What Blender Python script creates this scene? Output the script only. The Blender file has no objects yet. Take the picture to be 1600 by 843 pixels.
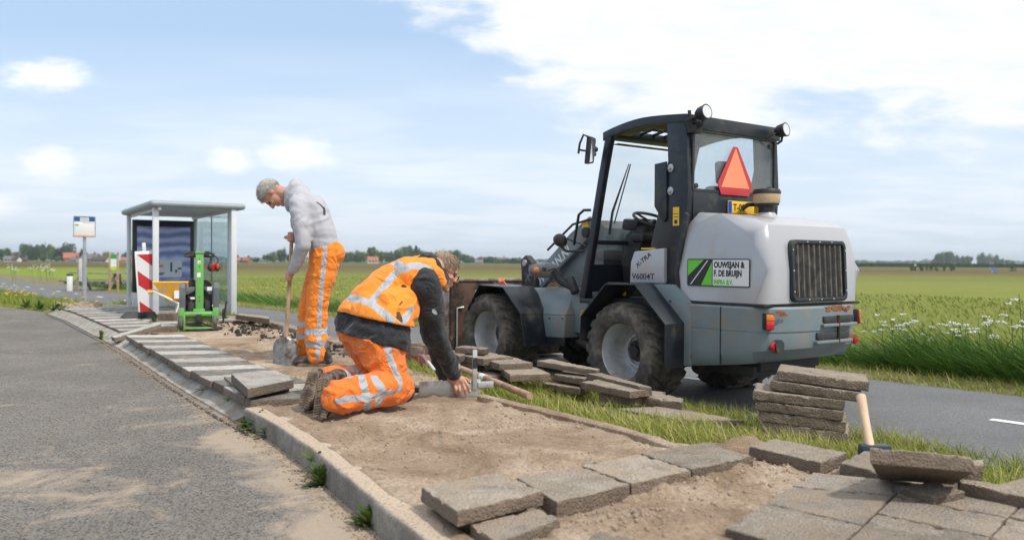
import bpy, bmesh, math, random
from mathutils import Vector, Matrix, noise
from mathutils.bvhtree import BVHTree
random.seed(7)
SC = bpy.context.scene
COL = SC.collection
R = math.radians
# ---------------------------------------------------------------- camera frame
F = 1280.0; CH = 1.10
_th = R(.573); _ro = R(.32)
FW = Vector((0, math.cos(_th), -math.sin(_th)))
_r0 = Vector((1, 0, 0)); _u0 = _r0.cross(FW)
RT = _r0*math.cos(_ro)+_u0*math.sin(_ro)
UP = _u0*math.cos(_ro)-_r0*math.sin(_ro)
CAM = Vector((0, 0, CH))
def ray(px, py): return FW+RT*((px-800)/F)+UP*((421.5-py)/F)
def G(px, py, z=0.0):
    r = ray(px, py); t = (z-CH)/r.z
    return Vector((r.x*t, r.y*t, z))
def P(px, py, d): return CAM+ray(px, py)*d
ROAD, SAND, PATH, FIELD = .10, .20, -.03, -.10
U = Vector((-.648, .762, 0)).normalized(); N = Vector((.762, .648, 0)).normalized()
def SN(s, n, z=0.0): return U*s+N*n+Vector((0, 0, z))
def fbm(v, o=4):
    a, t, s = 1.0, 0.0, 0.0
    p = Vector(v)
    for _ in range(o):
        t += a*noise.noise(p); s += a; a *= .5; p = p*2.03+Vector((3.1, 1.7, 5.3))
    return t/s
# ---------------------------------------------------------------- mesh building
class MB:
    def __init__(s): s.v = []; s.f = []; s.m = []; s.cur = 0; s.T = None
    def add(s, vs, fs, m=None):
        b = len(s.v)
        s.v += [(s.T @ Vector(p)) if s.T else Vector(p) for p in vs]
        s.f += [tuple(b+i for i in f) for f in fs]
        s.m += [s.cur if m is None else m]*len(fs)
        return s
    def box(s, x0, x1, y0, y1, z0, z1, m=None):
        return s.add([(x0,y0,z0),(x1,y0,z0),(x1,y1,z0),(x0,y1,z0),(x0,y0,z1),(x1,y0,z1),(x1,y1,z1),(x0,y1,z1)],
                     [(0,3,2,1),(4,5,6,7),(0,1,5,4),(1,2,6,5),(2,3,7,6),(3,0,4,7)], m)
    def hexa(s, top, bot, m=None):
        return s.add(list(bot)+list(top), [(0,3,2,1),(4,5,6,7),(0,1,5,4),(1,2,6,5),(2,3,7,6),(3,0,4,7)], m)
    def prism(s, poly, a, b, ax='y', m=None):
        n = len(poly)
        def mk(p, q):
            return (p[0], q, p[1]) if ax == 'y' else ((q, p[0], p[1]) if ax == 'x' else (p[0], p[1], q))
        vs = [mk(p, a) for p in poly]+[mk(p, b) for p in poly]
        ar = sum(poly[i][0]*poly[(i+1) % n][1]-poly[(i+1) % n][0]*poly[i][1] for i in range(n))
        fs = [tuple(range(n)), tuple(range(2*n-1, n-1, -1))]+[(i, i+n, (i+1) % n+n, (i+1) % n) for i in range(n)]
        return s.add(vs, fs, m)
    def tube(s, pts, r, n=8, m=None, caps=True):
        pts = [Vector(p) for p in pts]; k = len(pts)
        rs = list(r) if hasattr(r, '__len__') else [r]*k
        vs = []; prev = None
        for i, p in enumerate(pts):
            t = (pts[min(i+1, k-1)]-pts[max(i-1, 0)]).normalized()
            if prev is None:
                prev = Vector((0, 0, 1)) if abs(t.z) < .9 else Vector((1, 0, 0))
            a = (prev-t*prev.dot(t)).normalized(); b = t.cross(a); prev = a
            for j in range(n):
                th = 2*math.pi*j/n
                vs.append(p+(a*math.cos(th)+b*math.sin(th))*rs[i])
        fs = [(i*n+j, i*n+(j+1) % n, (i+1)*n+(j+1) % n, (i+1)*n+j) for i in range(k-1) for j in range(n)]
        if caps: fs += [tuple(range(n-1, -1, -1)), tuple((k-1)*n+j for j in range(n))]
        return s.add(vs, fs, m)
    def lathe(s, prof, n=32, c=(0,0,0), ax='y', m=None, caps=True):
        vs = []; k = len(prof)
        for (r, h) in prof:
            for j in range(n):
                th = 2*math.pi*j/n; a, b = r*math.cos(th), r*math.sin(th)
                q = (a, h, b) if ax == 'y' else ((a, b, h) if ax == 'z' else (h, a, b))
                vs.append((c[0]+q[0], c[1]+q[1], c[2]+q[2]))
        fs = [(i*n+j, i*n+(j+1) % n, (i+1)*n+(j+1) % n, (i+1)*n+j) for i in range(k-1) for j in range(n)]
        if caps and prof[0][0] > 1e-6: fs.append(tuple(range(n)))
        if caps and prof[-1][0] > 1e-6: fs.append(tuple((k-1)*n+j for j in range(n)))
        return s.add(vs, fs, m)
    def ell(s, c, A, B, C, n=16, k=10, m=None):
        c, A, B, C = Vector(c), Vector(A), Vector(B), Vector(C)
        vs = [c+C]; 
        for i in range(1, k):
            ph = math.pi*i/k
            for j in range(n):
                th = 2*math.pi*j/n
                vs.append(c+(A*math.cos(th)+B*math.sin(th))*math.sin(ph)+C*math.cos(ph))
        vs.append(c-C); L = len(vs)-1
        fs = [(0, 1+j, 1+(j+1) % n) for j in range(n)]
        for i in range(k-2):
            for j in range(n):
                a = 1+i*n; fs.append((a+j, a+n+j, a+n+(j+1) % n, a+(j+1) % n))
        a = 1+(k-2)*n
        fs += [(a+j, L, a+(j+1) % n) for j in range(n)]
        return s.add(vs, fs, m)
    def sph(s, c, r, n=12, k=8, m=None): return s.ell(c, (r,0,0), (0,r,0), (0,0,r), n, k, m)
    def cap(s, p0, r0, p1, r1, n=12):
        p0, p1 = Vector(p0), Vector(p1)
        s.sph(p0, r0, n, 8); s.sph(p1, r1, n, 8)
        if (p1-p0).length > 1e-4: s.tube([p0, p1], [r0, r1], n)
        return s
    def chain(s, pts):
        for a, b in zip(pts, pts[1:]): s.cap(a[0], a[1], b[0], b[1])
        return s
    def build(s, name, mats, parent=None, bevel=0, seg=2, smooth=35, loc=None, fix=True):
        me = bpy.data.meshes.new(name)
        o3 = Vector(loc) if loc is not None else Vector((0,0,0))
        me.from_pydata([tuple(p-o3) for p in s.v], [], s.f)
        if not isinstance(mats, (list, tuple)): mats = [mats]
        for q in mats: me.materials.append(q)
        me.polygons.foreach_set('material_index', s.m)
        if fix or bevel:
            bm = bmesh.new(); bm.from_mesh(me)
            if fix: bmesh.ops.recalc_face_normals(bm, faces=bm.faces)
            if bevel:
                es = [e for e in bm.edges if len(e.link_faces) == 2 and e.calc_face_angle(0) > R(28)]
                bmesh.ops.bevel(bm, geom=es, offset=bevel, segments=seg, affect='EDGES', profile=.5, clamp_overlap=True)
            bm.to_mesh(me); bm.free()
        if smooth:
            me.shade_smooth(); me.set_sharp_from_angle(angle=R(smooth))
        o = bpy.data.objects.new(name, me); COL.objects.link(o)
        if parent: o.parent = parent
        if loc is not None: o.location = loc
        return o
def tag(o, label=None, cat=None, group=None, kind=None):
    if label: o['label'] = label
    if cat: o['category'] = cat
    if group: o['group'] = group
    if kind: o['kind'] = kind
    return o
def thing(name, label, cat, loc=(0,0,0), rz=0, group=None):
    o = bpy.data.objects.new(name, None); COL.objects.link(o)
    o.location = loc; o.rotation_euler = (0, 0, rz); o.empty_display_size = .1
    return tag(o, label, cat, group)
def copy_tree(o, parent=None):
    c = o.copy(); COL.objects.link(c)
    if parent: c.parent = parent
    for ch in [x for x in bpy.data.objects if x.parent == o]:
        copy_tree(ch, c)
    return c
def evalmesh(ob):
    dg = bpy.context.evaluated_depsgraph_get(); dg.update()
    return bpy.data.meshes.new_from_object(ob.evaluated_get(dg))
def text(name, body, size, mat, parent, M, ext=.001, sx=1.0, align='LEFT', bold=0.0, shear=0):
    cu = bpy.data.curves.new('lettering_curve', 'FONT'); cu.body = body; cu.size = size
    cu.extrude = ext; cu.align_x = align; cu.offset = bold; cu.shear = shear; cu.resolution_u = 3
    ob = bpy.data.objects.new('lettering_temp', cu); COL.objects.link(ob)
    me = evalmesh(ob); bpy.data.objects.remove(ob)
    me.transform(M @ Matrix.Diagonal((sx, 1, 1, 1)))
    me.materials.clear(); me.materials.append(mat)
    o = bpy.data.objects.new(name, me); COL.objects.link(o); o.parent = parent
    return o
def frame_m(o, x, y):
    x = Vector(x).normalized(); y = Vector(y).normalized(); z = x.cross(y)
    m = Matrix((x, y, z)).transposed().to_4x4(); m.translation = Vector(o)
    return m
# ---------------------------------------------------------------- materials
def newmat(name):
    m = bpy.data.materials.new(name); m.use_nodes = True
    nt = m.node_tree; b = nt.nodes['Principled BSDF']
    return m, nt, b
def nd(nt, t, **k):
    n = nt.nodes.new(t)
    for a, v in k.items():
        if a.startswith('i_'): n.inputs[a[2:].replace('_', ' ')].default_value = v
        else: setattr(n, a, v)
    return n
def ramp(nt, fac, stops, interp='LINEAR'):
    r = nt.nodes.new('ShaderNodeValToRGB'); cr = r.color_ramp; cr.interpolation = interp
    while len(cr.elements) < len(stops): cr.elements.new(.5)
    for e, (p, c) in zip(cr.elements, stops):
        e.position = p; e.color = tuple(c)+(1,) if len(c) == 3 else c
    nt.links.new(fac, r.inputs[0]); return r.outputs[0]
def noise_n(nt, vec, scale, detail=4, rough=.6, dist=0):
    n = nt.nodes.new('ShaderNodeTexNoise'); n.inputs['Scale'].default_value = scale
    n.inputs['Detail'].default_value = detail; n.inputs['Roughness'].default_value = rough; n.inputs['Distortion'].default_value = dist
    nt.links.new(vec, n.inputs['Vector']); return n.outputs['Fac']
def mixc(nt, f, a, b, mode='MIX'):
    n = nt.nodes.new('ShaderNodeMix'); n.data_type = 'RGBA'; n.blend_type = mode
    for k, v in ((0, f), (6, a), (7, b)):
        if hasattr(v, 'links') or isinstance(v, bpy.types.NodeSocket): nt.links.new(v, n.inputs[k])
        else: n.inputs[k].default_value = v if not isinstance(v, (tuple, list)) else (tuple(v)+(1,))[:4]
    return n.outputs[2]
def mth(nt, op, a, b=None, c=None, clamp=False):
    n = nt.nodes.new('ShaderNodeMath'); n.operation = op; n.use_clamp = clamp
    for k, v in enumerate((a, b, c)):
        if v is None: continue
        if isinstance(v, bpy.types.NodeSocket): nt.links.new(v, n.inputs[k])
        else: n.inputs[k].default_value = v
    return n.outputs[0]
def mapr(nt, v, a, b, c=0.0, d=1.0, smooth=False):
    n = nt.nodes.new('ShaderNodeMapRange'); n.clamp = True
    if smooth: n.interpolation_type = 'SMOOTHSTEP'
    nt.links.new(v, n.inputs[0])
    for k, q in zip((1, 2, 3, 4), (a, b, c, d)): n.inputs[k].default_value = q
    return n.outputs[0]
def bumpn(nt, b, h, strength=.3, dist=.01):
    n = nt.nodes.new('ShaderNodeBump'); n.inputs['Strength'].default_value = strength; n.inputs['Distance'].default_value = dist
    nt.links.new(h, n.inputs['Height']); nt.links.new(n.outputs[0], b.inputs['Normal'])
def objc(nt, world=False):
    if world: return nt.nodes.new('ShaderNodeNewGeometry').outputs['Position']
    return nt.nodes.new('ShaderNodeTexCoord').outputs['Object']
def rnd(nt): return nt.nodes.new('ShaderNodeObjectInfo').outputs['Random']
def M(name, col, rough=.6, metal=0, var=.12, vs=6, bump=0, bs=60, dirt=None, ds=5, da=.55, rust=None, rs=6, ra=.66, objvar=0, spec=None, coat=0, sheen=0):
    m, nt, b = newmat(name); v = objc(nt)
    if objvar:
        w = nt.nodes.new('ShaderNodeVectorMath'); w.operation = 'ADD'; cb = nt.nodes.new('ShaderNodeCombineXYZ')
        q = mth(nt, 'MULTIPLY', rnd(nt), 37.0)
        for k in range(3): nt.links.new(q, cb.inputs[k])
        nt.links.new(v, w.inputs[0]); nt.links.new(cb.outputs[0], w.inputs[1]); v = w.outputs[0]
    lo = tuple(max(0, c*(1-var)) for c in col); hi = tuple(min(1, c*(1+var)) for c in col)
    c = ramp(nt, noise_n(nt, v, vs, 5, .65), [(.3, lo), (.7, hi)])
    if objvar:
        f = mapr(nt, rnd(nt), 0, 1, 1-objvar, 1+objvar)
        h = nt.nodes.new('ShaderNodeHueSaturation'); nt.links.new(c, h.inputs['Color']); nt.links.new(f, h.inputs['Value']); c = h.outputs[0]
    r = None
    if dirt:
        f = mapr(nt, noise_n(nt, v, ds, 8, .7), da-.06, da+.1); c = mixc(nt, f, c, dirt)
        r = mapr(nt, f, 0, 1, rough, min(1, rough+.35))
    if rust:
        f2 = mapr(nt, noise_n(nt, v, rs, 9, .72, .4), ra-.01, ra+.03); c = mixc(nt, f2, c, rust)
    nt.links.new(c, b.inputs['Base Color'])
    b.inputs['Roughness'].default_value = rough; b.inputs['Metallic'].default_value = metal
    if r is not None: nt.links.new(r, b.inputs['Roughness'])
    if spec is not None: b.inputs['Specular IOR Level'].default_value = spec
    if coat: b.inputs['Coat Weight'].default_value = coat
    if sheen: b.inputs['Sheen Weight'].default_value = sheen
    if bump: bumpn(nt, b, noise_n(nt, v, bs, 6, .7), bump)
    return m
def glassmat(name, tint=(.9, .95, .95), alpha=.25, rough=.05):
    m, nt, b = newmat(name); nt.nodes.remove(b)
    t = nd(nt, 'ShaderNodeBsdfTransparent'); t.inputs[0].default_value = tuple(tint)+(1,)
    g = nd(nt, 'ShaderNodeBsdfGlossy'); g.inputs['Roughness'].default_value = rough
    d = nd(nt, 'ShaderNodeBsdfDiffuse'); d.inputs[0].default_value = (.6, .62, .62, 1)
    lw = nd(nt, 'ShaderNodeLayerWeight'); fq = mth(nt, 'ADD', mth(nt, 'MULTIPLY', mth(nt, 'POWER', lw.outputs['Facing'], 5.0), .6), .05)
    x = nd(nt, 'ShaderNodeMixShader'); nt.links.new(fq, x.inputs[0]); nt.links.new(t.outputs[0], x.inputs[1]); nt.links.new(g.outputs[0], x.inputs[2])
    y = nd(nt, 'ShaderNodeMixShader'); v = objc(nt)
    f = mapr(nt, noise_n(nt, v, 7, 8, .7), .35, .75, alpha*.4, alpha)
    nt.links.new(f, y.inputs[0]); nt.links.new(x.outputs[0], y.inputs[1]); nt.links.new(d.outputs[0], y.inputs[2])
    nt.links.new(y.outputs[0], nt.nodes['Material Output'].inputs[0])
    return m
MAT = {}
MAT['black'] = M('black_paint', (.012, .017, .024), .38, var=.25, dirt=(.07, .065, .055), ds=4, da=.60, bump=.02, rust=(.13, .055, .03), rs=9, ra=.72)
MAT['dark'] = M('dark_metal', (.02, .021, .023), .6, var=.3, dirt=(.06, .055, .05), ds=6, da=.55)
MAT['plastic'] = M('black_plastic', (.02, .02, .022), .5, var=.2, dirt=(.1, .09, .08), ds=8, da=.6)
MAT['greyplastic'] = M('grey_plastic', (.16, .16, .16), .55, var=.2, dirt=(.25, .22, .18), ds=8, da=.6)
MAT['steel'] = M('galvanised_steel', (.48, .5, .52), .42, .7, var=.15, vs=12, dirt=(.25, .2, .15), ds=10, da=.6)
MAT['alu'] = M('white_powder_coated_metal', (.62, .64, .66), .4, .1, var=.06)
MAT['white'] = M('white_paint', (.78, .78, .76), .45, var=.05, dirt=(.45, .42, .36), ds=8, da=.66)
MAT['wood'] = M('worn_wood', (.42, .27, .17), .65, var=.25, vs=14, dirt=(.2, .14, .1), ds=9, da=.58, bump=.15, bs=40)
MAT['orangelamp'] = M('amber_lens', (.75, .2, .03), .15, var=.05)
MAT['redlamp'] = M('red_lens', (.5, .012, .012), .15, var=.1, coat=.5)
MAT['yellow'] = M('yellow_plastic', (.85, .45, .03), .5, var=.1)
MAT['chrome'] = M('lamp_reflector', (.85, .85, .83), .12, .9, var=.05)
MAT['glass'] = glassmat('clear_glass', (.97, .985, .985), .03)
MAT['dirtyglass'] = glassmat('dusty_glass', (.80, .86, .89), .16)
# ================================================================ camera, light, sky
cam = bpy.data.cameras.new('camera'); co = bpy.data.objects.new('camera', cam); COL.objects.link(co)
co.matrix_world = Matrix((RT, UP, -FW)).transposed().to_4x4(); co.location = CAM
cam.sensor_width = 36; cam.lens = 36*F/1600; cam.clip_end = 8000; cam.clip_start = .05
cam.dof.use_dof = True; cam.dof.focus_distance = 5.9; cam.dof.aperture_fstop = 2.5
SC.camera = co
SC.render.engine = 'CYCLES'
SC.view_settings.view_transform = 'Standard'; SC.view_settings.look = 'None'; SC.view_settings.gamma = 1
SC.view_settings.exposure = .42
SC.cycles.use_denoising = True
SC.cycles.max_bounces = 8; SC.cycles.transparent_max_bounces = 12; SC.cycles.diffuse_bounces = 3
SUN_DIR = Vector((.80, -.62, 0)).normalized(); SUN_EL = R(52)
sd = Vector((SUN_DIR.x*math.cos(SUN_EL), SUN_DIR.y*math.cos(SUN_EL), math.sin(SUN_EL)))
sl = bpy.data.lights.new('sun', 'SUN'); sl.energy = 2.4; sl.angle = R(3.5); sl.color = (1, .955, .88)
so = bpy.data.objects.new('sun', sl); COL.objects.link(so)
so.rotation_euler = sd.to_track_quat('Z', 'Y').to_euler(); so.location = (5, -5, 20)
W = bpy.data.worlds.new('World'); SC.world = W; W.use_nodes = True
nt = W.node_tree; bg = nt.nodes['Background']; bg.inputs[1].default_value = .10
sky = nd(nt, 'ShaderNodeTexSky', sky_type='NISHITA'); sky.sun_disc = False
sky.sun_elevation = SUN_EL; sky.sun_rotation = math.atan2(SUN_DIR.x, SUN_DIR.y)
sky.air_density = 1.0; sky.dust_density = 1.2; sky.ozone_density = 1.6
tc = nd(nt, 'ShaderNodeTexCoord'); sp = nd(nt, 'ShaderNodeSeparateXYZ'); nt.links.new(tc.outputs['Generated'], sp.inputs[0])
dx, dy, dz = sp.outputs
ady = mth(nt, 'ADD', mth(nt, 'ABSOLUTE', dy), .12)
TX = mth(nt, 'DIVIDE', dx, ady); TZ = mth(nt, 'DIVIDE', dz, ady)          # tangent-like bearings and heights
# cloud layer seen in perspective (a plane high up)
zz = mth(nt, 'ADD', mth(nt, 'MAXIMUM', dz, 0.0), .10)
cx = nd(nt, 'ShaderNodeCombineXYZ'); nt.links.new(mth(nt, 'DIVIDE', dx, zz), cx.inputs[0]); nt.links.new(mth(nt, 'MULTIPLY', mth(nt, 'DIVIDE', dy, zz), 1.6), cx.inputs[1])
n1 = noise_n(nt, cx.outputs[0], .9, 7, .55, .3)
n2 = noise_n(nt, cx.outputs[0], 2.6, 6, .6, .2)
c3 = nd(nt, 'ShaderNodeCombineXYZ'); nt.links.new(mth(nt, 'MULTIPLY', TX, 3.2), c3.inputs[0]); nt.links.new(mth(nt, 'MULTIPLY', TZ, 9.0), c3.inputs[1])
n3 = noise_n(nt, c3.outputs[0], 2.2, 7, .6, .2)          # soft billows
wob = mth(nt, 'MULTIPLY', mth(nt, 'SUBTRACT', n3, .5),   .34)
# large white cloud bank, upper right
e1 = mth(nt, 'SUBTRACT', TX, mth(nt, 'SUBTRACT', mth(nt, 'MULTIPLY', mth(nt, 'SUBTRACT', .36, TZ), 1.45), .21))
e2 = mth(nt, 'MULTIPLY', mth(nt, 'SUBTRACT', TZ, .152), 1.2)
e = mth(nt, 'MINIMUM', e1, e2)
bank = mapr(nt, mth(nt, 'ADD', e, wob), -.045, .045, 0, 1, True)
# thin streaky veil thickening to the horizon
veil = mapr(nt, TZ, .04, .245, 1.0, .0)
streak = mapr(nt, n1, .34, .66, 0, 1, True)
veil2 = mth(nt, 'MULTIPLY', mth(nt, 'ADD', mth(nt, 'MULTIPLY', streak, .55), .62), veil, clamp=True)
rightv = mth(nt, 'MULTIPLY', mapr(nt, TX, .1, .6, 0, .45), mapr(nt, n2, .3, .7, .5, 1))
veil2 = mth(nt, 'MAXIMUM', veil2, rightv)
# small cumulus puffs
puffs = None
for (px, py, rx, ry) in ((163, 158, 66, 25), (165, 278, 42, 28), (75, 335, 60, 18), (500, 262, 60, 30), (410, 272, 40, 22), (25, 14, 30, 22)):
    X0, Z0 = (px-800)/F, (409-py)/F
    qx = mth(nt, 'DIVIDE', mth(nt, 'SUBTRACT', TX, X0), rx/F); qz = mth(nt, 'DIVIDE', mth(nt, 'SUBTRACT', TZ, Z0), ry/F)
    rr = mth(nt, 'SQRT', mth(nt, 'ADD', mth(nt, 'MULTIPLY', qx, qx), mth(nt, 'MULTIPLY', qz, qz)))
    n5 = noise_n(nt, c3.outputs[0], 9, 5, .6)
    pf = mapr(nt, mth(nt, 'ADD', rr, mth(nt, 'MULTIPLY', mth(nt, 'SUBTRACT', n5, .5), 1.3)), .35, 1.15, .85 if py > 200 else .95, 0, True)
    puffs = pf if puffs is None else mth(nt, 'MAXIMUM', puffs, pf)
base = mixc(nt, .62, sky.outputs[0], (4.7, 6.35, 8.5))
c = mixc(nt, veil2, base, mixc(nt, mapr(nt, TZ, 0, .16), (6.2, 6.95, 7.7), (7.6, 8.0, 8.5)))
shade = mixc(nt, mapr(nt, n2, .35, .65), (7.2, 7.5, 7.9), (8.6, 8.65, 8.7))
c = mixc(nt, mth(nt, 'MULTIPLY', bank, .96), c, shade)
c = mixc(nt, puffs, c, (8.2, 8.4, 8.6))
nt.links.new(c, bg.inputs[0])

# ================================================================ ground
def sheet(name, rows, mat, smooth=True, kind='structure'):
    mb = MB(); k = len(rows[0]); vs = [p for r in rows for p in r]
    mb.add(vs, [(i*k+j, i*k+j+1, (i+1)*k+j+1, (i+1)*k+j) for i in range(len(rows)-1) for j in range(k-1)])
    o = mb.build(name, mat, smooth=180 if smooth else 0, fix=False)
    me = o.data
    if me.polygons[0].normal.z < 0: me.flip_normals()
    o['kind'] = kind; return o
# field: meadow with sorrel-brown and fresh green belts
m, nt, b = newmat('meadow'); pos = objc(nt, True)
mp = nd(nt, 'ShaderNodeMapping'); nt.links.new(pos, mp.inputs[0]); mp.inputs['Rotation'].default_value = (0, 0, R(-4)); mp.inputs['Scale'].default_value = (.25, 1, 1)
sx = nd(nt, 'ShaderNodeSeparateXYZ'); nt.links.new(pos, sx.inputs[0])
dist = nd(nt, 'ShaderNodeVectorMath', operation='LENGTH'); nt.links.new(pos, dist.inputs[0])
lg = mth(nt, 'LOGARITHM', dist.outputs['Value'], 10.0)
wn = noise_n(nt, mp.outputs[0], .09, 6, .6)
lgn = mth(nt, 'ADD', lg, mth(nt, 'MULTIPLY', mth(nt, 'SUBTRACT', wn, .5), .35))
band = ramp(nt, mapr(nt, lgn, 1.0, 3.0), [(0, (.17, .20, .04)), (.22, (.23, .25, .05)), (.36, (.25, .27, .06)), (.44, (.20, .22, .05)), (.52, (.17, .14, .05)), (.60, (.14, .09, .042)), (.68, (.15, .12, .045)), (.8, (.10, .13, .035)), (1, (.10, .13, .05))])
bandL = ramp(nt, mapr(nt, lgn, 1.0, 3.0), [(0, (.09, .14, .02)), (.2, (.12, .19, .025)), (.30, (.15, .24, .02)), (.40, (.24, .33, .03)), (.54, (.23, .30, .035)), (.58, (.12, .12, .03)), (.62, (.13, .075, .035)), (.72, (.15, .10, .04)), (.80, (.10, .12, .03)), (1, (.09, .12, .04))])
side = mapr(nt, mth(nt, 'DIVIDE', sx.outputs[0], dist.outputs['Value']), -.47, -.37)
band = mixc(nt, side, bandL, band)
pn = noise_n(nt, mp.outputs[0], .5, 8, .75)
band = mixc(nt, mapr(nt, pn, .52, .72, 0, .55), band, (.16, .10, .045))
fn = noise_n(nt, pos, 6, 6, .75)
band = mixc(nt, mapr(nt, fn, .3, .7), band, mixc(nt, .5, band, (.03, .05, .01)), 'MIX')
yf = mth(nt, 'MULTIPLY', mapr(nt, noise_n(nt, mp.outputs[0], 1.7, 3, .8), .60, .68), mapr(nt, noise_n(nt, mp.outputs[0], .12, 2), .5, .6))
band = mixc(nt, mth(nt, 'MULTIPLY', yf, .55), band, (.45, .33, .02))
nt.links.new(band, b.inputs['Base Color']); b.inputs['Roughness'].default_value = .9; b.inputs['Specular IOR Level'].default_value = .1
bumpn(nt, b, noise_n(nt, pos, 9, 6, .8), .6, .06); MAT['meadow'] = m
rows = []
for y in [-60, -20, 0, 10, 20, 35, 60, 100, 200, 400, 900, 2000, 4500]:
    w = 80+abs(y)*1.6
    rows.append([(w*t, y, FIELD-.02) for t in (-1, -.5, 0, .5, 1)])
sheet('field', rows, MAT['meadow'])
# asphalt materials
def asphalt(name, lo, hi, stone, sandy):
    m, nt, b = newmat(name); pos = objc(nt, True)
    vo = nd(nt, 'ShaderNodeTexVoronoi'); vo.inputs['Scale'].default_value = 135; nt.links.new(pos, vo.inputs['Vector'])
    c = ramp(nt, vo.outputs['Color'], [(0.15, lo), (.6, hi), (.93, hi), (1, stone)])
    big = noise_n(nt, pos, .9, 5, .6)
    c = mixc(nt, mapr(nt, big, .35, .65, 0, .35), c, tuple(x*.65 for x in lo))
    sandm = mapr(nt, noise_n(nt, pos, 1.1, 9, .72, .5), sandy, sandy+.12, 0, .62)
    c = mixc(nt, sandm, c, (.36, .29, .215))
    if name == 'road_asphalt':
        dn = nd(nt, 'ShaderNodeVectorMath', operation='DOT_PRODUCT'); nt.links.new(pos, dn.inputs[0]); a_, b_ = G(595, 839, ROAD), G(434, 694, ROAD)
        t_ = (b_-a_).normalized(); n_ = Vector((-t_.y, t_.x, 0)); dn.inputs[1].default_value = n_
        dd = mth(nt, 'SUBTRACT', dn.outputs['Value'], a_.dot(n_))
        near = mapr(nt, dd, .02, .42, .32, 0)
        spill = mth(nt, 'ADD', noise_n(nt, pos, 2.6, 9, .72, .6), near)
        for (px_, py_, r_) in ((60, 745, .75), (230, 760, .5), (330, 690, .35), (480, 830, .3)):
            g_ = G(px_, py_, ROAD); vd = nd(nt, 'ShaderNodeVectorMath', operation='DISTANCE'); nt.links.new(pos, vd.inputs[0]); vd.inputs[1].default_value = g_
            spill = mth(nt, 'ADD', spill, mapr(nt, vd.outputs['Value'], 0, r_, .16, 0))
        c = mixc(nt, mapr(nt, spill, .59, .76, 0, .80), c, (.40, .32, .24))
    nt.links.new(c, b.inputs['Base Color']); b.inputs['Roughness'].default_value = .86; b.inputs['Specular IOR Level'].default_value = .25
    bumpn(nt, b, mth(nt, 'ADD', vo.outputs['Distance'], mth(nt, 'MULTIPLY', noise_n(nt, pos, 300, 3), .5)), .5, .005)
    return m
MAT['road'] = asphalt('road_asphalt', (.065, .058, .052), (.245, .225, .200), (.66, .62, .56), .60)
MAT['path'] = asphalt('path_asphalt', (.105, .107, .11), (.20, .202, .207), (.36, .36, .35), .66)
# kerb line (foot of the kerb) from near to far
Kpx = [(1000, 1225), (800, 1030), (680, 920), (595, 839), (524, 775), (434, 694), (367, 660), (301, 620), (262, 596), (186, 545), (102, 501), (62, 486), (0, 479), (-150, 466), (-420, 452)]
K = [G(x, y, ROAD) for x, y in Kpx]
def resample(pl, step):
    out = [pl[0].copy()]; 
    for a, b_ in zip(pl, pl[1:]):
        L = (b_-a).length; n = max(1, int(round(L/step)))
        for i in range(1, n+1): out.append(a.lerp(b_, i/n))
    return out
def smoothline(pl, it=6):
    for _ in range(it):
        pl = [pl[0]]+[(pl[i-1]+pl[i]*2+pl[i+1])/4 for i in range(1, len(pl)-1)]+[pl[-1]]
    return pl
Kf = smoothline(resample(K, .15), 10)
rows = []
for p in Kf[::3]+[Kf[-1]]:
    rows.append([Vector((p.x+.03, p.y, ROAD)), Vector((p.x-1.5, p.y, ROAD)), Vector((p.x-6, p.y-.0, ROAD-.05)), Vector((-90, p.y, ROAD-.1))])
rows.insert(0, [Vector((5, -6, ROAD)), Vector((-1, -6, ROAD)), Vector((-6, -6, ROAD-.05)), Vector((-90, -6, ROAD-.1))])
sheet('road', rows, MAT['road'])
# cycle path
PN0, PN1 = 5.1, 7.9
rows = [[SN(s, PN0-.1, PATH), SN(s, (PN0+PN1)/2, PATH+.02), SN(s, PN1, PATH)] for s in [-12, -4, 0, 4, 8, 12, 16, 24, 32, 45, 70, 110, 180]]
sheet('cycle_path', rows, MAT['path'])
MAT['linepaint'] = M('road_marking_paint', (.78, .78, .75), .7, var=.1, vs=30, dirt=(.3, .3, .29), ds=30, da=.6)
for k in range(-2, 22):
    s0 = 1.62+k*2.72; n0 = 6.42
    mb = MB(); p = [SN(s0, n0-.045, PATH+.022), SN(s0+.62, n0-.045, PATH+.022), SN(s0+.62, n0+.045, PATH+.022), SN(s0, n0+.045, PATH+.022)]
    mb.add(p, [(0, 1, 2, 3)]); c0 = sum(p, Vector())/4
    o = mb.build('lane_marking', MAT['linepaint'], loc=c0, smooth=0); o['kind'] = 'structure'
    if o.data.polygons[0].normal.z < 0: o.data.flip_normals()
# verge soil sheet from the kerb line to the path edge
m, nt, b = newmat('verge_soil'); pos = objc(nt, True)
c = ramp(nt, noise_n(nt, pos, 3, 8, .7), [(.3, (.10, .115, .03)), (.5, (.16, .15, .05)), (.62, (.24, .185, .12)), (.75, (.30, .235, .165))])
nt.links.new(c, b.inputs['Base Color']); b.inputs['Roughness'].default_value = .95
bumpn(nt, b, noise_n(nt, pos, 40, 6, .7), .6, .02); MAT['verge'] = m
def nof(p): return p.dot(N)
def sof(p): return p.dot(U)
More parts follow.
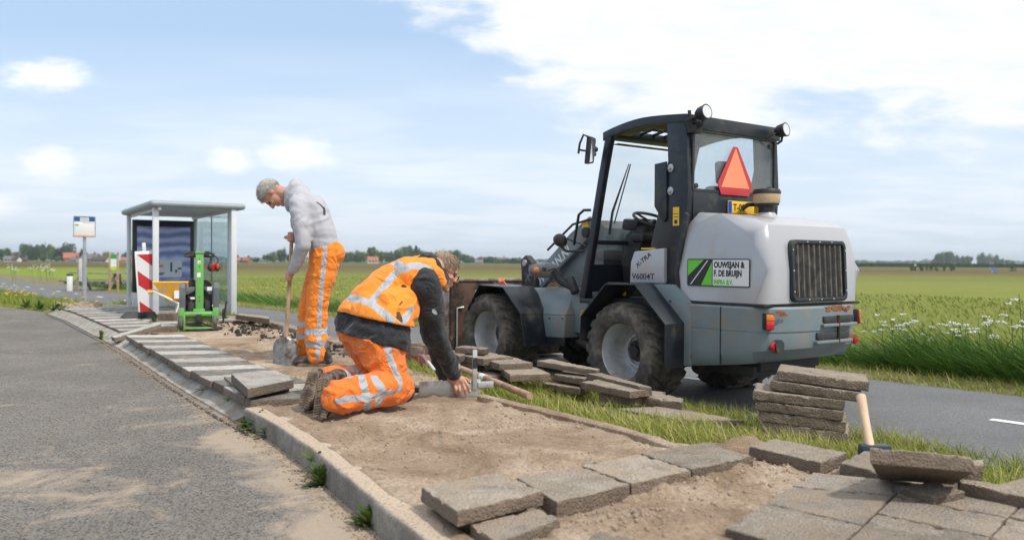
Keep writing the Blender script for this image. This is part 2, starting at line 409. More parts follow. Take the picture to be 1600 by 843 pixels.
# back edge of the island in (s, n)
Bpx = [(1900, 880), (1700, 815), (1520, 765), (1350, 722), (1180, 688), (1060, 690), (1000, 673), (850, 639), (755, 617), (640, 577), (560, 547), (500, 527), (430, 502), (370, 493), (250, 478), (130, 474), (60, 472)]
Bp = [G(x, y, SAND) for x, y in Bpx]
Bsn = sorted([(sof(p), nof(p)) for p in Bp])
def interp(t, x):
    if x <= t[0][0]: return t[0][1]
    for a, b_ in zip(t, t[1:]):
        if x <= b_[0]: return a[1]+(b_[1]-a[1])*(x-a[0])/max(1e-6, b_[0]-a[0])
    return t[-1][1]
Ksn = sorted([(sof(p), nof(p)) for p in Kf])
def nB(s): return interp(Bsn, s)
def nK(s): return interp(Ksn, s)
s_end = sof(G(62, 486, ROAD))
rows = []; s = -4.0
while s < 60:
    k = nK(s); bq = min(nB(s), 4.95) if s < s_end else k+.4
    r = []
    for j in range(9):
        t = j/8; n = k+(PN0-k)*t
        if s < s_end:
            z = SAND-.035 if n < bq else SAND-.035+(PATH-.02-SAND+.035)*min(1, (n-bq)/max(.2, (PN0-bq)))
            z = max(z, PATH-.02)
            if j == 0: z = ROAD-.03
        else: z = ROAD-.01+(PATH-.02-ROAD)*t
        r.append(SN(s, n, z+.012*noise.noise(Vector((s*1.3, n*1.3, 0))) if 0 < j < 8 else z))
    rows.append(r); s += .2 if s < 20 else 1.5
sheet('verge', rows, MAT['verge'])
rows = [[SN(s, PN1-.05, PATH-.03), SN(s, PN1+.3, PATH+.03), SN(s, 9, FIELD+.1), SN(s, 12, FIELD-.01), SN(s, 13, FIELD-.06)] for s in range(-14, 160, 4)]
sheet('grass_bank', rows, MAT['verge'])
# sand bed
m, nt, b = newmat('moist_sand'); pos = objc(nt, True)
c = ramp(nt, noise_n(nt, pos, 2.2, 10, .62, .6), [(.30, (.22, .15, .095)), (.43, (.38, .275, .19)), (.54, (.50, .385, .28)), (.66, (.64, .515, .40))])
c = mixc(nt, mapr(nt, noise_n(nt, pos, 55, 4, .7), .38, .66, .0, .6), c, (.17, .12, .08))
nt.links.new(c, b.inputs['Base Color']); b.inputs['Roughness'].default_value = .92; b.inputs['Specular IOR Level'].default_value = .2
bumpn(nt, b, mth(nt, 'ADD', noise_n(nt, pos, 16, 9, .75), mth(nt, 'MULTIPLY', noise_n(nt, pos, 190, 3, .7), .35)), .8, .03); MAT['sand'] = m
def sandz(p, s, n):
    z = SAND+.010*fbm(Vector((p.x*1.6, p.y*1.6, 1)), 3)
    r = fbm(Vector((p.x*5+9, p.y*5, 4)), 5)
    rough = max(0, min(1, .55+2.2*noise.noise(Vector((p.x*1.1+3, p.y*1.1, 9)))))
    z += .066*r*rough + .021*fbm(Vector((p.x*24, p.y*24, 2)), 4)*(.35+rough)
    # trampled ridges near the kneeling man and loose sand along row
    for (cx_, cy_, rr_) in FLATS:
        q_ = math.hypot(p.x-cx_, p.y-cy_)/rr_
        if q_ < 1.3: t_ = min(1, max(0, (1.3-q_)/.5)); z = z*(1-t_)+(SAND-.014+.004*fbm(p*6, 3))*t_
    for (cx_, cy_, ax_, w_, h_) in RIDGES:
        dd = Vector((p.x-cx_, p.y-cy_)); a = Vector((math.cos(ax_), math.sin(ax_)))
        u_, v_ = dd.dot(a), dd.dot(Vector((-a.y, a.x)))
        g_ = math.exp(-(u_/(w_*3))**2-(v_/w_)**2)
        z += h_*g_*(1.0+1.5*fbm(Vector((p.x*14, p.y*14, 7)), 3))
    return z
RIDGES = []
FLATS = [(*G(670, 630, SAND)[:2], .17), (*G(715, 627, SAND)[:2], .17), (*G(755, 622, SAND)[:2], .15), (*G(630, 640, SAND)[:2], .12), (*G(470, 572, SAND)[:2], .25), (*G(310, 516, SAND)[:2], .5)]
for (px, py, ang, w, h) in ((700, 690, -.5, .07, .030), (640, 690, .3, .06, .022), (800, 700, -.6, .05, .020), (560, 650, -.6, .05, .02), (760, 740, -.4, .05, .018),
                            (1080, 770, .3, .10, .035), (1000, 820, .2, .12, .035), (1150, 740, .4, .10, .03), (1230, 715, -.4, .08, .02), (670, 570, .1, .10, .05),
                            (730, 568, .2, .08, .04), (520, 590, .2, .07, .03), (455, 580, .1, .08, .03), (520, 548, 0, .12, .05), (440, 535, .3, .12, .035), (400, 522, 2.5, .16, .05), (480, 540, 2.5, .15, .05)):
    g = G(px, py, SAND); RIDGES.append((g.x, g.y, ang, w, h))
rows = []; s = -1.0
while s < s_end-.3:
    k = nK(s)+((.075+.035*noise.noise(Vector((s*2.3, 1, 5)))) if s < 5.0 else .14); bq = min(nB(s)+.02, 4.97)
    nc = 110 if s < 9 else 50
    nc = 100
    r = []
    for j in range(nc+1):
        n = k+(bq-k)*j/nc; p = SN(s, n)
        z = sandz(p, s, n) if s < 12 else SAND+.01*noise.noise(p*2)
        if s < 5.05 and n < nK(s)+.17: z = max(z, SAND+.008)+.006+.008*fbm(Vector((p.x*9, p.y*9, 3)), 3)
        if j == 0 or j == nc: z -= .03
        r.append(Vector((p.x, p.y, z)))
    rows.append(r); s += .018*(1+max(0, s-1)*.28)
sandbed = sheet('sand_bed', rows, MAT['sand'])
print('sand rows', len(rows))
SAND_BVH = BVHTree.FromPolygons([v.co for v in sandbed.data.vertices], [tuple(p.vertices) for p in sandbed.data.polygons])
def ground_z(x, y, default=SAND):
    h = SAND_BVH.ray_cast(Vector((x, y, 3)), Vector((0, 0, -1)))
    return h[0].z if h[0] else default
# ---- kerbs
m, nt, b = newmat('kerb_concrete'); pos = objc(nt, True)
c = ramp(nt, noise_n(nt, pos, 5, 9, .7), [(.3, (.12, .108, .092)), (.5, (.22, .20, .17)), (.7, (.34, .31, .265))])
sg = nd(nt, 'ShaderNodeNewGeometry'); sz = nd(nt, 'ShaderNodeSeparateXYZ'); nt.links.new(sg.outputs['Normal'], sz.inputs[0])
c = mixc(nt, mth(nt, 'MULTIPLY', mapr(nt, sz.outputs[2], .7, .95), mapr(nt, noise_n(nt, pos, 4, 8, .7, .5), .22, .38)), c, (.50, .395, .295))
c = mixc(nt, mapr(nt, noise_n(nt, pos, 75, 4, .8), .52, .64, 0, .75), c, (.06, .055, .048))
nt.links.new(c, b.inputs['Base Color']); b.inputs['Roughness'].default_value = .9
bumpn(nt, b, noise_n(nt, pos, 70, 8, .75), .5, .01); MAT['kerb'] = m
MAT['kerb2'] = M('bus_kerb_concrete', (.36, .345, .31), .8, var=.25, vs=5, dirt=(.28, .22, .16), ds=6, da=.50, bump=.2, bs=60, objvar=.07)
MAT['brick'] = M('old_brick', (.25, .19, .15), .9, var=.3, vs=9, bump=.4, bs=40, objvar=.2)
MAT['tar'] = M('joint_sealant', (.035, .035, .038), .6, var=.2)
def offs(pl, i, d):
    a = pl[max(0, i-1)]; b_ = pl[min(len(pl)-1, i+1)]
    t = (b_-a).normalized(); return pl[i]+Vector((t.y, -t.x, 0))*d      # to the right of travel (towards the island)
def kerbrun(name, line, prof, mat, gap=.004, length=1.0, kind_label=None, grp=None, rough=0):
    acc = 0; seg = [0]
    for i in range(1, len(line)):
        acc += (line[i]-line[i-1]).length
        if acc > length: seg.append(i); acc = 0
    if seg[-1] != len(line)-1: seg.append(len(line)-1)
    out = []
    for a, b_ in zip(seg, seg[1:]):
        mb = MB(); k = len(prof); vs = []
        idx = list(range(a, b_+1))
        for q, i in enumerate(idx):
            base = line[i]; 
            if q == 0: base = base.lerp(line[i+1], gap/max(.01, (line[i+1]-line[i]).length))
            for (d, z) in prof:
                p = offs(line, i, d)-line[i]+base
                jit = rough*fbm(p*7+Vector((0, 0, z*9)), 3)
                vs.append(Vector((p.x+jit, p.y, z+jit*.5)))
        fs = [(i*k+j, i*k+(j+1) % k, (i+1)*k+(j+1) % k, (i+1)*k+j) for i in range(len(idx)-1) for j in range(k)]
        fs += [tuple(range(k)), tuple((len(idx)-1)*k+j for j in range(k))]
        mb.add(vs, fs); c0 = sum(vs, Vector())/len(vs); c0.z = ROAD
        o = mb.build(name, mat, loc=c0, smooth=40); out.append(o)
        o['kind'] = 'structure'
    return out
iK = min(range(len(Kf)), key=lambda i: (Kf[i]-G(395, 668, ROAD)).length)
iE = min(range(len(Kf)), key=lambda i: (Kf[i]-G(75, 491, ROAD)).length)
H = SAND+.012
kerbrun('kerb', Kf[:iK+1], [(0, ROAD-.1), (.004, ROAD+.04), (.008, H-.014), (.016, H-.004), (.030, H), (.10, H+.001), (.155, H-.002), (.165, ROAD-.1)], MAT['kerb'], length=1.0, rough=.012)
HB = SAND+.0
prof = [(0, ROAD-.1), (0, ROAD+.012)]+[(.02+.20*(1-math.cos(t*math.pi/2))*.55+.10*t, ROAD+.015+(HB-ROAD)*math.sin(t*math.pi/2)**1.8) for t in (.15, .3, .45, .6, .75, .9, 1)]+[(.30, HB), (.30, ROAD-.1)]
kerbrun('bus_kerb', Kf[iK+1:iE+1], prof, MAT['kerb2'], gap=.008, length=.95, rough=.006)
rows = []
for i in range(iK-2, iE):
    w = .022+.008*noise.noise(Kf[i]*4)
    rows.append([offs(Kf, i, -.045-w)+Vector((0, 0, .004)), offs(Kf, i, -.045)+Vector((0, 0, .004))])
o = sheet('asphalt_joint', rows, MAT['tar'])
# thin edging band on the island's back edge
bl = [G(x, y, SAND+.02) for x, y in ((1072, 702), (1000, 677), (920, 657), (850, 640), (800, 629), (752, 617))]
blf = smoothline(resample(bl, .08), 6)
kerbrun('edging_band', [Vector((p.x, p.y, 0)) for p in blf], [(-.035, SAND-.08), (-.033, SAND+.018), (-.022, SAND+.026), (.02, SAND+.027), (.035, SAND+.015), (.037, SAND-.08)], MAT['sand'], gap=.003, length=.9, rough=.012)
# ================================================================ paving slabs
def slabmat(name, lo, mid, hi, speck, sand=.5):
    m, nt, b = newmat(name); v = objc(nt)
    w = nd(nt, 'ShaderNodeVectorMath', operation='ADD'); cb = nd(nt, 'ShaderNodeCombineXYZ')
    q = mth(nt, 'MULTIPLY', rnd(nt), 41.0)
    for k in range(3): nt.links.new(q, cb.inputs[k])
    nt.links.new(v, w.inputs[0]); nt.links.new(cb.outputs[0], w.inputs[1]); v = w.outputs[0]
    c = ramp(nt, noise_n(nt, v, 7, 9, .68, .4), [(.28, lo), (.5, mid), (.72, hi)])
    vo = nd(nt, 'ShaderNodeTexVoronoi'); vo.inputs['Scale'].default_value = 95; nt.links.new(v, vo.inputs['Vector'])
    c = mixc(nt, mapr(nt, vo.outputs['Color'], .55, 1, 0, .55), c, speck)
    c = mixc(nt, mapr(nt, noise_n(nt, v, 70, 4, .8), .54, .66, 0, .5), c, tuple(x*.42 for x in lo))
    c = mixc(nt, mapr(nt, noise_n(nt, v, 10, 3, .6), .66, .70, 0, .6), c, (.50, .48, .43))
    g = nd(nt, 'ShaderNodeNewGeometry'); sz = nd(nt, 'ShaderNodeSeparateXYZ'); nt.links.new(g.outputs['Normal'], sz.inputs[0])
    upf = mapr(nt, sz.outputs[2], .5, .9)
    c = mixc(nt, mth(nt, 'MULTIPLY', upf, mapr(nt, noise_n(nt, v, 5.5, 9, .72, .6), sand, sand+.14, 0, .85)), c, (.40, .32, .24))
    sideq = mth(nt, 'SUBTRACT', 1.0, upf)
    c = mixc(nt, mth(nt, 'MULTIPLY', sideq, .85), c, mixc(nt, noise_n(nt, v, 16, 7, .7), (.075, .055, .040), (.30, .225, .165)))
    h = nd(nt, 'ShaderNodeHueSaturation'); nt.links.new(c, h.inputs['Color']); nt.links.new(mapr(nt, rnd(nt), 0, 1, .82, 1.15), h.inputs['Value']); c = h.outputs[0]
    nt.links.new(c, b.inputs['Base Color']); b.inputs['Roughness'].default_value = .92; b.inputs['Specular IOR Level'].default_value = .25
    bumpn(nt, b, mth(nt, 'ADD', noise_n(nt, v, 60, 8, .8), mth(nt, 'MULTIPLY', vo.outputs['Distance'], .8)), .9, .014)
    return m
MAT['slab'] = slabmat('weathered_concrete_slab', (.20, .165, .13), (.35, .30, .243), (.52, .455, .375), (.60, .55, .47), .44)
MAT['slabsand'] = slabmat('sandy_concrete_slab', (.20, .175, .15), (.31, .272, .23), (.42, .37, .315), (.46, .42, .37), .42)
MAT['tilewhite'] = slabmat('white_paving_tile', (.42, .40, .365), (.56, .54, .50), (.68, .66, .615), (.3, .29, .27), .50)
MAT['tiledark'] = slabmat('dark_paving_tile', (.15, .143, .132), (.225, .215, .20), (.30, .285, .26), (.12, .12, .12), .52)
SLABS = []
def slab4(corners, th, mat='slab', label=None, group='loose paving slabs', name='paving_slab', cat='paving slab', chip=.008, cut=None, res=8, under=None):
    """slab from four top corners (A,B,C,D in order); real thickness th below."""
    A, B, C, D = [Vector(c) for c in corners]; c0 = (A+B+C+D)/4; nrm = (B-A).cross(D-A).normalized()
    if nrm.z < 0: nrm = -nrm
    seed = Vector((random.random()*50, random.random()*50, 0))
    nx = max(4, int((B-A).length/.014)); ny = max(4, int((D-A).length/.014))
    def tp(u, v): return A.lerp(B, u).lerp(D.lerp(C, u), v)
    bm = bmesh.new(); top = {}; 
    ring = []
    for i in range(nx+1): ring.append((i/nx, 0))
    for j in range(1, ny+1): ring.append((1, j/ny))
    for i in range(nx-1, -1, -1): ring.append((i/nx, 1))
    for j in range(ny-1, 0, -1): ring.append((0, j/ny))
    def inset(u, v, d):
        p = tp(u, v); return p+(c0-p).normalized()*d
    levels = [(.004, 0.0), (.0, -.0035), (.0, -.25*th), (.0, -.5*th), (.0, -.75*th), (.001, -th+.003), (.004, -th)]
    vr = []
    for li, (ins, dz) in enumerate(levels):
        row = []
        for (u, v) in ring:
            p = inset(u, v, ins)+nrm*dz
            e = noise.noise(p*48+seed); e2 = noise.noise(p*13+seed*2); e3 = max(0, noise.noise(p*23+seed*3)-.28)*3.2; e = e+e3
            if 2 <= li <= 4: p += nrm.cross((p-c0).normalized()).cross(nrm).normalized()*.0022*noise.noise(p*90+seed)
            if li < 2: p += (c0-p).normalized()*max(0, chip*(e2*1.6+e*.7)); p -= nrm*max(0, chip*.7*(e+e2*.5))
            else: p += (c0-p).normalized()*chip*.35*(e+e2)
            row.append(bm.verts.new(p-c0))
        vr.append(row)
    n = len(ring)
    for a, b_ in zip(vr, vr[1:]):
        for i in range(n): bm.faces.new((a[i], b_[i], b_[(i+1) % n], a[(i+1) % n]))
    inn = []
    for (u, v) in ring:
        p = inset(u, v, .035); p += nrm*(.0015*noise.noise(p*15+seed)); inn.append(bm.verts.new(p-c0))
    for i in range(n): bm.faces.new((inn[i], vr[0][i], vr[0][(i+1) % n], inn[(i+1) % n]))
    bm.faces.new(inn); bm.faces.new(list(reversed(vr[-1])))
    bmesh.ops.recalc_face_normals(bm, faces=bm.faces)
    me = bpy.data.meshes.new(name); bm.to_mesh(me); bm.free(); me.materials.append(MAT[mat])
    me.shade_smooth(); me.set_sharp_from_angle(angle=R(30))
    o = bpy.data.objects.new(name, me); COL.objects.link(o); o.location = c0
    tag(o, label, cat, group, 'thing'); SLABS.append(o); return o
def slabpx(pts, z, th, **k):
    zs = z if hasattr(z, '__len__') else [z]*len(pts)
    q = [G(p[0], p[1], zz) for p, zz in zip(pts, zs)]
    if len(q) == 3: q.append(q[0]+q[2]-q[1])
    return slab4(q, th, **k)
LS = 'loose paving slabs around the dug up stop'
# foreground
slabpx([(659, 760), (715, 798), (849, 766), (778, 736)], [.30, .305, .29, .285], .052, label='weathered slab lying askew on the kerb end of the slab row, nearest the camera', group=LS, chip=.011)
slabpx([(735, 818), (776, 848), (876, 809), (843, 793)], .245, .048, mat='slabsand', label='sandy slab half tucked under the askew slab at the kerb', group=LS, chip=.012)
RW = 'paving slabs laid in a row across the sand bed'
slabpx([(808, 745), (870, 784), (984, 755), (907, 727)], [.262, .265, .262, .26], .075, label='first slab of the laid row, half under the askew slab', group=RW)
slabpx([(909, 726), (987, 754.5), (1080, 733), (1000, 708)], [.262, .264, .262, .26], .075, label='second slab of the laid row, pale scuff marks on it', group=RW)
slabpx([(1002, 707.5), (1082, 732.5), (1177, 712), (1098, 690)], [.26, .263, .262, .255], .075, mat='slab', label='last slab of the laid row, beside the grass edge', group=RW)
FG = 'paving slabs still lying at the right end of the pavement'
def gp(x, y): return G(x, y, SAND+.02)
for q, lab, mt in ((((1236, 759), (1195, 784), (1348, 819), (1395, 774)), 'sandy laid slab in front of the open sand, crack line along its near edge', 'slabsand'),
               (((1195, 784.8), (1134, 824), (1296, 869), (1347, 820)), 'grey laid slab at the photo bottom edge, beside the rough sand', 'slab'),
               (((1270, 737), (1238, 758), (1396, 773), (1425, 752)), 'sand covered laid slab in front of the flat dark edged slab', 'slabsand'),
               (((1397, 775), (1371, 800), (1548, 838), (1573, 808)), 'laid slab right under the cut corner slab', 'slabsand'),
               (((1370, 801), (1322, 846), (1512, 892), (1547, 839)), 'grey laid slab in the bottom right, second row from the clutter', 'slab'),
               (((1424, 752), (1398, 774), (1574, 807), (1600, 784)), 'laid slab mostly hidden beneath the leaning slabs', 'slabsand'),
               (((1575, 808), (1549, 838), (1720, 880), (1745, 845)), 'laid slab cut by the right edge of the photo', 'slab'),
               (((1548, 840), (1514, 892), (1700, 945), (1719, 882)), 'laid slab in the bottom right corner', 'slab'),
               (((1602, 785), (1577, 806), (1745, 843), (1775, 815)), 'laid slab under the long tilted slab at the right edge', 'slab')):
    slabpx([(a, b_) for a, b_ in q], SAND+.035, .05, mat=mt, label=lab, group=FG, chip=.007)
slabpx([(1112, 836), (1085, 870), (1190, 900), (1215, 866)], SAND+.022, .05, mat='slabsand', label='pale broken slab piece half buried at the bottom edge', group=LS, chip=.02)
slabpx([(930, 826), (900, 868), (1010, 900), (1030, 850)], SAND+.018, .05, mat='slabsand', label='buried slab end showing in the sand at the bottom edge', group=LS, chip=.02)
# right clutter
slabpx([(1170, 696), (1282, 722), (1323, 706), (1210, 684)], .262, .055, label='flat slab with dark side lying at the foot of the tall slab stack', group=LS)
slabpx([(1312, 722), (1396, 741), (1440, 720), (1352, 702)], [.262, .262, .25, .25], .05, label='slab lying behind the propped slab, left part showing', group=LS)
A, B = P(1359, 699, 3.42), P(1521, 713, 3.32)
C, D = P(1497, 752, 3.72), P(1394, 748, 3.80)
up_ = (B-A).cross(D-A).normalized()
if up_.y > 0: up_ = -up_
q = [A-up_*0, B, C+Vector((.07, 0, 0)), D]
tvec = Vector((0, .03, .045))
slab4([P(1359, 698, 2.97), P(1521, 712, 2.90), P(1521, 712, 2.90)+Vector((.11, .34, -.135)), P(1359, 698, 2.97)+Vector((.18, .33, -.145))], .058, label='big slab propped up at a slant with its dark underside showing, hammer behind it', group=LS, chip=.009)
slabpx([(1500, 716), (1496, 724), (1538, 727), (1538, 717)], [.32, .32, .31, .31], .06, label='small slab piece standing behind the right end of the propped slab', group=LS, chip=.01)
slab4([G(1398, 757, .262), G(1459, 776, .262), G(1508, 767, .262), G(1462, 750, .262)], .052, label='small slab with cut corner lying in front of the propped slab', group=LS, chip=.012)
slab4([G(1496, 746, .29), G(1500, 752, .285), G(1660, 790, .27), G(1660, 768, .29)], .05, label='long slab tilted down to the right edge of the photo', group=LS, chip=.01)
slabpx([(1556, 757), (1600, 764), (1680, 750), (1600, 744)], .285, .05, label='dark slab behind the long tilted slab at the right edge', group=LS)
# tall stack
ST = 'slabs of the tall stack behind the loader'
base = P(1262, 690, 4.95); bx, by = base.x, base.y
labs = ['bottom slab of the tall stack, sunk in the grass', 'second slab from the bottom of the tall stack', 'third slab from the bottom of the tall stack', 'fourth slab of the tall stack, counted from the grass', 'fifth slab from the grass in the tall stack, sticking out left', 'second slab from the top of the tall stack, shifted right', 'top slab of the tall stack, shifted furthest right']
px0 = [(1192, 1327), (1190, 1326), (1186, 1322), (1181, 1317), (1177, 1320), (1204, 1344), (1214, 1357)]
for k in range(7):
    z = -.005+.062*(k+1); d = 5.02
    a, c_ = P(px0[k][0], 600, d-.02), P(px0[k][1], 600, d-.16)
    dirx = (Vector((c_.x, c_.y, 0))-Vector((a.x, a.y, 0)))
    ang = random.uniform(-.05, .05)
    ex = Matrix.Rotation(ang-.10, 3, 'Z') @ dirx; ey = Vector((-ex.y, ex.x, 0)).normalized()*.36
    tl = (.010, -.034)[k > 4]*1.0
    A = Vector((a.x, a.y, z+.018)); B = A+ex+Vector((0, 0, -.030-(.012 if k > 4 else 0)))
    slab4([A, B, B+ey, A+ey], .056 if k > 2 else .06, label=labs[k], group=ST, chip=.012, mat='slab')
# row of slabs along the verge beside the wheels
V = 'slabs stacked along the verge beside the loader'
def vs_(pts, z, th, lab, mat='slab', chip=.01): return slabpx(pts, z, th, mat=mat, label=lab, group=V, chip=chip)
vs_([(963, 637), (1062, 655), (1164, 656), (1040, 634)], [.10, .10, .10, .11], .055, 'wide flat slab nearest on the verge, broken at its left corner')
vs_([(900, 640), (965, 655), (1010, 650), (950, 634)], [.08]*4, .05, 'dark slab sunk in the grass left of the wide flat slab')
vs_([(936, 614), (992, 622), (1040, 612), (975, 604)], [.16]*4, .055, 'lower slab of the near verge pile, with a broken corner')
vs_([(992, 617), (1066, 628), (1068, 622), (1010, 608)], [.165, .16, .155, .165], .055, 'lower right slab of the near verge pile')
vs_([(907, 596), (984, 611), (1019, 607), (935, 592)], [.225, .22, .22, .225], .05, 'upper slab of the near verge pile, under the rear wheel')
vs_([(917, 583), (1000, 603), (1018, 604), (940, 582)], [.25, .245, .235, .25], .045, 'thin slab behind the upper slab of the near verge pile')
vs_([(839, 563), (932, 578), (937, 576), (860, 560)], [.30, .27, .27, .30], .045, 'long slab tilted down to the right in the middle verge pile')
vs_([(866, 584), (915, 592), (925, 585), (880, 578)], [.21]*4, .05, 'dark slab under the long tilted slab of the middle pile')
vs_([(848, 598), (905, 606), (930, 596), (870, 590)], [.14]*4, .05, 'lowest slab of the middle verge pile')
vs_([(782, 574), (797, 585), (860, 583), (836, 572)], [.24]*4, .055, 'smooth grey slab lying flat at the front of the far verge pile')
vs_([(757, 560), (780, 568), (832, 566), (802, 557)], [.29]*4, .055, 'ribbed guidance tile with sand on it in the far verge pile')
vs_([(719, 554), (755, 560), (802, 557), (765, 550)], [.31]*4, .06, 'large slab behind the upright ruler in the far verge pile')
vs_([(711, 542), (758, 545), (764, 542), (722, 539)], [.37, .37, .365, .37], .05, 'top slab of the far verge pile, beside the front wheel')
vs_([(697, 548), (718, 556), (728, 553), (708, 546)], [.32]*4, .055, 'slab at the left end of the far verge pile')
vs_([(752, 578), (765, 588), (800, 584), (780, 574)], [.19]*4, .055, 'slab low in the grass under the ribbed tile')
vs_([(720, 566), (740, 570), (757, 568), (735, 563)], [.245]*4, .06, 'slab lowest under the large slab behind the ruler')
# ribs of the guidance tile
# striped tiles along the bus kerb
TG = 'white and dark tiles laid along the bus kerb'
i0 = min(range(len(Kf)), key=lambda i: (Kf[i]-G(392, 678, ROAD)).length)
acc = 0; tiles = []; i = i0
L = [(0, i0)]
pos_ = []; step = .315; nxt = .0
for i in range(i0, len(Kf)-1):
    seg = (Kf[i+1]-Kf[i]).length
    while nxt <= acc+seg:
        t = (nxt-acc)/seg; pos_.append((Kf[i].lerp(Kf[i+1], t), (Kf[i+1]-Kf[i]).normalized())); nxt += step
    acc += seg
for k in range(1, 17):
    p, t = pos_[k]; r_ = Vector((t.y, -t.x, 0)); z = SAND+.052+random.uniform(-.004, .004); g = .006
    d0 = .06+random.uniform(-.012, .012); rot = random.uniform(-.02, .02); w = .60 if k > 2 else .56
    tt = (Matrix.Rotation(rot, 3, 'Z') @ t); rr = Vector((tt.y, -tt.x, 0))
    wf = .5
    A = p+rr*d0+Vector((0, 0, 0)); A.z = z; B = A+tt*(step-g); C = B+rr*w; D = A+rr*w
    C.z -= .02; D.z -= .02
    white = k % 2 == 0
    slab4([A, B, C, D], .052, mat='tilewhite' if white else 'tiledark', chip=.004,
          label=('white' if white else 'dark grey')+' tile in the striped row on the bus kerb', group=('white' if white else 'dark')+' tiles of the striped row on the bus kerb', cat='paving tile')
# far paved part beyond the gap, striped too
for k in range(20, 40):
    if k+1 >= len(pos_): break
    p, t = pos_[k]; r_ = Vector((t.y, -t.x, 0)); z = SAND+.03
    for q in range(3 if k > 22 else 2):
        white = (k+q) % 2 == 0; w = .58
        A = p+r_*(.16+q*(w+.005)); A.z = z; B = A+t*(step-.006); C = B+r_*w; D = A+r_*w
        if nof(C) > nB(sof(C))+.1: continue
        slab4([A, B, C, D], .045, mat='tilewhite' if white else 'tiledark', chip=.002, cat='paving tile',
              label=('white' if white else 'dark grey')+' tile in the paving before the bus shelter', group=('white' if white else 'dark')+' tiles in the paving before the bus shelter')
# tile fallen across the kerb at the gap
p, t = pos_[18]; r_ = Vector((t.y, -t.x, 0))
A = p+r_*.0; A.z = ROAD+.10; 
slab4([A, A+t*.25, A+t*.27+r_*.50+Vector((0, 0, .14)), A+r_*.50+Vector((0, 0, .14))], .055, mat='tilewhite', label='pale tile tipped over the bus kerb at the gap in the row', group=LS, cat='paving tile')
p, t = pos_[20]
slab4([p+r_*.55+Vector((0, 0, .17)), p+r_*.55+t*.3+Vector((0, 0, .17)), p+r_*1.2+t*.3+Vector((0, 0, .17)), p+r_*1.2+Vector((0, 0, .17))], .05, mat='tilewhite', label='long white tile lying crosswise behind the tipped tile', group=LS, cat='paving tile')
# pile at end of striped row
slabpx([(350, 588), (382, 618), (452, 606), (425, 580)], [.265, .262, .255, .262], .055, mat='tiledark', label='lower dark tile of the pair at the end of the striped row', group=LS, cat='paving tile', chip=.012)
slabpx([(361, 583), (387, 607), (459, 592), (430, 577)], [.33, .33, .325, .33], .058, mat='tilewhite', label='pale sandy tile on top of the dark one at the end of the striped row', group=LS, cat='paving tile', chip=.005)
# bricks and setts along the back edge of the island
BK = 'old bricks edging the far side of the dig'
for k, (x, y) in enumerate([(378, 494), (392, 497), (407, 500), (421, 503), (436, 507), (450, 511), (464, 515), (478, 520), (492, 525), (507, 530)]):
    g = G(x, y, SAND+.05); t = (G(x+16, y+4.2, SAND+.05)-g).normalized(); r_ = Vector((-t.y, t.x, 0)); L_ = (G(x+14, y+4, SAND+.05)-g).length*.97
    slab4([g, g+t*L_, g+t*L_+r_*.16, g+r_*.16], .16, mat='brick', label='brown edging brick in the curved row behind the shovel man', group='edging bricks in the curved row behind the shovel man', cat='brick', name='brick', chip=.01)
g = G(368, 491, SAND+.13); slab4([G(368, 491, .33), G(421, 498, .33), G(420, 494, .33), G(375, 489, .33)], .07, mat='slab', label='slab lying on the far edge beside the bus shelter post', group=LS)
for k, (x, y, z) in enumerate([(523, 545, .24), (537, 540, .30), (628, 546, .24), (641, 541, .30), (652, 548, .24), (640, 553, .22), (664, 553, .23), (514, 550, .22), (632, 535, .33), (655, 538, .32)]):
    g = G(x, y, z); a = random.uniform(-.5, .3); t = Vector((math.cos(a), math.sin(a), 0)); r_ = Vector((-t.y, t.x, 0))
    slab4([g, g+t*.15, g+t*.15+r_*.12, g+r_*.12], .09, mat='brick', name='brick', cat='brick', group='loose brown setts in the pile behind the kneeling man',
          label='loose brown sett in the pile behind the kneeling man', chip=.012)
# ================================================================ grass, weeds, flowers, trees
def leafmat(name, stops, rough=.6, trans=.25):
    m, nt, b = newmat(name)
    at = nd(nt, 'ShaderNodeAttribute', attribute_name='tint')
    c = ramp(nt, at.outputs['Fac'], stops)
    nt.links.new(c, b.inputs['Base Color']); b.inputs['Roughness'].default_value = rough; b.inputs['Specular IOR Level'].default_value = .2
    tr = nd(nt, 'ShaderNodeBsdfTranslucent'); nt.links.new(c, tr.inputs[0])
    mx = nd(nt, 'ShaderNodeMixShader'); mx.inputs[0].default_value = trans
    nt.links.new(b.outputs[0], mx.inputs[1]); nt.links.new(tr.outputs[0], mx.inputs[2]); nt.links.new(mx.outputs[0], nt.nodes['Material Output'].inputs[0])
    return m
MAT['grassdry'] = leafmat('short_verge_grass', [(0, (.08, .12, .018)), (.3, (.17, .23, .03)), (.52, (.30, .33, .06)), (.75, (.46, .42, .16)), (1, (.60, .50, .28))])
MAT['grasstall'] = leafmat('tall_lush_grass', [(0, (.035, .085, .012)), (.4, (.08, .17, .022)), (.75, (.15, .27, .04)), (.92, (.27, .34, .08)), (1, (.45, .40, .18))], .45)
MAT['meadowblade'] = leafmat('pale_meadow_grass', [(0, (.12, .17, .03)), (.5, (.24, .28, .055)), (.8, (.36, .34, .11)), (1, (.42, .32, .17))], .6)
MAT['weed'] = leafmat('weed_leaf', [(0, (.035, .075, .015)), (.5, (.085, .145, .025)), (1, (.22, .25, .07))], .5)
MAT['petalwhite'] = M('white_petals', (.75, .76, .68), .8, var=.1)
MAT['petalyellow'] = M('yellow_petals', (.85, .55, .01), .8, var=.1)
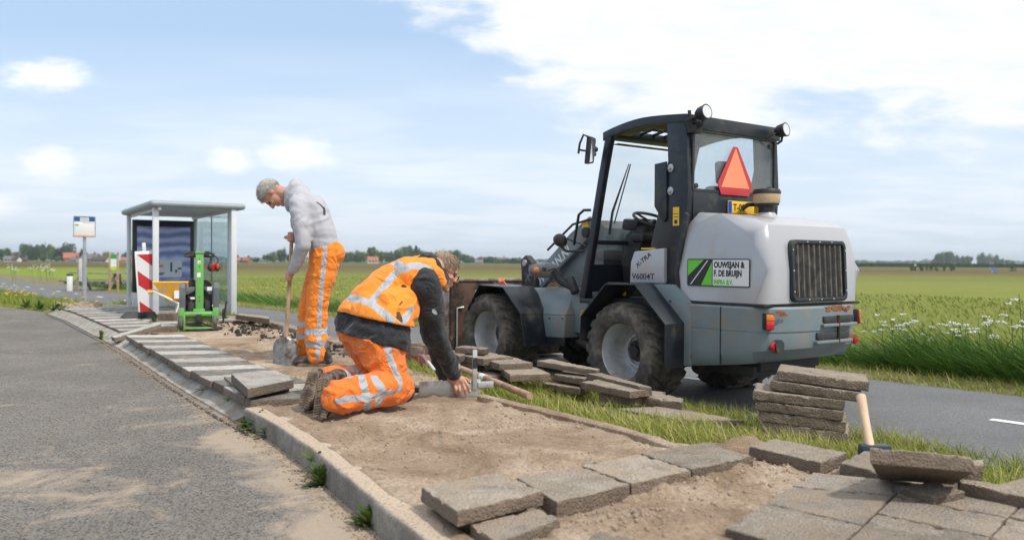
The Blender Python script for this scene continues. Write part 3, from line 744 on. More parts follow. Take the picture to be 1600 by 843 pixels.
class Blades:
    def __init__(s): s.v = []; s.f = []; s.t = []
    def blade(s, p, h, w, lean, curl, tint, seg=3):
        a = random.uniform(0, 6.283); wx, wy = math.cos(a)*w/2, math.sin(a)*w/2
        b = len(s.v); x, y, z = p; lx, ly = lean
        for i in range(seg+1):
            t = i/seg; k = (1-t)**.7 if i < seg else 0
            cx_, cy_ = x+lx*h*(t+curl*t*t), y+ly*h*(t+curl*t*t); cz = z+h*(t-.28*curl*t*t)
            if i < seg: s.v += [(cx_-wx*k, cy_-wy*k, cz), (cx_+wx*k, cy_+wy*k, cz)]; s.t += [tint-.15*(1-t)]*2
            else: s.v.append((cx_, cy_, cz)); s.t.append(tint)
        for i in range(seg-1): q = b+2*i; s.f.append((q, q+1, q+3, q+2))
        q = b+2*(seg-1); s.f.append((q, q+1, q+2))
    def build(s, name, mat, parent=None, loc=None):
        me = bpy.data.meshes.new(name); o3 = loc or (0, 0, 0)
        me.from_pydata([(a-o3[0], b-o3[1], c-o3[2]) for a, b, c in s.v], [], s.f)
        at = me.attributes.new('tint', 'FLOAT', 'POINT'); at.data.foreach_set('value', [max(0, min(1, t)) for t in s.t])
        me.materials.append(mat); me.shade_smooth()
        o = bpy.data.objects.new(name, me); COL.objects.link(o); o.location = o3
        if parent: o.parent = parent
        return o
WIND = Vector((-.55, -.10, 0))
def patchy(p, sc=1.2, off=0): return noise.noise(Vector((p.x*sc+off, p.y*sc, 3.3)))
# near verge strip between the island and the path
def vz(s, n):
    k = nK(s); bq = min(nB(s), 4.95)
    if s >= s_end: t = (n-k)/max(.1, PN0-k); return ROAD-.01+(PATH-.02-ROAD)*t
    z = SAND-.035 if n < bq else SAND-.035+(PATH-.02-SAND+.035)*min(1, (n-bq)/max(.2, (PN0-bq)))
    return max(z, PATH-.02)
B1 = Blades(); cnt = 0; SP0 = Vector((1.83, 4.75, 0))
while cnt < 30000:
    s = random.uniform(.9, 8.5) if random.random() < .85 else random.uniform(0, 2.5)
    bq = min(nB(s), 4.9); n = random.uniform(bq-.02, 5.22)
    p = SN(s, n)
    d = patchy(p, 1.5)+.5*patchy(p, 5, 8)
    edge = (n-bq)
    dens = .40+d*1.3+(.2 if n > 4.6 else 0)
    if edge < .12: dens -= .35
    if random.random() > dens: continue
    h = random.uniform(.03, .115)*(1+.6*d)*(1.25 if n > 4.7 else 1)*(.45 if (p-SP0).length < .42 else 1)
    t = random.random(); tint = .47+.22*d+random.gauss(0, .16)+(.3 if random.random() < .16 else 0)
    B1.blade((p.x, p.y, vz(s, n)-.005), h, random.uniform(.004, .008), (random.gauss(-.25, .4), random.gauss(0, .35)), random.uniform(0, .9), tint); cnt += 1
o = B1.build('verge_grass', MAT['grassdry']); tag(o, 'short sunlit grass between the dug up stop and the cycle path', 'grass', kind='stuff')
# far-left verge (beyond the island) and island's far grass
B2 = Blades()
for _ in range(26000):
    s = 12+38*random.random()**1.5
    k = nK(s) if s < s_end else nK(s)+.05
    lo = (min(nB(s), 4.9)+.1) if s < s_end else k
    n = random.uniform(lo, 5.2); p = SN(s, n); d = patchy(p, .5)
    if n-k < .8 and s > s_end: h = random.uniform(.04, .09)
    else: h = random.uniform(.08, .26)*(1+.5*d)
    B2.blade((p.x, p.y, vz(s, n)-.01), h, random.uniform(.010, .022), (random.gauss(-.2, .35), random.gauss(0, .3)), random.uniform(0, .6), .42+.2*d+random.gauss(0, .14), 2)
o = B2.build('left_verge_grass', MAT['grassdry']); tag(o, 'grass with yellow flowers between the road and the cycle path', 'grass', kind='stuff')
# short mown fringe along the far side of the path, then tall bank
B3 = Blades()
for _ in range(22000):
    s = -2+34*random.random()**1.5; n = PN1-.04+random.random()**1.3*.75; p = SN(s, n); d = patchy(p, 1.0)
    B3.blade((p.x, p.y, PATH-.01), random.uniform(.04, .12)*(1+.4*d)*(.6 if n < 8.05 else 1.2), random.uniform(.006, .013), (random.gauss(-.25, .4), random.gauss(0, .3)), random.uniform(0, .7), .50+.2*d+random.gauss(0, .13)+(.3 if random.random() < .08 else 0), 2)
o = B3.build('path_edge_grass', MAT['grassdry']); tag(o, 'light mown grass fringe along the far side of the cycle path', 'grass', kind='stuff')
B4 = Blades()
def bankh(s): return .50+.16*noise.noise(Vector((s*.35, 0, 2)))+(.04 if s < 4 else -.20)
for _ in range(34000):
    s = -3+ (13*random.random() if random.random() < .66 else 13+30*random.random()**1.2)
    n = 8.45+abs(random.gauss(0, .6)) if random.random() < .85 else random.uniform(8.4, 10.6)
    p = SN(s, n); d = patchy(p, .8); hh = bankh(s)*(1 if n < 9.8 else .75)*min(1, .55+(n-8.4)*1.1)
    B4.blade((p.x, p.y, PATH-.03), hh*random.uniform(.45, 1.35)*(1+.25*d), random.uniform(.009, .018)*(1 if s < 12 else 1.8), (WIND.x*random.uniform(.3, 1.5)+random.gauss(0, .18), random.gauss(-.05, .25)), random.uniform(.3, 1.2), .38+.22*d+random.gauss(0, .15)+(.35 if random.random() < .03 else 0), 4)
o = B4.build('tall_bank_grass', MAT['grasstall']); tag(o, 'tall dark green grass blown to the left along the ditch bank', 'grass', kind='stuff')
# seed heads and paler stalks over the bank
B5 = Blades()
for _ in range(1500):
    s = random.uniform(-3, 30); n = random.uniform(9.0, 11.5); p = SN(s, n)
    B5.blade((p.x, p.y, FIELD), random.uniform(.35, .62)*(1 if s < 8 else .7), .007 if s < 10 else .012, (random.gauss(-.25, .25), random.gauss(0, .15)), .5, random.uniform(.7, 1), 3)
for _ in range(30000):
    s = -6+60*random.random()**1.4; n = 9.8+22*random.random()**1.6; p = SN(s, n); d = patchy(p, .35)
    B5.blade((p.x, p.y, FIELD-.02), random.uniform(.05, .15)*(1+.3*d), random.uniform(.012, .03)*(1+(n-9.8)*.06), (random.gauss(-.3, .3), random.gauss(0, .2)), .5, .5+.2*d+random.gauss(0, .15), 2)
o = B5.build('meadow_grass', MAT['meadowblade']); tag(o, 'pale seeding meadow grass beyond the ditch bank', 'grass', kind='stuff')
# cow parsley plants
def parsley(x, y, z, h, heads, lab, grp):
    rt = thing('cow_parsley', lab, 'wild flower', (x, y, z), 0, grp); 
    st_ = MB(); hd = MB(); top = Vector((-.15*h, 0, h)); st_.tube([(0, 0, 0), top*.5+Vector((-.02, 0, 0)), top], [.006, .005, .003], 5)
    for k in range(heads):
        a = random.uniform(0, 6.28); r_ = random.uniform(.04, .20); q = top+Vector((math.cos(a)*r_, math.sin(a)*r_, random.uniform(-.14, .04)))
        b_ = top*random.uniform(.6, .9); st_.tube([b_, (b_+q)/2+Vector((0, 0, .01)), q], .0022, 4)
        for _ in range(9):
            c = q+Vector((random.uniform(-.032, .032), random.uniform(-.032, .032), random.uniform(-.008, .008))); hd.sph(c, random.uniform(.006, .011), 5, 4)
    st_.build('stem', MAT['weedstem'], rt); hd.build('blossom', MAT['petalwhite'], rt)
MAT['weedstem'] = M('green_stem', (.10, .16, .04), .7)
g0 = 'cow parsley flowering along the ditch bank'
for (px, py, d, h) in ((1392, 500, 9.6, .95), (1378, 505, 9.8, .9), (1403, 497, 9.7, 1.0), (1416, 508, 9.5, .9), (1440, 512, 9.3, .8),
                       (1500, 505, 8.9, .95), (1528, 498, 9.1, 1.0), (1540, 503, 8.8, .95), (1508, 512, 8.8, .9), (1545, 512, 8.6, .9),
                       (1580, 500, 8.3, 1.0), (1592, 462, 8.2, 1.25), (1600, 500, 8.3, 1.0)):
    top = P(px, py, d); h = top.z-FIELD+.02
    parsley(top.x+.15*h, top.y, FIELD, h, random.randint(3, 6), 'white flowering cow parsley above the tall grass on the ditch bank', g0)
for k in range(16):
    px = random.uniform(20, 90); d = random.uniform(36, 44); g = P(px, 436+random.uniform(-6, 4), d); parsley(g.x, g.y, FIELD, random.uniform(.7, 1.0), 5, 'distant cow parsley beside the far end of the cycle path', 'distant cow parsley beside the far end of the cycle path')
# yellow flowers, individually placed
fl = MB(); 
proto = None
for k in range(150):
    s = random.uniform(18.5, 34); k0 = nK(s); n = random.uniform(k0+.9, 5.0)
    if s < 24 and n > 4.6: continue
    if patchy(SN(s, n), .5, 20) < -.12: continue
    p = SN(s, n, 0); z = vz(s, n)+random.uniform(.16, .30); 
    if proto is None:
        rt = thing('yellow_flower', 'yellow wild flower in the grass left of the bus stop pole', 'wild flower', (0, 0, 0), 0, 'yellow wild flowers in the grass left of the bus stop pole')
        q = MB(); 
        for j in range(10): a = j*.628; q.ell((math.cos(a)*.020, math.sin(a)*.020, 0), (math.cos(a)*.020, math.sin(a)*.020, 0), (-math.sin(a)*.009, math.cos(a)*.009, 0), (0, 0, .006), 6, 4)
        q.sph((0, 0, .004), .014, 8, 5); q.build('petals', MAT['petalyellow'], rt); q = MB(); q.tube([(0, 0, -.26), (0.01, 0, -.12), (0, 0, 0)], .003, 4); q.build('stem', MAT['weedstem'], rt); proto = rt; c = rt
    else: c = copy_tree(proto)
    c.location = (p.x, p.y, z); c.scale = (.85,)*3
for k in range(90):   # field flowers beyond the path
    px = random.uniform(150, 800); d = random.uniform(13, 30); r_ = P(px, 440, d); n = nof(r_)
    if n < 8.3 or n > 24: continue
    c = copy_tree(proto); c.location = (r_.x, r_.y, FIELD+random.uniform(.35, .5)); c.scale = (.9,)*3
    c['label'] = 'small yellow flower in the tall grass beyond the cycle path'; c['group'] = 'yellow flowers in the tall grass beyond the cycle path'
# weeds in the kerb joint
def weed(px, py, z, size, lab, n=26, d=None):
    size *= 1.2; n = int(n*2.2)
    g = G(px, py, z); rt = Blades()
    for k in range(n):
        a = random.uniform(0, 6.283); el = random.uniform(.2, 1.2); h = size*random.uniform(.5, 1.1)
        lx, ly = math.cos(a)*(1.25-el), math.sin(a)*(1.25-el)
        # leaf made of paired lobes along a midrib
        w = size*random.uniform(.04, .085); b = len(rt.v); tint = random.uniform(.2, .8)
        base = Vector((g.x, g.y, z)); dirv = Vector((lx, ly, el)).normalized(); sd = dirv.cross(Vector((0, 0, 1))).normalized()
        pts = []
        for i in range(7):
            t = i/6; c = base+dirv*h*t+Vector((0, 0, -h*.35*t*t)); ww = w*(.15+math.sin(t*3.0)*1.1)*(1.25 if i % 2 else .65)*(0 if i == 6 else 1)
            rt.v += [tuple(c-sd*ww), tuple(c+Vector((0, 0, -.003))), tuple(c+sd*ww)]; rt.t += [tint, tint-.1, tint]
        for i in range(6):
            q = b+3*i; rt.f += [(q, q+1, q+4, q+3), (q+1, q+2, q+5, q+4)]
    o = rt.build('weed', MAT['weed'], loc=(g.x, g.y, z)); tag(o, lab, 'weed', 'weeds growing at the kerb'); return o
weed(331, 612, ROAD+.02, .16, 'leafy green weed in front of the bus kerb below the dark tile')
weed(288, 586, ROAD+.02, .15, 'tall thin weed at the bus kerb beside the striped tiles', 18)
weed(410, 672, ROAD, .15, 'spreading weed at the corner where the kerb type changes', 34)
weed(425, 684, ROAD, .12, 'weed low at the kerb corner with long drooping leaves', 22)
weed(384, 668, ROAD, .10, 'small weed left of the spreading kerb corner weed', 14)
weed(502, 758, ROAD, .13, 'thick weed halfway along the near kerb', 36)
weed(498, 735, ROAD+.02, .15, 'upright grassy weed behind the thick weed at the near kerb', 8)
weed(577, 822, ROAD, .11, 'bright leafy weed at the kerb, nearest the camera', 30)
weed(356, 626, SAND+.02, .05, 'tiny moss weed on the kerb end', 6)
weed(240, 512, ROAD+.05, .22, 'grass tuft in the kerb gap far left of the machine', 12)
weed(158, 530, ROAD+.05, .14, 'grass tuft at the kerb joint in front of the tipped tile', 10)
for q, (x, y) in enumerate(((62, 484), (88, 490), (98, 492), (40, 481))): weed(x, y, ROAD, .26, ['round weed at the far end of the kerb', 'second weed at the far end of the kerb', 'third weed near the far end of the kerb', 'leftmost weed at the road edge'][q], 18)
weed(803, 596, .12, .16, 'broad bright leaves in the verge beside the buried pole', 14)
weed(350, 500, SAND, .25, 'thin weed beside the bus shelter post', 8)
# sand clods, dark soil
def clods(name, label, spots, mat, r0, r1, cnt, hgt=.0, parentless=True):
    mb = MB(); 
    for _ in range(cnt):
        x, y, sp, sq = random.choice(spots); px = random.gauss(x, sp); py = random.gauss(y, sq)
        g = G(px, py, SAND); z = ground_z(g.x, g.y, None)
        if z is None: continue
        r_ = r0+(r1-r0)*random.random()**4.5; b = len(mb.v)
        sd_ = random.random()*40; k = 6; ph = 4
        mb.sph((g.x, g.y, z+r_*.3), r_, k, ph)
        for i in range(b, len(mb.v)):
            v = mb.v[i]; c_ = Vector((g.x, g.y, z+r_*.3)); mb.v[i] = c_+(v-c_)*(1+.5*noise.noise(v*60+Vector((sd_, 0, 0))))
    o = mb.build(name, mat, smooth=0, fix=False); tag(o, label, 'soil', kind='stuff'); return o
MAT['clod'] = M('sand_clod', (.33, .25, .18), .95, var=.3, vs=20, bump=.3)
MAT['soil'] = M('dark_soil', (.035, .030, .026), .95, var=.5, vs=12, bump=.5, bs=30)
clods('loose_sand', 'crumbs and clods of sand scattered over the levelled bed', [(1080, 770, 90, 30), (1150, 745, 70, 18), (970, 815, 60, 14), (620, 680, 60, 22), (760, 700, 80, 25), (800, 690, 110, 30), (690, 585, 40, 10), (560, 690, 50, 20), (480, 590, 60, 10), (1240, 725, 60, 15), (480, 600, 60, 12), (640, 570, 40, 10), (470, 690, 12, 12), (560, 770, 20, 20), (860, 655, 60, 10)], MAT['clod'], .002, .009, 5600)
clods('dark_soil', 'dark clods of peaty soil along the far edge of the dig', [(400, 512, 26, 3), (450, 520, 22, 4), (495, 535, 16, 4), (500, 545, 14, 3), (380, 506, 14, 2.5), (390, 522, 14, 2), (425, 531, 9, 2), (540, 550, 12, 3)], MAT['soil'], .010, .038, 420)
clods('sand_spill', 'brown sand heap at the foot of the bus stop pole', [(128, 478, 17, 2.0), (118, 479, 14, 1.8)], MAT['clod'], .03, .08, 260)
o = clods('dry_debris', 'small stones and dry crumbs in the kerb gutter', [(430, 700, 16, 10), (470, 740, 20, 12), (530, 790, 18, 12), (340, 650, 20, 8), (400, 690, 20, 8), (560, 820, 14, 10)], MAT['clod'], .002, .006, 3)
bpy.data.objects.remove(o)
mb = MB()
for _ in range(2600):
    i = random.randint(10, iK+40); d = -abs(random.gauss(.01, .05)); p = offs(Kf, i, d)+Vector((random.uniform(-.05, .05), random.uniform(-.05, .05), 0)); r_ = random.uniform(.002, .007); mb.sph((p.x, p.y, ROAD+r_*.4), r_, 5, 4)
o = mb.build('gutter_grit', MAT['clod'], smooth=0, fix=False); tag(o, 'grit and sand crumbs along the foot of the kerb', 'grit', kind='stuff')
# ================================================================ far trees, hedge, houses
MAT['bark'] = M('tree_bark', (.09, .07, .05), .9)
MAT['cr0'] = leafmat('tree_leaves', [(0, (.025, .055, .015)), (.5, (.05, .10, .025)), (1, (.09, .15, .035))], .6, .15)
MAT['cr1'] = leafmat('light_tree_leaves', [(0, (.05, .085, .02)), (.5, (.08, .13, .03)), (1, (.13, .18, .05))], .6, .15)
MAT['cr2'] = leafmat('copper_tree_leaves', [(0, (.018, .022, .018)), (.5, (.035, .035, .03)), (1, (.05, .045, .04))], .6, .1)
def crown_mesh(seed, n=1500, lumps=9, flat=.8):
    rnd_ = random.Random(seed); B = Blades(); L = []
    for _ in range(lumps):
        a = rnd_.uniform(0, 6.28); r_ = rnd_.uniform(0, .55); L.append((Vector((math.cos(a)*r_, math.sin(a)*r_, rnd_.uniform(.25, .78)*flat)), rnd_.uniform(.22, .42)))
    for _ in range(n):
        c, r_ = rnd_.choice(L); v = Vector((rnd_.gauss(0, 1), rnd_.gauss(0, 1), rnd_.gauss(0, 1))).normalized()
        p = c+v*r_*(rnd_.uniform(.6, 1.05)); p.z = max(p.z, .10+.08*rnd_.random())
        s_ = rnd_.uniform(.035, .075); a = v.cross(Vector((rnd_.random(), rnd_.random(), rnd_.random()))).normalized()*s_; b = v.cross(a).normalized()*s_
        q = len(B.v); B.v += [tuple(p-a), tuple(p-b*.7), tuple(p+a), tuple(p+b)]; B.t += [.5+.35*noise.noise(c*9)+rnd_.uniform(-.25, .25)]*4; B.f.append((q, q+1, q+2, q+3))
    me = bpy.data.meshes.new('crown'); me.from_pydata(B.v, [], B.f); at = me.attributes.new('tint', 'FLOAT', 'POINT'); at.data.foreach_set('value', [max(0, min(1, t)) for t in B.t]); return me
crowns = {}
for mi in ('cr0', 'cr1', 'cr2'):
    crowns[mi] = []
    for k in range(4 if mi != 'cr2' else 2):
        me = crown_mesh(k*7+hash(mi[-1]) % 5); me.materials.append(MAT[mi]); crowns[mi].append(me)
q = MB(); q.tube([(0, 0, 0), (.01, 0, .18), (0, 0, .45)], [.035, .028, .015], 6); q.tube([(0, 0, .2), (.12, .05, .42)], [.02, .008], 5); q.tube([(0, 0, .22), (-.12, -.04, .45)], [.02, .008], 5)
tmp = q.build('trunk', MAT['bark']); trunk_me = tmp.data; bpy.data.objects.remove(tmp)
def tree(px, py_top, d, w_px, mi='cr0', label='', grp=''):
    base = P(px, 409, d); top = P(px, py_top, d); h = top.z-FIELD; w = w_px*d/F
    rt = thing('tree', label, 'tree', (base.x, base.y, FIELD), random.uniform(0, 6), grp)
    cr = bpy.data.objects.new('crown', random.choice(crowns[mi])); COL.objects.link(cr); cr.parent = rt; cr.scale = (w/1.4, w/1.4, h/.76)
    tr = bpy.data.objects.new('trunk', trunk_me); COL.objects.link(tr); tr.parent = rt; tr.scale = (h*.8, h*.8, h)
gL = 'far trees on the left horizon'; gM = 'far trees behind the kneeling man'; gR = 'far trees on the right horizon'; gS = 'low far trees behind the shovel man'
def trees(lst, grp, lab):
    for (x, y, d, w, mi) in lst: tree(x, y, d, w, mi, lab if mi != 'cr2' else lab.replace('green', 'dark copper'), grp if mi != 'cr2' else grp+', the dark ones')
trees([(3, 390, 420, 16, 'cr0'), (12, 389, 430, 14, 'cr0'), (24, 394, 440, 16, 'cr1'), (40, 385, 400, 20, 'cr0'), (50, 392, 420, 14, 'cr2'), (58, 385, 410, 20, 'cr0'), (68, 383, 400, 22, 'cr0'), (80, 383, 430, 18, 'cr1'), (88, 390, 430, 14, 'cr0'), (98, 388, 380, 18, 'cr2'), (108, 384, 460, 20, 'cr0'), (67, 398, 380, 12, 'cr1'), (90, 400, 370, 10, 'cr1'), (30, 398, 380, 14, 'cr2'), (128, 391, 380, 9, 'cr2'), (134, 396, 390, 10, 'cr2'), (166, 396, 420, 18, 'cr1'), (176, 396, 430, 14, 'cr0'), (196, 395, 440, 14, 'cr0'), (203, 390, 440, 8, 'cr0'), (150, 397, 500, 16, 'cr0'), (215, 398, 400, 14, 'cr0')], gL, 'green far tree on the left horizon')
trees([(418, 398, 420, 14, 'cr0'), (428, 396, 420, 16, 'cr1'), (438, 392, 430, 18, 'cr0'), (444, 390, 430, 14, 'cr0'), (400, 402, 420, 18, 'cr1'), (386, 402, 420, 14, 'cr1'), (452, 398, 430, 14, 'cr0'), (375, 403, 430, 12, 'cr0')], gS, 'green low far tree behind the shovel man')
L = []
for x in range(535, 826, 7):
    y = 398-8*math.exp(-((x-585)/18)**2)-12*math.exp(-((x-640)/22)**2)-7*math.exp(-((x-712)/9)**2)-2*math.exp(-((x-560)/20)**2)+random.uniform(-1.5, 1.5)+(3.5 if x > 725 else 0)+(2.5 if x > 770 else 0)
    L.append((x+random.uniform(-2, 2), y, random.uniform(430, 560), random.uniform(14, 22), random.choice(['cr0', 'cr0', 'cr1'])))
trees(L, gM, 'green far tree behind the kneeling man')
trees([(1470, 397, 700, 18, 'cr0'), (1480, 396, 700, 20, 'cr0'), (1490, 397, 720, 18, 'cr1'), (1462, 404, 720, 14, 'cr0'), (1503, 401, 720, 16, 'cr0'), (1512, 401, 720, 16, 'cr0'), (1534, 396, 740, 17, 'cr0'), (1545, 398, 740, 16, 'cr1'), (1556, 399, 740, 12, 'cr0'), (1566, 405, 740, 14, 'cr0'), (1578, 406, 740, 16, 'cr1')], gR, 'green far tree on the right horizon')
L = []
for x in range(1328, 1610, 11):
    if 1458 < x < 1572: continue
    L.append((x, 407.5+random.uniform(-.8, .8)+(-2.5 if 1438 < x < 1452 else 0), random.uniform(1200, 1500), random.uniform(12, 20), random.choice(['cr0', 'cr1'])))
for x in range(735, 900, 12): L.append((x, 404.5+random.uniform(-.8, .8), 1200, 18, 'cr0'))
for x in range(225, 540, 12): L.append((x, 402.3+random.uniform(-.8, .8), 1200, 18, 'cr1'))
trees(L, 'very distant trees on the flat horizon', 'green very distant tree on the flat horizon')
# low hedge at the field's far end on the right
B = Blades()
for _ in range(9000):
    t = random.random(); px = 1325+290*t; d = 330+random.uniform(-3, 3); p = P(px, 415, d)
    z = FIELD+random.uniform(0, 1.25)+.25*noise.noise(Vector((px*.3, 0, 0))); q = len(B.v); s_ = random.uniform(.2, .45); v = Vector((random.gauss(0, 1), random.gauss(0, .4), random.gauss(0, 1))).normalized()*s_; w_ = v.cross(Vector((0, 1, .3))).normalized()*s_
    c = Vector((p.x, p.y, z)); B.v += [tuple(c-v), tuple(c-w_), tuple(c+v), tuple(c+w_)]; B.t += [random.uniform(0, .7)]*4; B.f.append((q, q+1, q+2, q+3))
o = B.build('hedge', MAT['cr0']); tag(o, 'long low dark hedge at the far end of the right field', 'hedge', kind='stuff')
B = Blades()
for _ in range(240):
    px, r_ = random.choice(((1425, 3), (1440, 3), (1448, 3.5), (1455, 3), (1463, 4), (1487, 5), (1582, 5), (1475, 3))); px += random.gauss(0, r_*.5); d = 150+random.uniform(-2, 2); p = P(px, 418, d); c = Vector((p.x, p.y, FIELD+random.uniform(0, .9)))
    q = len(B.v); s_ = .14; v = Vector((random.gauss(0, 1), random.gauss(0, .4), random.gauss(0, 1))).normalized()*s_; w_ = v.cross(Vector((0, 1, .3))).normalized()*s_
    B.v += [tuple(c-v), tuple(c-w_), tuple(c+v), tuple(c+w_)]; B.t += [random.uniform(0, .9)]*4; B.f.append((q, q+1, q+2, q+3))
o = B.build('field_undergrowth', MAT['cr0']); tag(o, 'scattered low bushes in the right field before the hedge', 'undergrowth', kind='stuff')
# houses
MAT['brickwall'] = M('brick_house_wall', (.24, .13, .09), .85, var=.1); MAT['whitewall'] = M('white_house_wall', (.62, .62, .60), .7, var=.05)
MAT['redroof'] = M('orange_tile_roof', (.36, .12, .075), .75, var=.1); MAT['greyroof'] = M('grey_tile_roof', (.15, .14, .15), .8, var=.1); MAT['darkroof'] = M('dark_thatch_roof', (.07, .06, .055), .9, var=.1)
MAT['pane'] = M('window_pane', (.06, .07, .09), .15); MAT['bluepaint'] = M('blue_gable_paint', (.10, .22, .50), .6)
def house(px, d, w_px, h_px, roof, wall, label, rz=0, eave=.45, nwin=3, chim=True):
    base = P(px, 409, d); w = w_px*d/F; h = h_px*d/F; dp = w*.6
    rt = thing('house', label, 'house', (base.x, base.y, FIELD), rz)
    e = h*eave
    mb = MB(); mb.prism([(-dp/2, 0), (dp/2, 0), (dp/2, e), (0, h*.97), (-dp/2, e)], -w/2, w/2, 'x'); mb.build('wall', MAT[wall], rt, smooth=0)
    mb = MB(); t = .25
    for sg in (1, -1):
        mb.prism([(sg*(dp/2+.4), e-.25), (0, h), (0, h+t), (sg*(dp/2+.4), e-.25+t)], -w/2-.3, w/2+.3, 'x')
    rf = mb.build('roof', MAT[roof], rt, smooth=0)
    if chim: mb = MB(); mb.box(w*.3-.4, w*.3+.4, -.4, .4, h-.5, h+1.0); mb.build('chimney', MAT['brickwall'], rf)
    for k in range(nwin):
        x = (k-(nwin-1)/2)*w/(nwin+.5); fr = MB(); fr.box(x-w*.06-.15, x+w*.06+.15, -dp/2-.06, -dp/2+.05, e*.25, e*.85); f_ = fr.build('window', MAT['white'], rt)
        pn = MB(); pn.box(x-w*.06, x+w*.06, -dp/2-.10, -dp/2-.062, e*.30, e*.80); pn.build('pane', MAT['pane'], f_)
    return rt
house(15, 380, 14, 8, 'greyroof', 'whitewall', 'white house with grey roof, leftmost on the horizon', .4)
house(27, 372, 12, 8, 'darkroof', 'whitewall', 'white gabled house with dark roof on the left horizon', -.5)
house(37, 378, 12, 6, 'darkroof', 'brickwall', 'low barn with dark roof on the left horizon', .1)
house(111, 360, 20, 14, 'redroof', 'brickwall', 'brick house with bright orange tile roof behind the bus stop pole', .5)
house(118, 352, 12, 7, 'greyroof', 'whitewall', 'low grey shed right of the orange roofed house', -.3)
house(141, 380, 22, 12, 'greyroof', 'brickwall', 'grey roofed farmhouse right of the bus stop pole', .15)
house(152, 372, 10, 8, 'greyroof', 'whitewall', 'white gable beside the grey roofed farmhouse', .9)
house(157, 365, 24, 8, 'darkroof', 'whitewall', 'long white house with dark roof on the left horizon', .0, nwin=5)
house(200, 380, 16, 7, 'redroof', 'whitewall', 'white house with red roof just left of the bus shelter', .3)
house(368, 400, 12, 9, 'redroof', 'brickwall', 'red brick house right of the bus shelter', .6)
house(386, 400, 12, 8, 'redroof', 'brickwall', 'second red roofed house right of the bus shelter', -.5)
house(413, 420, 14, 7, 'greyroof', 'whitewall', 'small white house with grey roof left of the shovel man', .2)
house(472, 420, 10, 8, 'redroof', 'brickwall', 'house peeking out behind the shovel man', .2)
house(582, 418, 16, 10, 'redroof', 'whitewall', 'white farmhouse among the trees above the kneeling man', .4)
house(748, 420, 12, 6, 'greyroof', 'whitewall', 'pale shed right of the kneeling man on the horizon', .2)
house(780, 560, 26, 9, 'greyroof', 'brickwall', 'large grey barn on the horizon left of the loader', .2)
house(808, 540, 14, 8, 'darkroof', 'brickwall', 'brown gabled house on the horizon left of the loader', -.4)
house(822, 560, 14, 7, 'greyroof', 'whitewall', 'white building just left of the loader lamp on the horizon', .1)
house(1588, 760, 20, 5, 'greyroof', 'brickwall', 'grey building at the right end of the horizon', .1)
# glasshouse
# ---- small things in the field left
def P0(px, py, d): return P(px, py, d)
g = G(178, 440, FIELD); d = 27.0; a = P(178, 409, d)
sb = thing('information_board', 'green and white information board on two wooden posts in the field', 'information board', (a.x, a.y, FIELD), .1)
k = d/F
mb = MB(); z1 = P(0, 400, d).z-FIELD+.1; z0 = P(0, 421, d).z-FIELD
mb.box(-5*k, 5*k, -.02, .02, z0, z1); pb = mb.build('board_panel', MAT['white'], sb)
mb = MB(); mb.box(-4.6*k, 4.6*k, -.026, -.021, z1-.16, z1-.01); mb.build('green_field', M('sign_green', (.03, .30, .12), .5), pb)
mb = MB(); mb.box(-4.6*k, 4.6*k, -.026, -.021, z0+.01, z0+.12); mb.build('lime_field', M('sign_lime', (.45, .62, .05), .5), pb)
for x in (-6*k, 5.9*k): mb = MB(); mb.box(x-.03, x+.03, -.03, .03, -.1, z1+.05); mb.build('post', MAT['wood'], sb, bevel=.005)
d = 30.0; a = P(154, 409, d); k = d/F
MAT['greywood'] = M('silvered_wood', (.26, .23, .20), .85, var=.25, vs=8)
pt = thing('picnic_table', 'weathered wooden picnic table with benches in the field', 'picnic table', (a.x, a.y, FIELD), -.15)
mb = MB(); 
for q in range(4): mb.box(-.95, .95, -.36+q*.185, -.20+q*.185, .68, .73)
mb.build('table_top', MAT['greywood'], pt, bevel=.006)
for sg in (-1, 1):
    mb = MB(); mb.box(-.95, .95, sg*.78-.13, sg*.78+.13, .40, .45); mb.build('bench', MAT['greywood'], pt, bevel=.006)
for x in (-.7, .7):
    mb = MB(); mb.prism([(-.5, 0), (-.42, 0), (.02, .68), (-.08, .68)], x-.04, x+.04, 'x'); mb.prism([(.5, 0), (.42, 0), (-.02, .68), (.08, .68)], x+.045, x+.12, 'x'); mb.box(x-.04, x+.0, -.9, .9, .32, .40); mb.build('leg_frame', MAT['greywood'], pt, bevel=.005)
a = P(141, 409, 30); ps = thing('marker_post', 'short white post with dark cap beside the picnic table', 'post', (a.x-.1, a.y-1.2, FIELD))
mb = MB(); mb.box(-.07, .07, -.07, .07, 0, .62); mb.build('post_body', MAT['white'], ps, bevel=.01); mb = MB(); mb.box(-.08, .08, -.08, .08, .62, .68); mb.build('cap', MAT['plastic'], ps, bevel=.01)
a = P(128, 409, 24); ib = thing('route_board', 'tall narrow pale info panel behind the bus stop pole', 'sign board', (a.x, a.y, FIELD))
mb = MB(); mb.box(-.09, .09, -.015, .015, .55, 1.22); mb.build('board_panel', M('faded_print', (.62, .58, .55), .6, var=.15, vs=8), ib, bevel=.004)
mb = MB(); mb.box(-.12, -.095, -.02, .02, -.05, 1.25); mb.build('post', MAT['greywood'], ib)
mb = MB(); mb.box(.095, .12, -.02, .02, -.05, 1.25); mb.build('post', MAT['greywood'], ib)
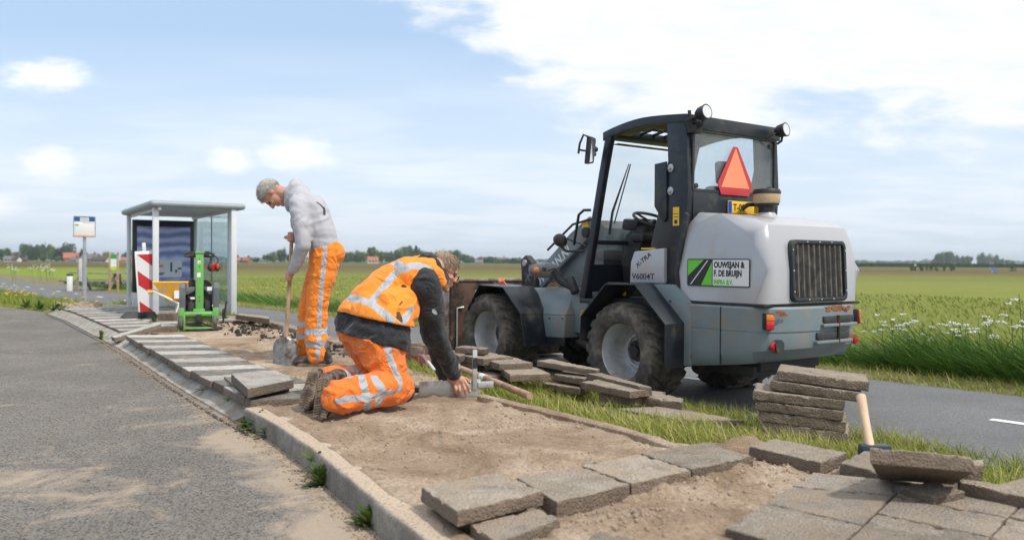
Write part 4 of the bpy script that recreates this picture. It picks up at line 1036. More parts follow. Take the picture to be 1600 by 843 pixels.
# solar panel in the right field
d = 95; a = P(1553, 409, d); spn = thing('solar_panel', 'small tilted blue solar panel far out in the right field', 'solar panel', (a.x, a.y, FIELD), .3)
mb = MB(); spn.scale = (.75,)*3; mb.prism([(-.35, .35), (.35, 1.15), (.32, 1.19), (-.38, .39)], -.5, .5, 'x'); mb.build('panel_frame', MAT['steel'], spn)
mb = MB(); mb.prism([(-.385, .395), (.30, 1.185), (.29, 1.20), (-.395, .41)], -.46, .46, 'x'); mb.build('panel_cells', M('solar_cells', (.03, .06, .16), .25), spn)
mb = MB(); mb.tube([(0, .3, 0), (0, .3, 1.1)], .04, 6); mb.build('post', MAT['steel'], spn)
d = 150; a = P(1430, 409, d); bp = thing('field_post', 'dark post with pale top far out in the right field', 'post', (a.x, a.y, FIELD))
mb = MB(); mb.box(-.12, .12, -.12, .12, 0, .9); mb.build('post_body', MAT['dark'], bp); mb = MB(); mb.box(-.14, .14, -.14, .14, .9, 1.15); mb.build('cap', MAT['white'], bp)
# ================================================================ wheel loader (local: x forward, y left, z up; origin under the rear axle)
az = R(-35.5); hx = Vector((math.sin(az), math.cos(az), 0))
LD = thing('wheel_loader', 'white and blue grey wheel loader with open cab standing on the cycle path', 'wheel loader', (1.511, 7.065, 0), math.atan2(hx.y, hx.x))
MAT['blue'] = M('blue_grey_paint', (.165, .21, .23), .42, var=.12, vs=3, dirt=(.22, .20, .17), ds=3.5, da=.53, rust=(.20, .085, .04), rs=6, ra=.68, bump=.03, bs=30)
MAT['silver'] = M('silver_white_paint', (.41, .415, .44), .30, .15, var=.03, vs=2, dirt=(.40, .38, .35), ds=3, da=.62, coat=.4)
MAT['rim'] = M('silver_rim_paint', (.50, .52, .54), .35, .35, var=.08, dirt=(.33, .29, .24), ds=6, da=.55, rust=(.22, .10, .05), rs=9, ra=.74)
MAT['rust'] = M('rusty_bucket_steel', (.09, .048, .032), .75, .1, var=.5, vs=5, dirt=(.028, .020, .016), ds=6, da=.50, rust=(.30, .16, .10), rs=5, ra=.62, bump=.15, bs=30)
MAT['bright'] = M('worn_steel', (.36, .33, .32), .45, .5, var=.2, dirt=(.20, .13, .10), ds=7, da=.5)
MAT['scrape'] = M('rust_scrape', (.22, .085, .035), .85, var=.3, vs=20)
MAT['decalwhite'] = M('decal_white', (.72, .73, .74), .4, var=.03)
MAT['decalblack'] = M('decal_black', (.02, .022, .022), .5, var=.05)
MAT['decalgreen'] = M('decal_green', (.14, .56, .04), .45, var=.05)
MAT['decalyellow'] = M('decal_yellow', (.80, .50, .03), .45, var=.05)
m, nt, b = newmat('tyre_rubber'); v = objc(nt)
c = ramp(nt, noise_n(nt, v, 8, 8, .7), [(.3, (.028, .026, .024)), (.48, (.075, .068, .060)), (.66, (.19, .16, .13))])
nt.links.new(c, b.inputs['Base Color']); b.inputs['Roughness'].default_value = .85; bumpn(nt, b, noise_n(nt, v, 60, 6), .25, .01); MAT['tyre'] = m

# ---- wheels
def tyre_mesh(Rr=.405, W_=.40, rr=.235):
    mb = MB(); w = W_/2
    prof = [(rr-.005, w-.03), (rr+.012, w-.004), (rr+.05, w+.012), (rr+.10, w+.012), (rr+.135, w-.004), (Rr-.022, w-.028), (Rr-.018, w-.06), (Rr-.016, 0),
            (Rr-.018, -w+.06), (Rr-.022, -w+.028), (rr+.135, -w+.004), (rr+.10, -w-.012), (rr+.05, -w-.012), (rr+.012, -w+.004), (rr-.005, -w+.03)]
    mb.lathe(prof, 56, caps=False)
    nl = 22
    for k in range(nl):
        for sgn in (1, -1):
            th0 = 2*math.pi*(k+(.5 if sgn < 0 else 0))/nl
            # a lug runs from the shoulder to the centre, swept in angle
            st = []
            for q in range(6):
                t = q/5; y = sgn*(w+.002-t*(w-.012)); th = th0+t*.30*1.0
                rad = Rr if q else Rr-.012
                st.append((y, th, rad, .030-.010*t))
            vs = []
            # shoulder drop on the sidewall
            y0, th, rad, hw = st[0]
            secs = [(sgn*(w+.006), th0-.02, Rr-.075, .020, Rr-.090)]+[(y, th, rad, hw, Rr-.045) for (y, th, rad, hw) in st]
            for (y, th, rad, hw, rin) in secs:
                da = hw/Rr
                for (rd, a) in ((rin, th-da), (rad, th-da*.72), (rad, th+da*.72), (rin, th+da)):
                    vs.append((rd*math.cos(a), y, rd*math.sin(a)))
            fs = [(i*4+j, i*4+(j+1) % 4, (i+1)*4+(j+1) % 4, (i+1)*4+j) for i in range(len(secs)-1) for j in range(4)]
            fs += [(0, 1, 2, 3), tuple(len(vs)-4+j for j in range(4))]
            mb.add(vs, fs)
    # raised sidewall ring
    return mb
def make_wheel(x, y, sgn):
    w = bpy.data.objects.new('wheel', None); COL.objects.link(w); w.parent = LD; w.location = (x, y, .375)
    if sgn < 0: w.rotation_euler = (0, 0, math.pi)
    w.rotation_euler.y = random.uniform(0, 1)*0
    tyre_mesh().build('tyre', MAT['tyre'], w, smooth=32)
    rm = MB()
    prof = [(.232, .172), (.250, .190), (.252, .183), (.236, .168), (.228, .150), (.222, .120), (.214, .105), (.212, .02), (.200, -.035), (.188, -.05), (.175, -.052), (.150, -.035), (.142, -.02), (.120, -.020), (.118, -.045), (.085, -.05), (.08, -.02)]
    rm.lathe(prof, 56, caps=False); rm.lathe([(.232, -.19), (.222, -.12), (.212, -.06), (.08, -.06)], 40, caps=False)
    rm.build('rim', MAT['rim'], w, smooth=40)
    hb = MB(); hb.lathe([(.09, -.055), (.09, -.01), (.075, .0), (.05, .005), (.048, .03), (.0, .032)], 24)
    for k in range(8):
        a = k*math.pi/4; hb.lathe([(.012, -.02), (.012, .004), (.0, .006)], 6, (.068*math.cos(a), .004, .068*math.sin(a)))
    hb.build('hub', MAT['dark'], w)
WB = 1.95
for (x, y, sgn) in ((0, .60, 1), (0, -.60, -1), (WB, .60, 1), (WB, -.60, -1)): make_wheel(x, y, sgn)

# ---- chassis and undercarriage
mb = MB(); mb.box(-1.05, .75, -.36, .36, .30, .62); mb.box(-.25, .25, -.42, .42, .25, .50); mb.tube([(0, -.5, .375), (0, .5, .375)], .09, 12)
mb.box(-1.02, -.55, -.36, .40, .26, .34); mb.box(-.30, .35, -.6, .6, .62, .80)
mb.box(1.35, 2.35, -.34, .34, .30, .60); mb.tube([(WB, -.5, .375), (WB, .5, .375)], .09, 12); mb.box(.70, 1.4, -.20, .20, .32, .55)
mb.box(1.7, 2.3, -.30, .30, .6, .70)
mb.build('chassis', MAT['dark'], LD, bevel=.008)
# ---- lower rear body (counterweight)
def planhalf(s=1.0, xr=0.0): return [(-.47, .61*s), (-1.00, .61*s), (-1.15, .585*s), (-1.24+xr, .52*s), (-1.30+xr, .38*s), (-1.325+xr, .20*s), (-1.33+xr, 0)]
def ring(s, xr, z, zr=0):
    h = planhalf(s, xr); full = h+[(x, -y) for (x, y) in reversed(h[:-1])]
    return [(x, y, z+zr*max(0, (-x-.55)/.75)) for (x, y) in full]
mb = MB(); rings = [ring(.93, .16, .30, .11), ring(.97, .07, .33, .11), ring(1.0, .01, .40, .09), ring(1.0, 0, .50, .03), ring(1.0, 0, .60, 0), ring(.995, .008, .602, 0), ring(.995, .008, .612, 0), ring(1.0, 0, .614, 0), ring(1.0, 0, .70, 0), ring(1.0, .0, .775, 0), ring(.985, .012, .79, 0)]
vs = [p for r_ in rings for p in r_]; k = len(rings[0])
fs = [(i*k+j, i*k+(j+1) % k, (i+1)*k+(j+1) % k, (i+1)*k+j) for i in range(len(rings)-1) for j in range(k)]+[tuple(range(k)), tuple((len(rings)-1)*k+j for j in range(k))]
mb.add(vs, fs); cw = mb.build('counterweight', MAT['blue'], LD, smooth=30)
mb = MB(); mb.box(-.889, -.881, .606, .6135, .36, .78); mb.box(-.889, -.881, -.6135, -.606, .36, .78); mb.build('panel_seam', MAT['black'], cw)
for (z, y0, y1, n_) in ((.784, -.34, -.02, 26), (.765, .42, .52, 8), (.56, -.5, -.2, 10)):
    mb = MB()
    for _ in range(n_):
        y = random.uniform(y0, y1); w_ = random.uniform(.008, .03); h_ = random.uniform(.004, .014); zc = z-random.random()*.03; x = -1.3315+abs(y)**2.2*.12
        mb.box(x-.0012, x+.002, y-w_, y+w_, zc-h_, zc+h_)
    mb.build('rust_scrape', MAT['scrape'], cw)
# tow slots at the rear: proud boxes coloured dark to look recessed
MAT['slotshade_bezel'] = M('slot_shade_and_bezel_paint', (.03, .036, .04), .7, rust=(.16, .06, .03), rs=14, ra=.6)  # dark colour painted as the slots' shade, with rust; the lamp bezel shares it
for (z0, z1, y0, y1) in ((.665, .715, -.36, .02), (.545, .600, -.30, .10)):
    mb = MB(); mb.prism([(y0, z0), (y1-.02, z0), (y1, z0+.01), (y1, z1), (y0, z1)], -1.345, -1.27, 'x'); mb.build('tow_slot_shade', MAT['slotshade_bezel'], cw, bevel=.008)
    mb = MB(); mb.prism([(y0-.025, z0-.028), (y1+.02, z0-.028), (y1+.02, z0-.004), (y0-.025, z0-.004)], -1.360, -1.27, 'x'); mb.build('slot_lip', MAT['blue'], cw, bevel=.007)
mb = MB(); mb.tube([(-1.35, -.15, .52), (-1.35, -.15, .72)], .012, 10); mb.build('tow_pin', MAT['rust'], cw)
for sg in (1, -1):
    t = bpy.data.objects.new('tail_light', None); COL.objects.link(t); t.parent = LD; t.location = (-1.245, .535*sg, .69); t.scale = (.8, .72, .74); t.rotation_euler = (0, 0, -.45*sg)
    mb = MB(); mb.box(-.03, .03, -.046, .046, -.078, .078); mb.build('lamp_housing', MAT['plastic'], t, bevel=.006)
    mb = MB(); mb.box(-.046, -.0302, -.040, .040, .012, .070); mb.build('indicator_lens', MAT['orangelamp'], t, bevel=.005)
    mb = MB(); mb.box(-.046, -.0302, -.040, .040, -.072, .010); mb.build('brake_lens', MAT['redlamp'], t, bevel=.005)
    mb = MB(); mb.lathe([(0, -.008), (.028, -.008), (.034, 0), (.034, .01)], 20, (-1.272, .50*sg, .515), 'x'); mb.build('reflector', MAT['redlamp'], LD)
mb = MB(); mb.lathe([(.0, -.03), (.048, -.03), (.048, .012), (.040, .014), (.036, 0.0), (.0, .0)], 20, (-1.262, .46, .515), 'x'); mb.build('lamp_bezel', MAT['slotshade_bezel'], LD)
mb = MB(); mb.tube([(-1.10, -.50, .876), (-1.10, -.70, .876)], .030, 14, caps=False); mb.tube([(-1.10, -.698, .876), (-1.10, -.50, .876)], .024, 14, caps=False); mb.build('exhaust_pipe', MAT['dark'], LD)

# ---- engine hood
bm = bmesh.new()
prof = [(-.475, .812), (-1.262, .812), (-1.258, 1.05), (-1.235, 1.26), (-1.19, 1.375), (-1.08, 1.425), (-.80, 1.470), (-.55, 1.492), (-.50, 1.45), (-.405, 1.03), (-.445, .86)]
HWt = .575
va = [bm.verts.new((x, -HWt, z)) for x, z in prof]; vb = [bm.verts.new((x, HWt, z)) for x, z in prof]; n = len(prof)
bm.faces.new(va); bm.faces.new(list(reversed(vb)))
for i in range(n): bm.faces.new((va[i], vb[i], vb[(i+1) % n], va[(i+1) % n]))
bm.edges.ensure_lookup_table()
def sideedge(e):
    a, b_ = e.verts; return abs(abs(a.co.y)-HWt) < 1e-4 and abs(a.co.y-b_.co.y) < 1e-4 and a.co.z > .815 or (abs(a.co.y-b_.co.y) < 1e-4 and b_.co.z > .815)
es = [e for e in bm.edges if abs(e.verts[0].co.y-e.verts[1].co.y) < 1e-4 and not (abs(e.verts[0].co.z-.812) < 1e-3 and abs(e.verts[1].co.z-.812) < 1e-3) and not (e.verts[0].co.x > -.52 and e.verts[1].co.x > -.52)]
bmesh.ops.bevel(bm, geom=es, offset=.105, segments=7, affect='EDGES', profile=.52, clamp_overlap=True)
bmesh.ops.recalc_face_normals(bm, faces=bm.faces)
# taper: narrower upwards and rearwards
for v_ in bm.verts:
    t = (v_.co.z-.812)/.68; v_.co.y *= 1-.07*t*t
me = bpy.data.meshes.new('hood'); bm.to_mesh(me); bm.free(); me.materials.append(MAT['silver']); me.shade_smooth(); me.set_sharp_from_angle(angle=R(38))
hood = bpy.data.objects.new('hood', me); COL.objects.link(hood); hood.parent = LD
HB_ = BVHTree.FromPolygons([v.co for v in me.vertices], [tuple(p.vertices) for p in me.polygons])
mb = MB(); mb.box(-1.25, -.47, -.585, .585, .792, .810); mb.build('rubber_seal', MAT['plastic'], LD, bevel=.004)
for s_ in (-1, 1):
    mb = MB(); mb.prism([(-.44, .80), (-.475, .80), (-.435, 1.03), (-.53, 1.47), (-.50, 1.49), (-.400, 1.03)], s_*.585, s_*.55)
    mb.build('hood_edge_trim', MAT['plastic'], hood, bevel=.004)
# grille
gx = -1.262
gr = bpy.data.objects.new('grille', None); COL.objects.link(gr); gr.parent = hood; gr.location = (gx, -.02, 1.045); gr.rotation_euler = (0, R(3), 0)
def rrect(w, h, r, n=5):
    out = []
    for cx_, cy_, a0 in ((w-r, h-r, 0), (-w+r, h-r, 90), (-w+r, -h+r, 180), (w-r, -h+r, 270)):
        for q in range(n+1):
            a = R(a0+90*q/n); out.append((cx_+r*math.cos(a), cy_+r*math.sin(a)))
    return out
def ringplate(mb, w, h, r, t, x0, x1):
    o_ = rrect(w, h, r); i_ = rrect(w-t, h-t, max(.01, r-t*.6)); n = len(o_)
    vs = [(x0, *p) for p in o_]+[(x0, *p) for p in i_]+[(x1, *p) for p in o_]+[(x1, *p) for p in i_]
    fs = []
    for j in range(n):
        k = (j+1) % n
        fs += [(j, k, n+k, n+j), (2*n+j, 3*n+j, 3*n+k, 2*n+k), (j, 2*n+j, 2*n+k, k), (n+j, n+k, 3*n+k, 3*n+j)]
    mb.add(vs, fs)
mb = MB(); ringplate(mb, .335, .225, .05, .030, -.022, .04); mb.build('grille_frame', MAT['black'], gr, bevel=.004)
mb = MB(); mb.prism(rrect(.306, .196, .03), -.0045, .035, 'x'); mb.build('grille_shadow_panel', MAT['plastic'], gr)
mb = MB()
MAT['louvre'] = M('dusty_louvre', (.075, .068, .06), .7, var=.3, vs=20, dirt=(.16, .14, .12), ds=14, da=.5)
for k in range(9):
    y = -.262+k*.0655
    mb.prism([(-.0046, y-.020), (-.019, y-.006), (-.019, y+.006), (-.0046, y+.012)], -.19, .19, 'z')
mb.build('louvres', MAT['louvre'], gr)
for a in [(-.32, -.15), (-.32, 0), (-.32, .15), (.32, -.15), (.32, 0), (.32, .15), (-.15, .21), (0, .21), (.15, .21), (-.15, -.21), (0, -.21), (.15, -.21)]:
    mb = MB(); mb.sph((-.023, a[0], a[1]), .006, 8, 5); mb.build('bolt', MAT['steel'], gr)
# latch oval on the corner
mb = MB(); o_ = rrect(.036, .088, .034, 6); mb.prism(o_, -.03, .02, 'x')
lt = mb.build('hood_latch', MAT['silver'], hood, bevel=.012); lt.location = (-1.188, .488, .985); lt.rotation_euler = (0, 0, -.80)
# company decal on both sides
def decal(sg):
    y = .5785*sg; root = bpy.data.objects.new('company_sign', None); COL.objects.link(root); root.parent = hood
    X = Vector((-1, 0, 0))*sg; O_ = Vector((-.53 if sg > 0 else -1.12, y, .925))
    # vertical panel: lower-left O_, x axis X (to the right as seen), y axis up
    Wd, Hd = .59, .205
    mm = frame_m(O_, X, (0, 0, 1))
    def pl(name, poly, mat, off, parent=root):
        q = MB(); q.T = mm; q.prism([(a, b_) for a, b_ in poly], off-.0008, off, 'z'); return q.build(name, mat, parent, smooth=0)
    def rr2(x0, x1, y0, y1, r): return [(a+(x0+x1)/2, b_+(y0+y1)/2) for a, b_ in rrect((x1-x0)/2, (y1-y0)/2, r, 3)]
    sgn = pl('sign_border', rr2(0, Wd, 0, Hd, .012), MAT['decalblack'], .001)
    pl('sign_field', rr2(.252, Wd-.008, .008, Hd-.008, .006), MAT['decalwhite'], .0022)
    pl('green_corner', [(.008, .075), (.008, Hd-.008), (.165, Hd-.008)], MAT['decalgreen'], .0022)
    pl('green_corner', [(.14, .008), (.244, .008), (.244, Hd-.022)], MAT['decalgreen'], .0022)
    pl('road_line', [(.030, .012), (.042, .012), (.208, Hd-.012), (.198, Hd-.012)], MAT['decalwhite'], .0022)
    for (tx, s_, yy, mt) in (('OUWEJAN &', .060, Hd-.064, 'decalblack'), ('F. DE BRUIJN', .060, Hd-.126, 'decalblack'), ('INFRA B.V.', .047, .018, 'decalgreen')):
        text('lettering', tx, s_, MAT[mt], root, mm @ Matrix.Translation((.262, yy, .0026)), .0004, sx=.82 if 'BR' not in tx else .76, bold=.0028)
for sg in (1, -1): decal(sg)
# ---- cab
cab = bpy.data.objects.new('cab', None); COL.objects.link(cab); cab.parent = LD
YO, YI = .56, .495
mb = MB()
Bp_ = [(-.49, 2.20), (-.285, 2.215), (-.30, 1.90), (-.235, 1.62), (-.115, 1.24), (-.25, .93), (-.46, .93), (-.385, 1.03), (-.50, 1.45), (-.515, 1.70)]
for s_ in (1, -1): mb.prism(Bp_, s_*YO, s_*YI)
for s_ in (1, -1):
    path = [(.775, .78), (.70, 1.10), (.605, 1.52), (.525, 1.86), (.455, 2.13), (.435, 2.19)]
    out = path+[(x-.072, z-.01) for x, z in reversed(path)]
    mb.prism(out, s_*YO, s_*(YO-.055))
fr_ = mb.build('cab_post', MAT['black'], cab, bevel=.006)
mb = MB(); mb.box(-.525, -.465, -.56, .56, 2.135, 2.245); mb.build('rear_beam', MAT['black'], cab, bevel=.008)
mb = MB(); mb.box(-.515, -.46, -.5, .5, 1.40, 1.665); mb.build('rear_lower_panel', MAT['black'], cab, bevel=.008)
mb = MB(); mb.box(.56, .60, -.50, .50, 1.255, 1.295); mb.build('front_crossbar', MAT['black'], cab, bevel=.004)
mb = MB(); mb.prism([(.755, .78), (.70, 1.08), (.665, 1.08), (.715, .78)], -.505, .505); mb.build('front_wall', MAT['black'], cab, bevel=.004)
mb = MB(); mb.box(-.45, .77, -.56, .56, .735, .778); mb.build('cab_floor', MAT['black'], cab, bevel=.005)
mb = MB(); mb.prism([(.72, .78), (.68, 1.0), (.25, .86), (.20, .78)], -.558, -.52); mb.prism([(.60, .78), (.60, .84), (.3, .84), (.3, .78)], .52, .558); mb.build('door_sill', MAT['black'], cab, bevel=.004)
# roof: curved plate with a perforated front field
def rz_(x):
    t = (x+.5)/.95; return 2.245+.055*math.sin(t*math.pi*.62+.25)-.135*max(0, t-.45)**1.6*1.0-.02
mb = MB()
def roofseg(x0, x1, y0, y1, th=.05, n=None):
    n = n or max(1, int((x1-x0)/.1)); 
    xs = [x0+(x1-x0)*i/n for i in range(n+1)]
    poly = [(x, rz_(x)) for x in xs]+[(x, rz_(x)-th) for x in reversed(xs)]
    mb.prism(poly, y0, y1)
roofseg(-.52, -.02, -.54, .54); roofseg(.34, .47, -.54, .54); roofseg(-.02, .34, .36, .54); roofseg(-.02, .34, -.54, -.36)
for k in range(1, 5): roofseg(-.02, .34, -.36+k*.144-.016, -.36+k*.144+.016, .02)
for x in (.09, .20): mb.T = None; mb.box(x, x+.035, -.358, .358, rz_(x)-.022, rz_(x)-.001)
mb.build('roof', MAT['black'], cab, bevel=.005)
mb = MB()
for s_ in (1, -1):
    xs = [-.50+.97*i/10 for i in range(11)]
    mb.prism([(x, rz_(x)+.012) for x in xs]+[(x, rz_(x)-.062) for x in reversed(xs)], s_*.562, s_*.512)
mb.build('roof_rail', MAT['black'], cab, bevel=.006)
MAT['lining'] = M('olive_roof_lining', (.13, .14, .03), .8, var=.2)
mb = MB(); mb.box(-.44, -.03, -.48, .48, 2.205, 2.212); mb.box(.355, .43, -.48, .48, 2.12, 2.126); mb.build('roof_lining', MAT['lining'], cab)
# glass
mb = MB(); mb.box(-.500, -.494, -.50, .50, 1.665, 2.135); mb.build('rear_window', MAT['dirtyglass'], cab)
MAT['winseal'] = MAT['plastic']
mb = MB(); mb.T = frame_m((-.503, 0, 1.90), (0, -1, 0), (0, 0, 1)); mb2 = MB()
ringplate(mb2, .515, .245, .03, .022, -.518, -.488)
for i, p in enumerate(mb2.v): mb2.v[i] = Vector((p.x, p.y, p.z+1.90))
mb2.build('window_gasket', MAT['plastic'], cab)
mb = MB(); mb.prism([(.665, 1.30), (.43, 2.11), (.436, 2.112), (.671, 1.30)], -.5, .5); mb.prism([(.715, 1.09), (.668, 1.255), (.674, 1.257), (.721, 1.09)], -.5, .5); mb.build('windscreen', MAT['glass'], cab)
mb = MB(); mb.tube([(.60, .36, 1.35), (.58, .34, 1.55), (.50, .22, 1.98)], [.012, .012, .004], 6); mb.tube([(.60, .30, 1.45), (.50, .20, 1.98)], .006, 5); mb.build('wiper', MAT['plastic'], cab)
# rear bracket plates with bolts at the door hinge
mb = MB(); mb.prism([(-.30, 1.90), (-.17, 1.89), (-.17, 1.55), (-.27, 1.42), (-.30, 1.45)], .562, .576); 
br = mb.build('hinge_plate', MAT['black'], cab, bevel=.003)
mb = MB()
for z in (1.845, 1.665): mb.lathe([(.032, 0), (.032, .008), (.016, .014), (.012, .024), (0, .026)], 14, (-.335, .560, z))
mb.build('hinge_bolts', MAT['steel'], br)
mb = MB(); mb.box(-.425, -.36, .5602, .5615, 1.39, 1.535); s1 = mb.build('warning_sticker', MAT['decalyellow'], cab); 
mb = MB(); mb.lathe([(.018, 0), (.018, .001)], 12, (-.392, .5616, 1.42)); mb.box(-.418, -.367, .5616, .5622, 1.455, 1.46); mb.box(-.418, -.367, .5616, .5622, 1.48, 1.485); mb.build('sticker_print', MAT['decalblack'], s1)
# slow vehicle triangle
MAT['fluo'] = M('fluorescent_orange', (.90, .27, .14), .5, var=.04); MAT['redrefl'] = M('red_reflector', (.48, .03, .04), .35, var=.06)
tg = bpy.data.objects.new('warning_triangle', None); COL.objects.link(tg); tg.parent = cab
def ypoly(name, pts, x0, x1, mat): mb = MB(); mb.prism(pts, x0, x1, 'x'); return mb.build(name, mat, tg)
ypoly('red_border', [(.045, 2.035), (-.005, 2.035), (-.192, 1.735), (-.152, 1.645), (.192, 1.645), (.232, 1.735)], -.5215, -.528, MAT['redrefl'])
ypoly('orange_centre', [(.020, 2.025), (.192, 1.705), (-.152, 1.705)], -.5285, -.5295, MAT['fluo'])
# licence plate and yellow box
pl = bpy.data.objects.new('licence_plate', None); COL.objects.link(pl); pl.parent = cab
mb = MB(); mb.box(-.530, -.524, -.26, .11, 1.50, 1.600); mb.build('plate_face', MAT['decalyellow'], pl, bevel=.002)
mb = MB(); mb.box(-.5312, -.5301, .065, .108, 1.504, 1.596); mb.build('blue_strip', M('plate_blue', (.01, .06, .42), .4), pl)
text('lettering', 'T-08', .075, MAT['decalblack'], pl, frame_m((-.5318, .05, 1.525), (0, -1, 0), (0, 0, 1)), .0004, bold=.001)
mb = MB(); mb.tube([(-.56, -.02, 1.535), (-.60, -.05, 1.57), (-.63, -.14, 1.575), (-.62, -.20, 1.55)], .018, 8); mb.build('cable_loop', MAT['plastic'], cab)
mb = MB(); mb.box(-.66, -.60, -.26, -.12, 1.50, 1.56); mb.build('connector_box', MAT['decalyellow'], cab, bevel=.008)
# ---- air pre filter on the hood
af = bpy.data.objects.new('air_intake', None); COL.objects.link(af); af.parent = LD; af.location = (-.74, -.10, 0)
mb = MB(); mb.lathe([(.11, 1.44), (.085, 1.475), (.062, 1.50), (.060, 1.505)], 24, ax='z'); mb.build('intake_base', MAT['silver'], af)
mb = MB(); mb.lathe([(.062, 1.50), (.062, 1.545), (.095, 1.56), (.098, 1.572)], 24, ax='z'); mb.build('intake_neck', MAT['plastic'], af)
MAT['filter'] = M('dusty_clear_bowl', (.50, .36, .20), .35, var=.15, vs=12)
mb = MB(); mb.lathe([(.094, 1.57), (.104, 1.585), (.106, 1.63), (.104, 1.65)], 28, ax='z'); mb.build('dust_bowl', MAT['filter'], af)
mb = MB(); mb.lathe([(.108, 1.648), (.110, 1.665), (.100, 1.685), (.04, 1.692), (0, 1.693)], 28, ax='z'); mb.build('intake_cap', MAT['plastic'], af)
# ---- work lights
def worklight(x, y, z, rz, name='work_light', mat=None):
    w = bpy.data.objects.new(name, None); COL.objects.link(w); w.parent = LD; w.location = (x, y, z); w.rotation_euler = (0, R(8), rz)
    mb = MB(); mb.lathe([(.0, .055), (.035, .05), (.052, .02), (.058, -.04), (.060, -.045), (.056, -.048), (.050, -.046)], 24, ax='x'); mb.build('lamp_housing', MAT['plastic'], w)
    mb = MB(); mb.lathe([(.0495, -.047), (.03, -.052), (0, -.054)], 24, ax='x'); l = mb.build('lens', MAT['chrome'], w)
    mb = MB(); mb.tube([(0, 0, -.05), (.01, 0, -.085), (.05, .0, -.10)], .011, 8); mb.tube([(0, 0, 0), (.04, .07, -.03), (.10, .09, -.05)], .008, 6); mb.build('bracket', MAT['dark'], w)
worklight(-.60, .50, 2.245, 0); worklight(-.60, -.47, 2.205, .12)
mb = MB(); mb.box(-.56, -.50, .46, .56, 2.10, 2.16); mb.tube([(-.53, .55, 2.13), (-.53, .57, 2.27)], .014, 8); mb.tube([(-.53, .50, 2.17), (-.58, .50, 2.17)], .016, 8); mb.build('lamp_bracket', MAT['dark'], cab, bevel=.003)
for y, z in ((-.44, 1.725), (.46, 1.70), (-.45, 2.08)):
    mb = MB(); mb.lathe([(.02, 0), (.02, -.012), (0, -.014)], 12, (-.50, y, z), 'x'); mb.build('window_latch', MAT['plastic'], cab)
# ---- interior
mb = MB(); mb.box(-.42, -.02, -.24, .24, 1.00, 1.14); mb.prism([(-.44, 1.10), (-.30, 1.10), (-.36, 1.72), (-.46, 1.72)], -.21, .21); mb.box(-.40, 0, -.2, .2, .78, 1.0)
mb.build('seat', MAT['plastic'], cab, bevel=.03, seg=3)
mb = MB(); mb.prism([(-.47, 1.74), (-.40, 1.74), (-.385, 1.92), (-.45, 1.93)], -.12, .12); mb.build('headrest', MAT['greyplastic'], cab, bevel=.02)
mb = MB(); mb.prism([(.60, .78), (.66, 1.10), (.60, 1.36), (.44, 1.44), (.36, 1.36), (.42, 1.2), (.42, .78)], -.11, .17); mb.box(.34, .5, -.12, .20, 1.28, 1.36)
sc_ = mb.build('steering_column', MAT['plastic'], cab, bevel=.025, seg=3)
mb = MB(); mb.prism([(.42, 1.475), (.62, 1.50), (.64, 1.40), (.46, 1.38)], -.12, .18); mb.build('dashboard', MAT['plastic'], cab, bevel=.02)
mb = MB(); mb.box(.455, .56, -.08, .14, 1.489, 1.4935); mb.build('instrument_panel', M('instrument_panel', (.12, .12, .12), .3, rust=(.5, .1, .08), rs=30, ra=.62), cab)
sw = bpy.data.objects.new('steering_wheel', None); COL.objects.link(sw); sw.parent = cab; sw.location = (.36, .04, 1.475); sw.rotation_euler = (0, R(-24), 0)
mb = MB(); mb.tube([(.19*math.cos(2*math.pi*k/28), .19*math.sin(2*math.pi*k/28), 0) for k in range(29)], .014, 8, caps=False)
for a in (20, 140, 260): mb.tube([(0, 0, -.03), (.19*math.cos(R(a)), .19*math.sin(R(a)), 0)], .011, 6)
mb.build('wheel_rim', MAT['plastic'], sw)
mb = MB(); mb.lathe([(.05, -.05), (.05, -.02), (.03, -.01), (0, -.01)], 16, ax='z'); mb.tube([(0, 0, -.2), (0, 0, -.03)], .025, 10); mb.sph((-.12, .12, .035), .022); mb.tube([(-.12, .12, 0), (-.12, .12, .03)], .007, 6); mb.build('wheel_hub', MAT['plastic'], sw)
mb = MB(); mb.tube([(.2, -.32, .8), (.18, -.32, 1.12)], .03, 8); mb.box(-.2, .25, -.42, -.28, 1.0, 1.12); mb.tube([(.18, -.33, 1.1), (.22, -.33, 1.25)], .012, 6); mb.sph((.22, -.33, 1.27), .03)
mb.build('control_console', MAT['plastic'], cab, bevel=.01)
# camera/headlamp shapes seen through the windscreen
mb = MB(); mb.box(.74, .86, .05, .30, 1.12, 1.22); mb.sph((.78, -.18, 1.35), .10); mb.box(.70, .80, -.30, -.05, 1.05, 1.38); mb.tube([(.75, -.02, 1.0), (.75, -.02, 1.30)], .035, 8); mb.build('front_control_block', MAT['greyplastic'], LD, bevel=.02)
# ---- side panel with X-TRA / V6004T
MAT['panelwhite'] = MAT['silver']
mb = MB(); mb.prism([(.035, 1.19), (-.30, 1.215), (-.30, .935), (.085, .925), (.075, 1.10)], .545, .60)
sp_ = mb.build('side_panel', MAT['silver'], LD, bevel=.012, seg=3)
mb = MB(); mb.box(-.18, -.04, .55, .592, 1.207, 1.219); mb.build('yellow_strip', MAT['decalyellow'], sp_)
text('lettering', 'V6004T', .066, MAT['decalblack'], sp_, frame_m((.055, .6012, .965), (-1, 0, 0), (0, 0, 1)), .0005, sx=1.22, bold=.0008)
text('lettering', 'X-TRA', .055, MAT['decalblack'], sp_, frame_m((-.005, .6012, 1.055), Vector((-1, 0, .62)), Vector((.62, 0, 1))), .0005, sx=1.2, bold=.0008)
mb = MB(); mb.box(.20, .44, .50, .53, .80, .93); mb.build('fuse_cover', MAT['plastic'], cab, bevel=.01)
mb = MB(); mb.box(.30, .39, .5302, .532, .86, .91); mb.build('info_sticker', MAT['decalwhite'], cab)
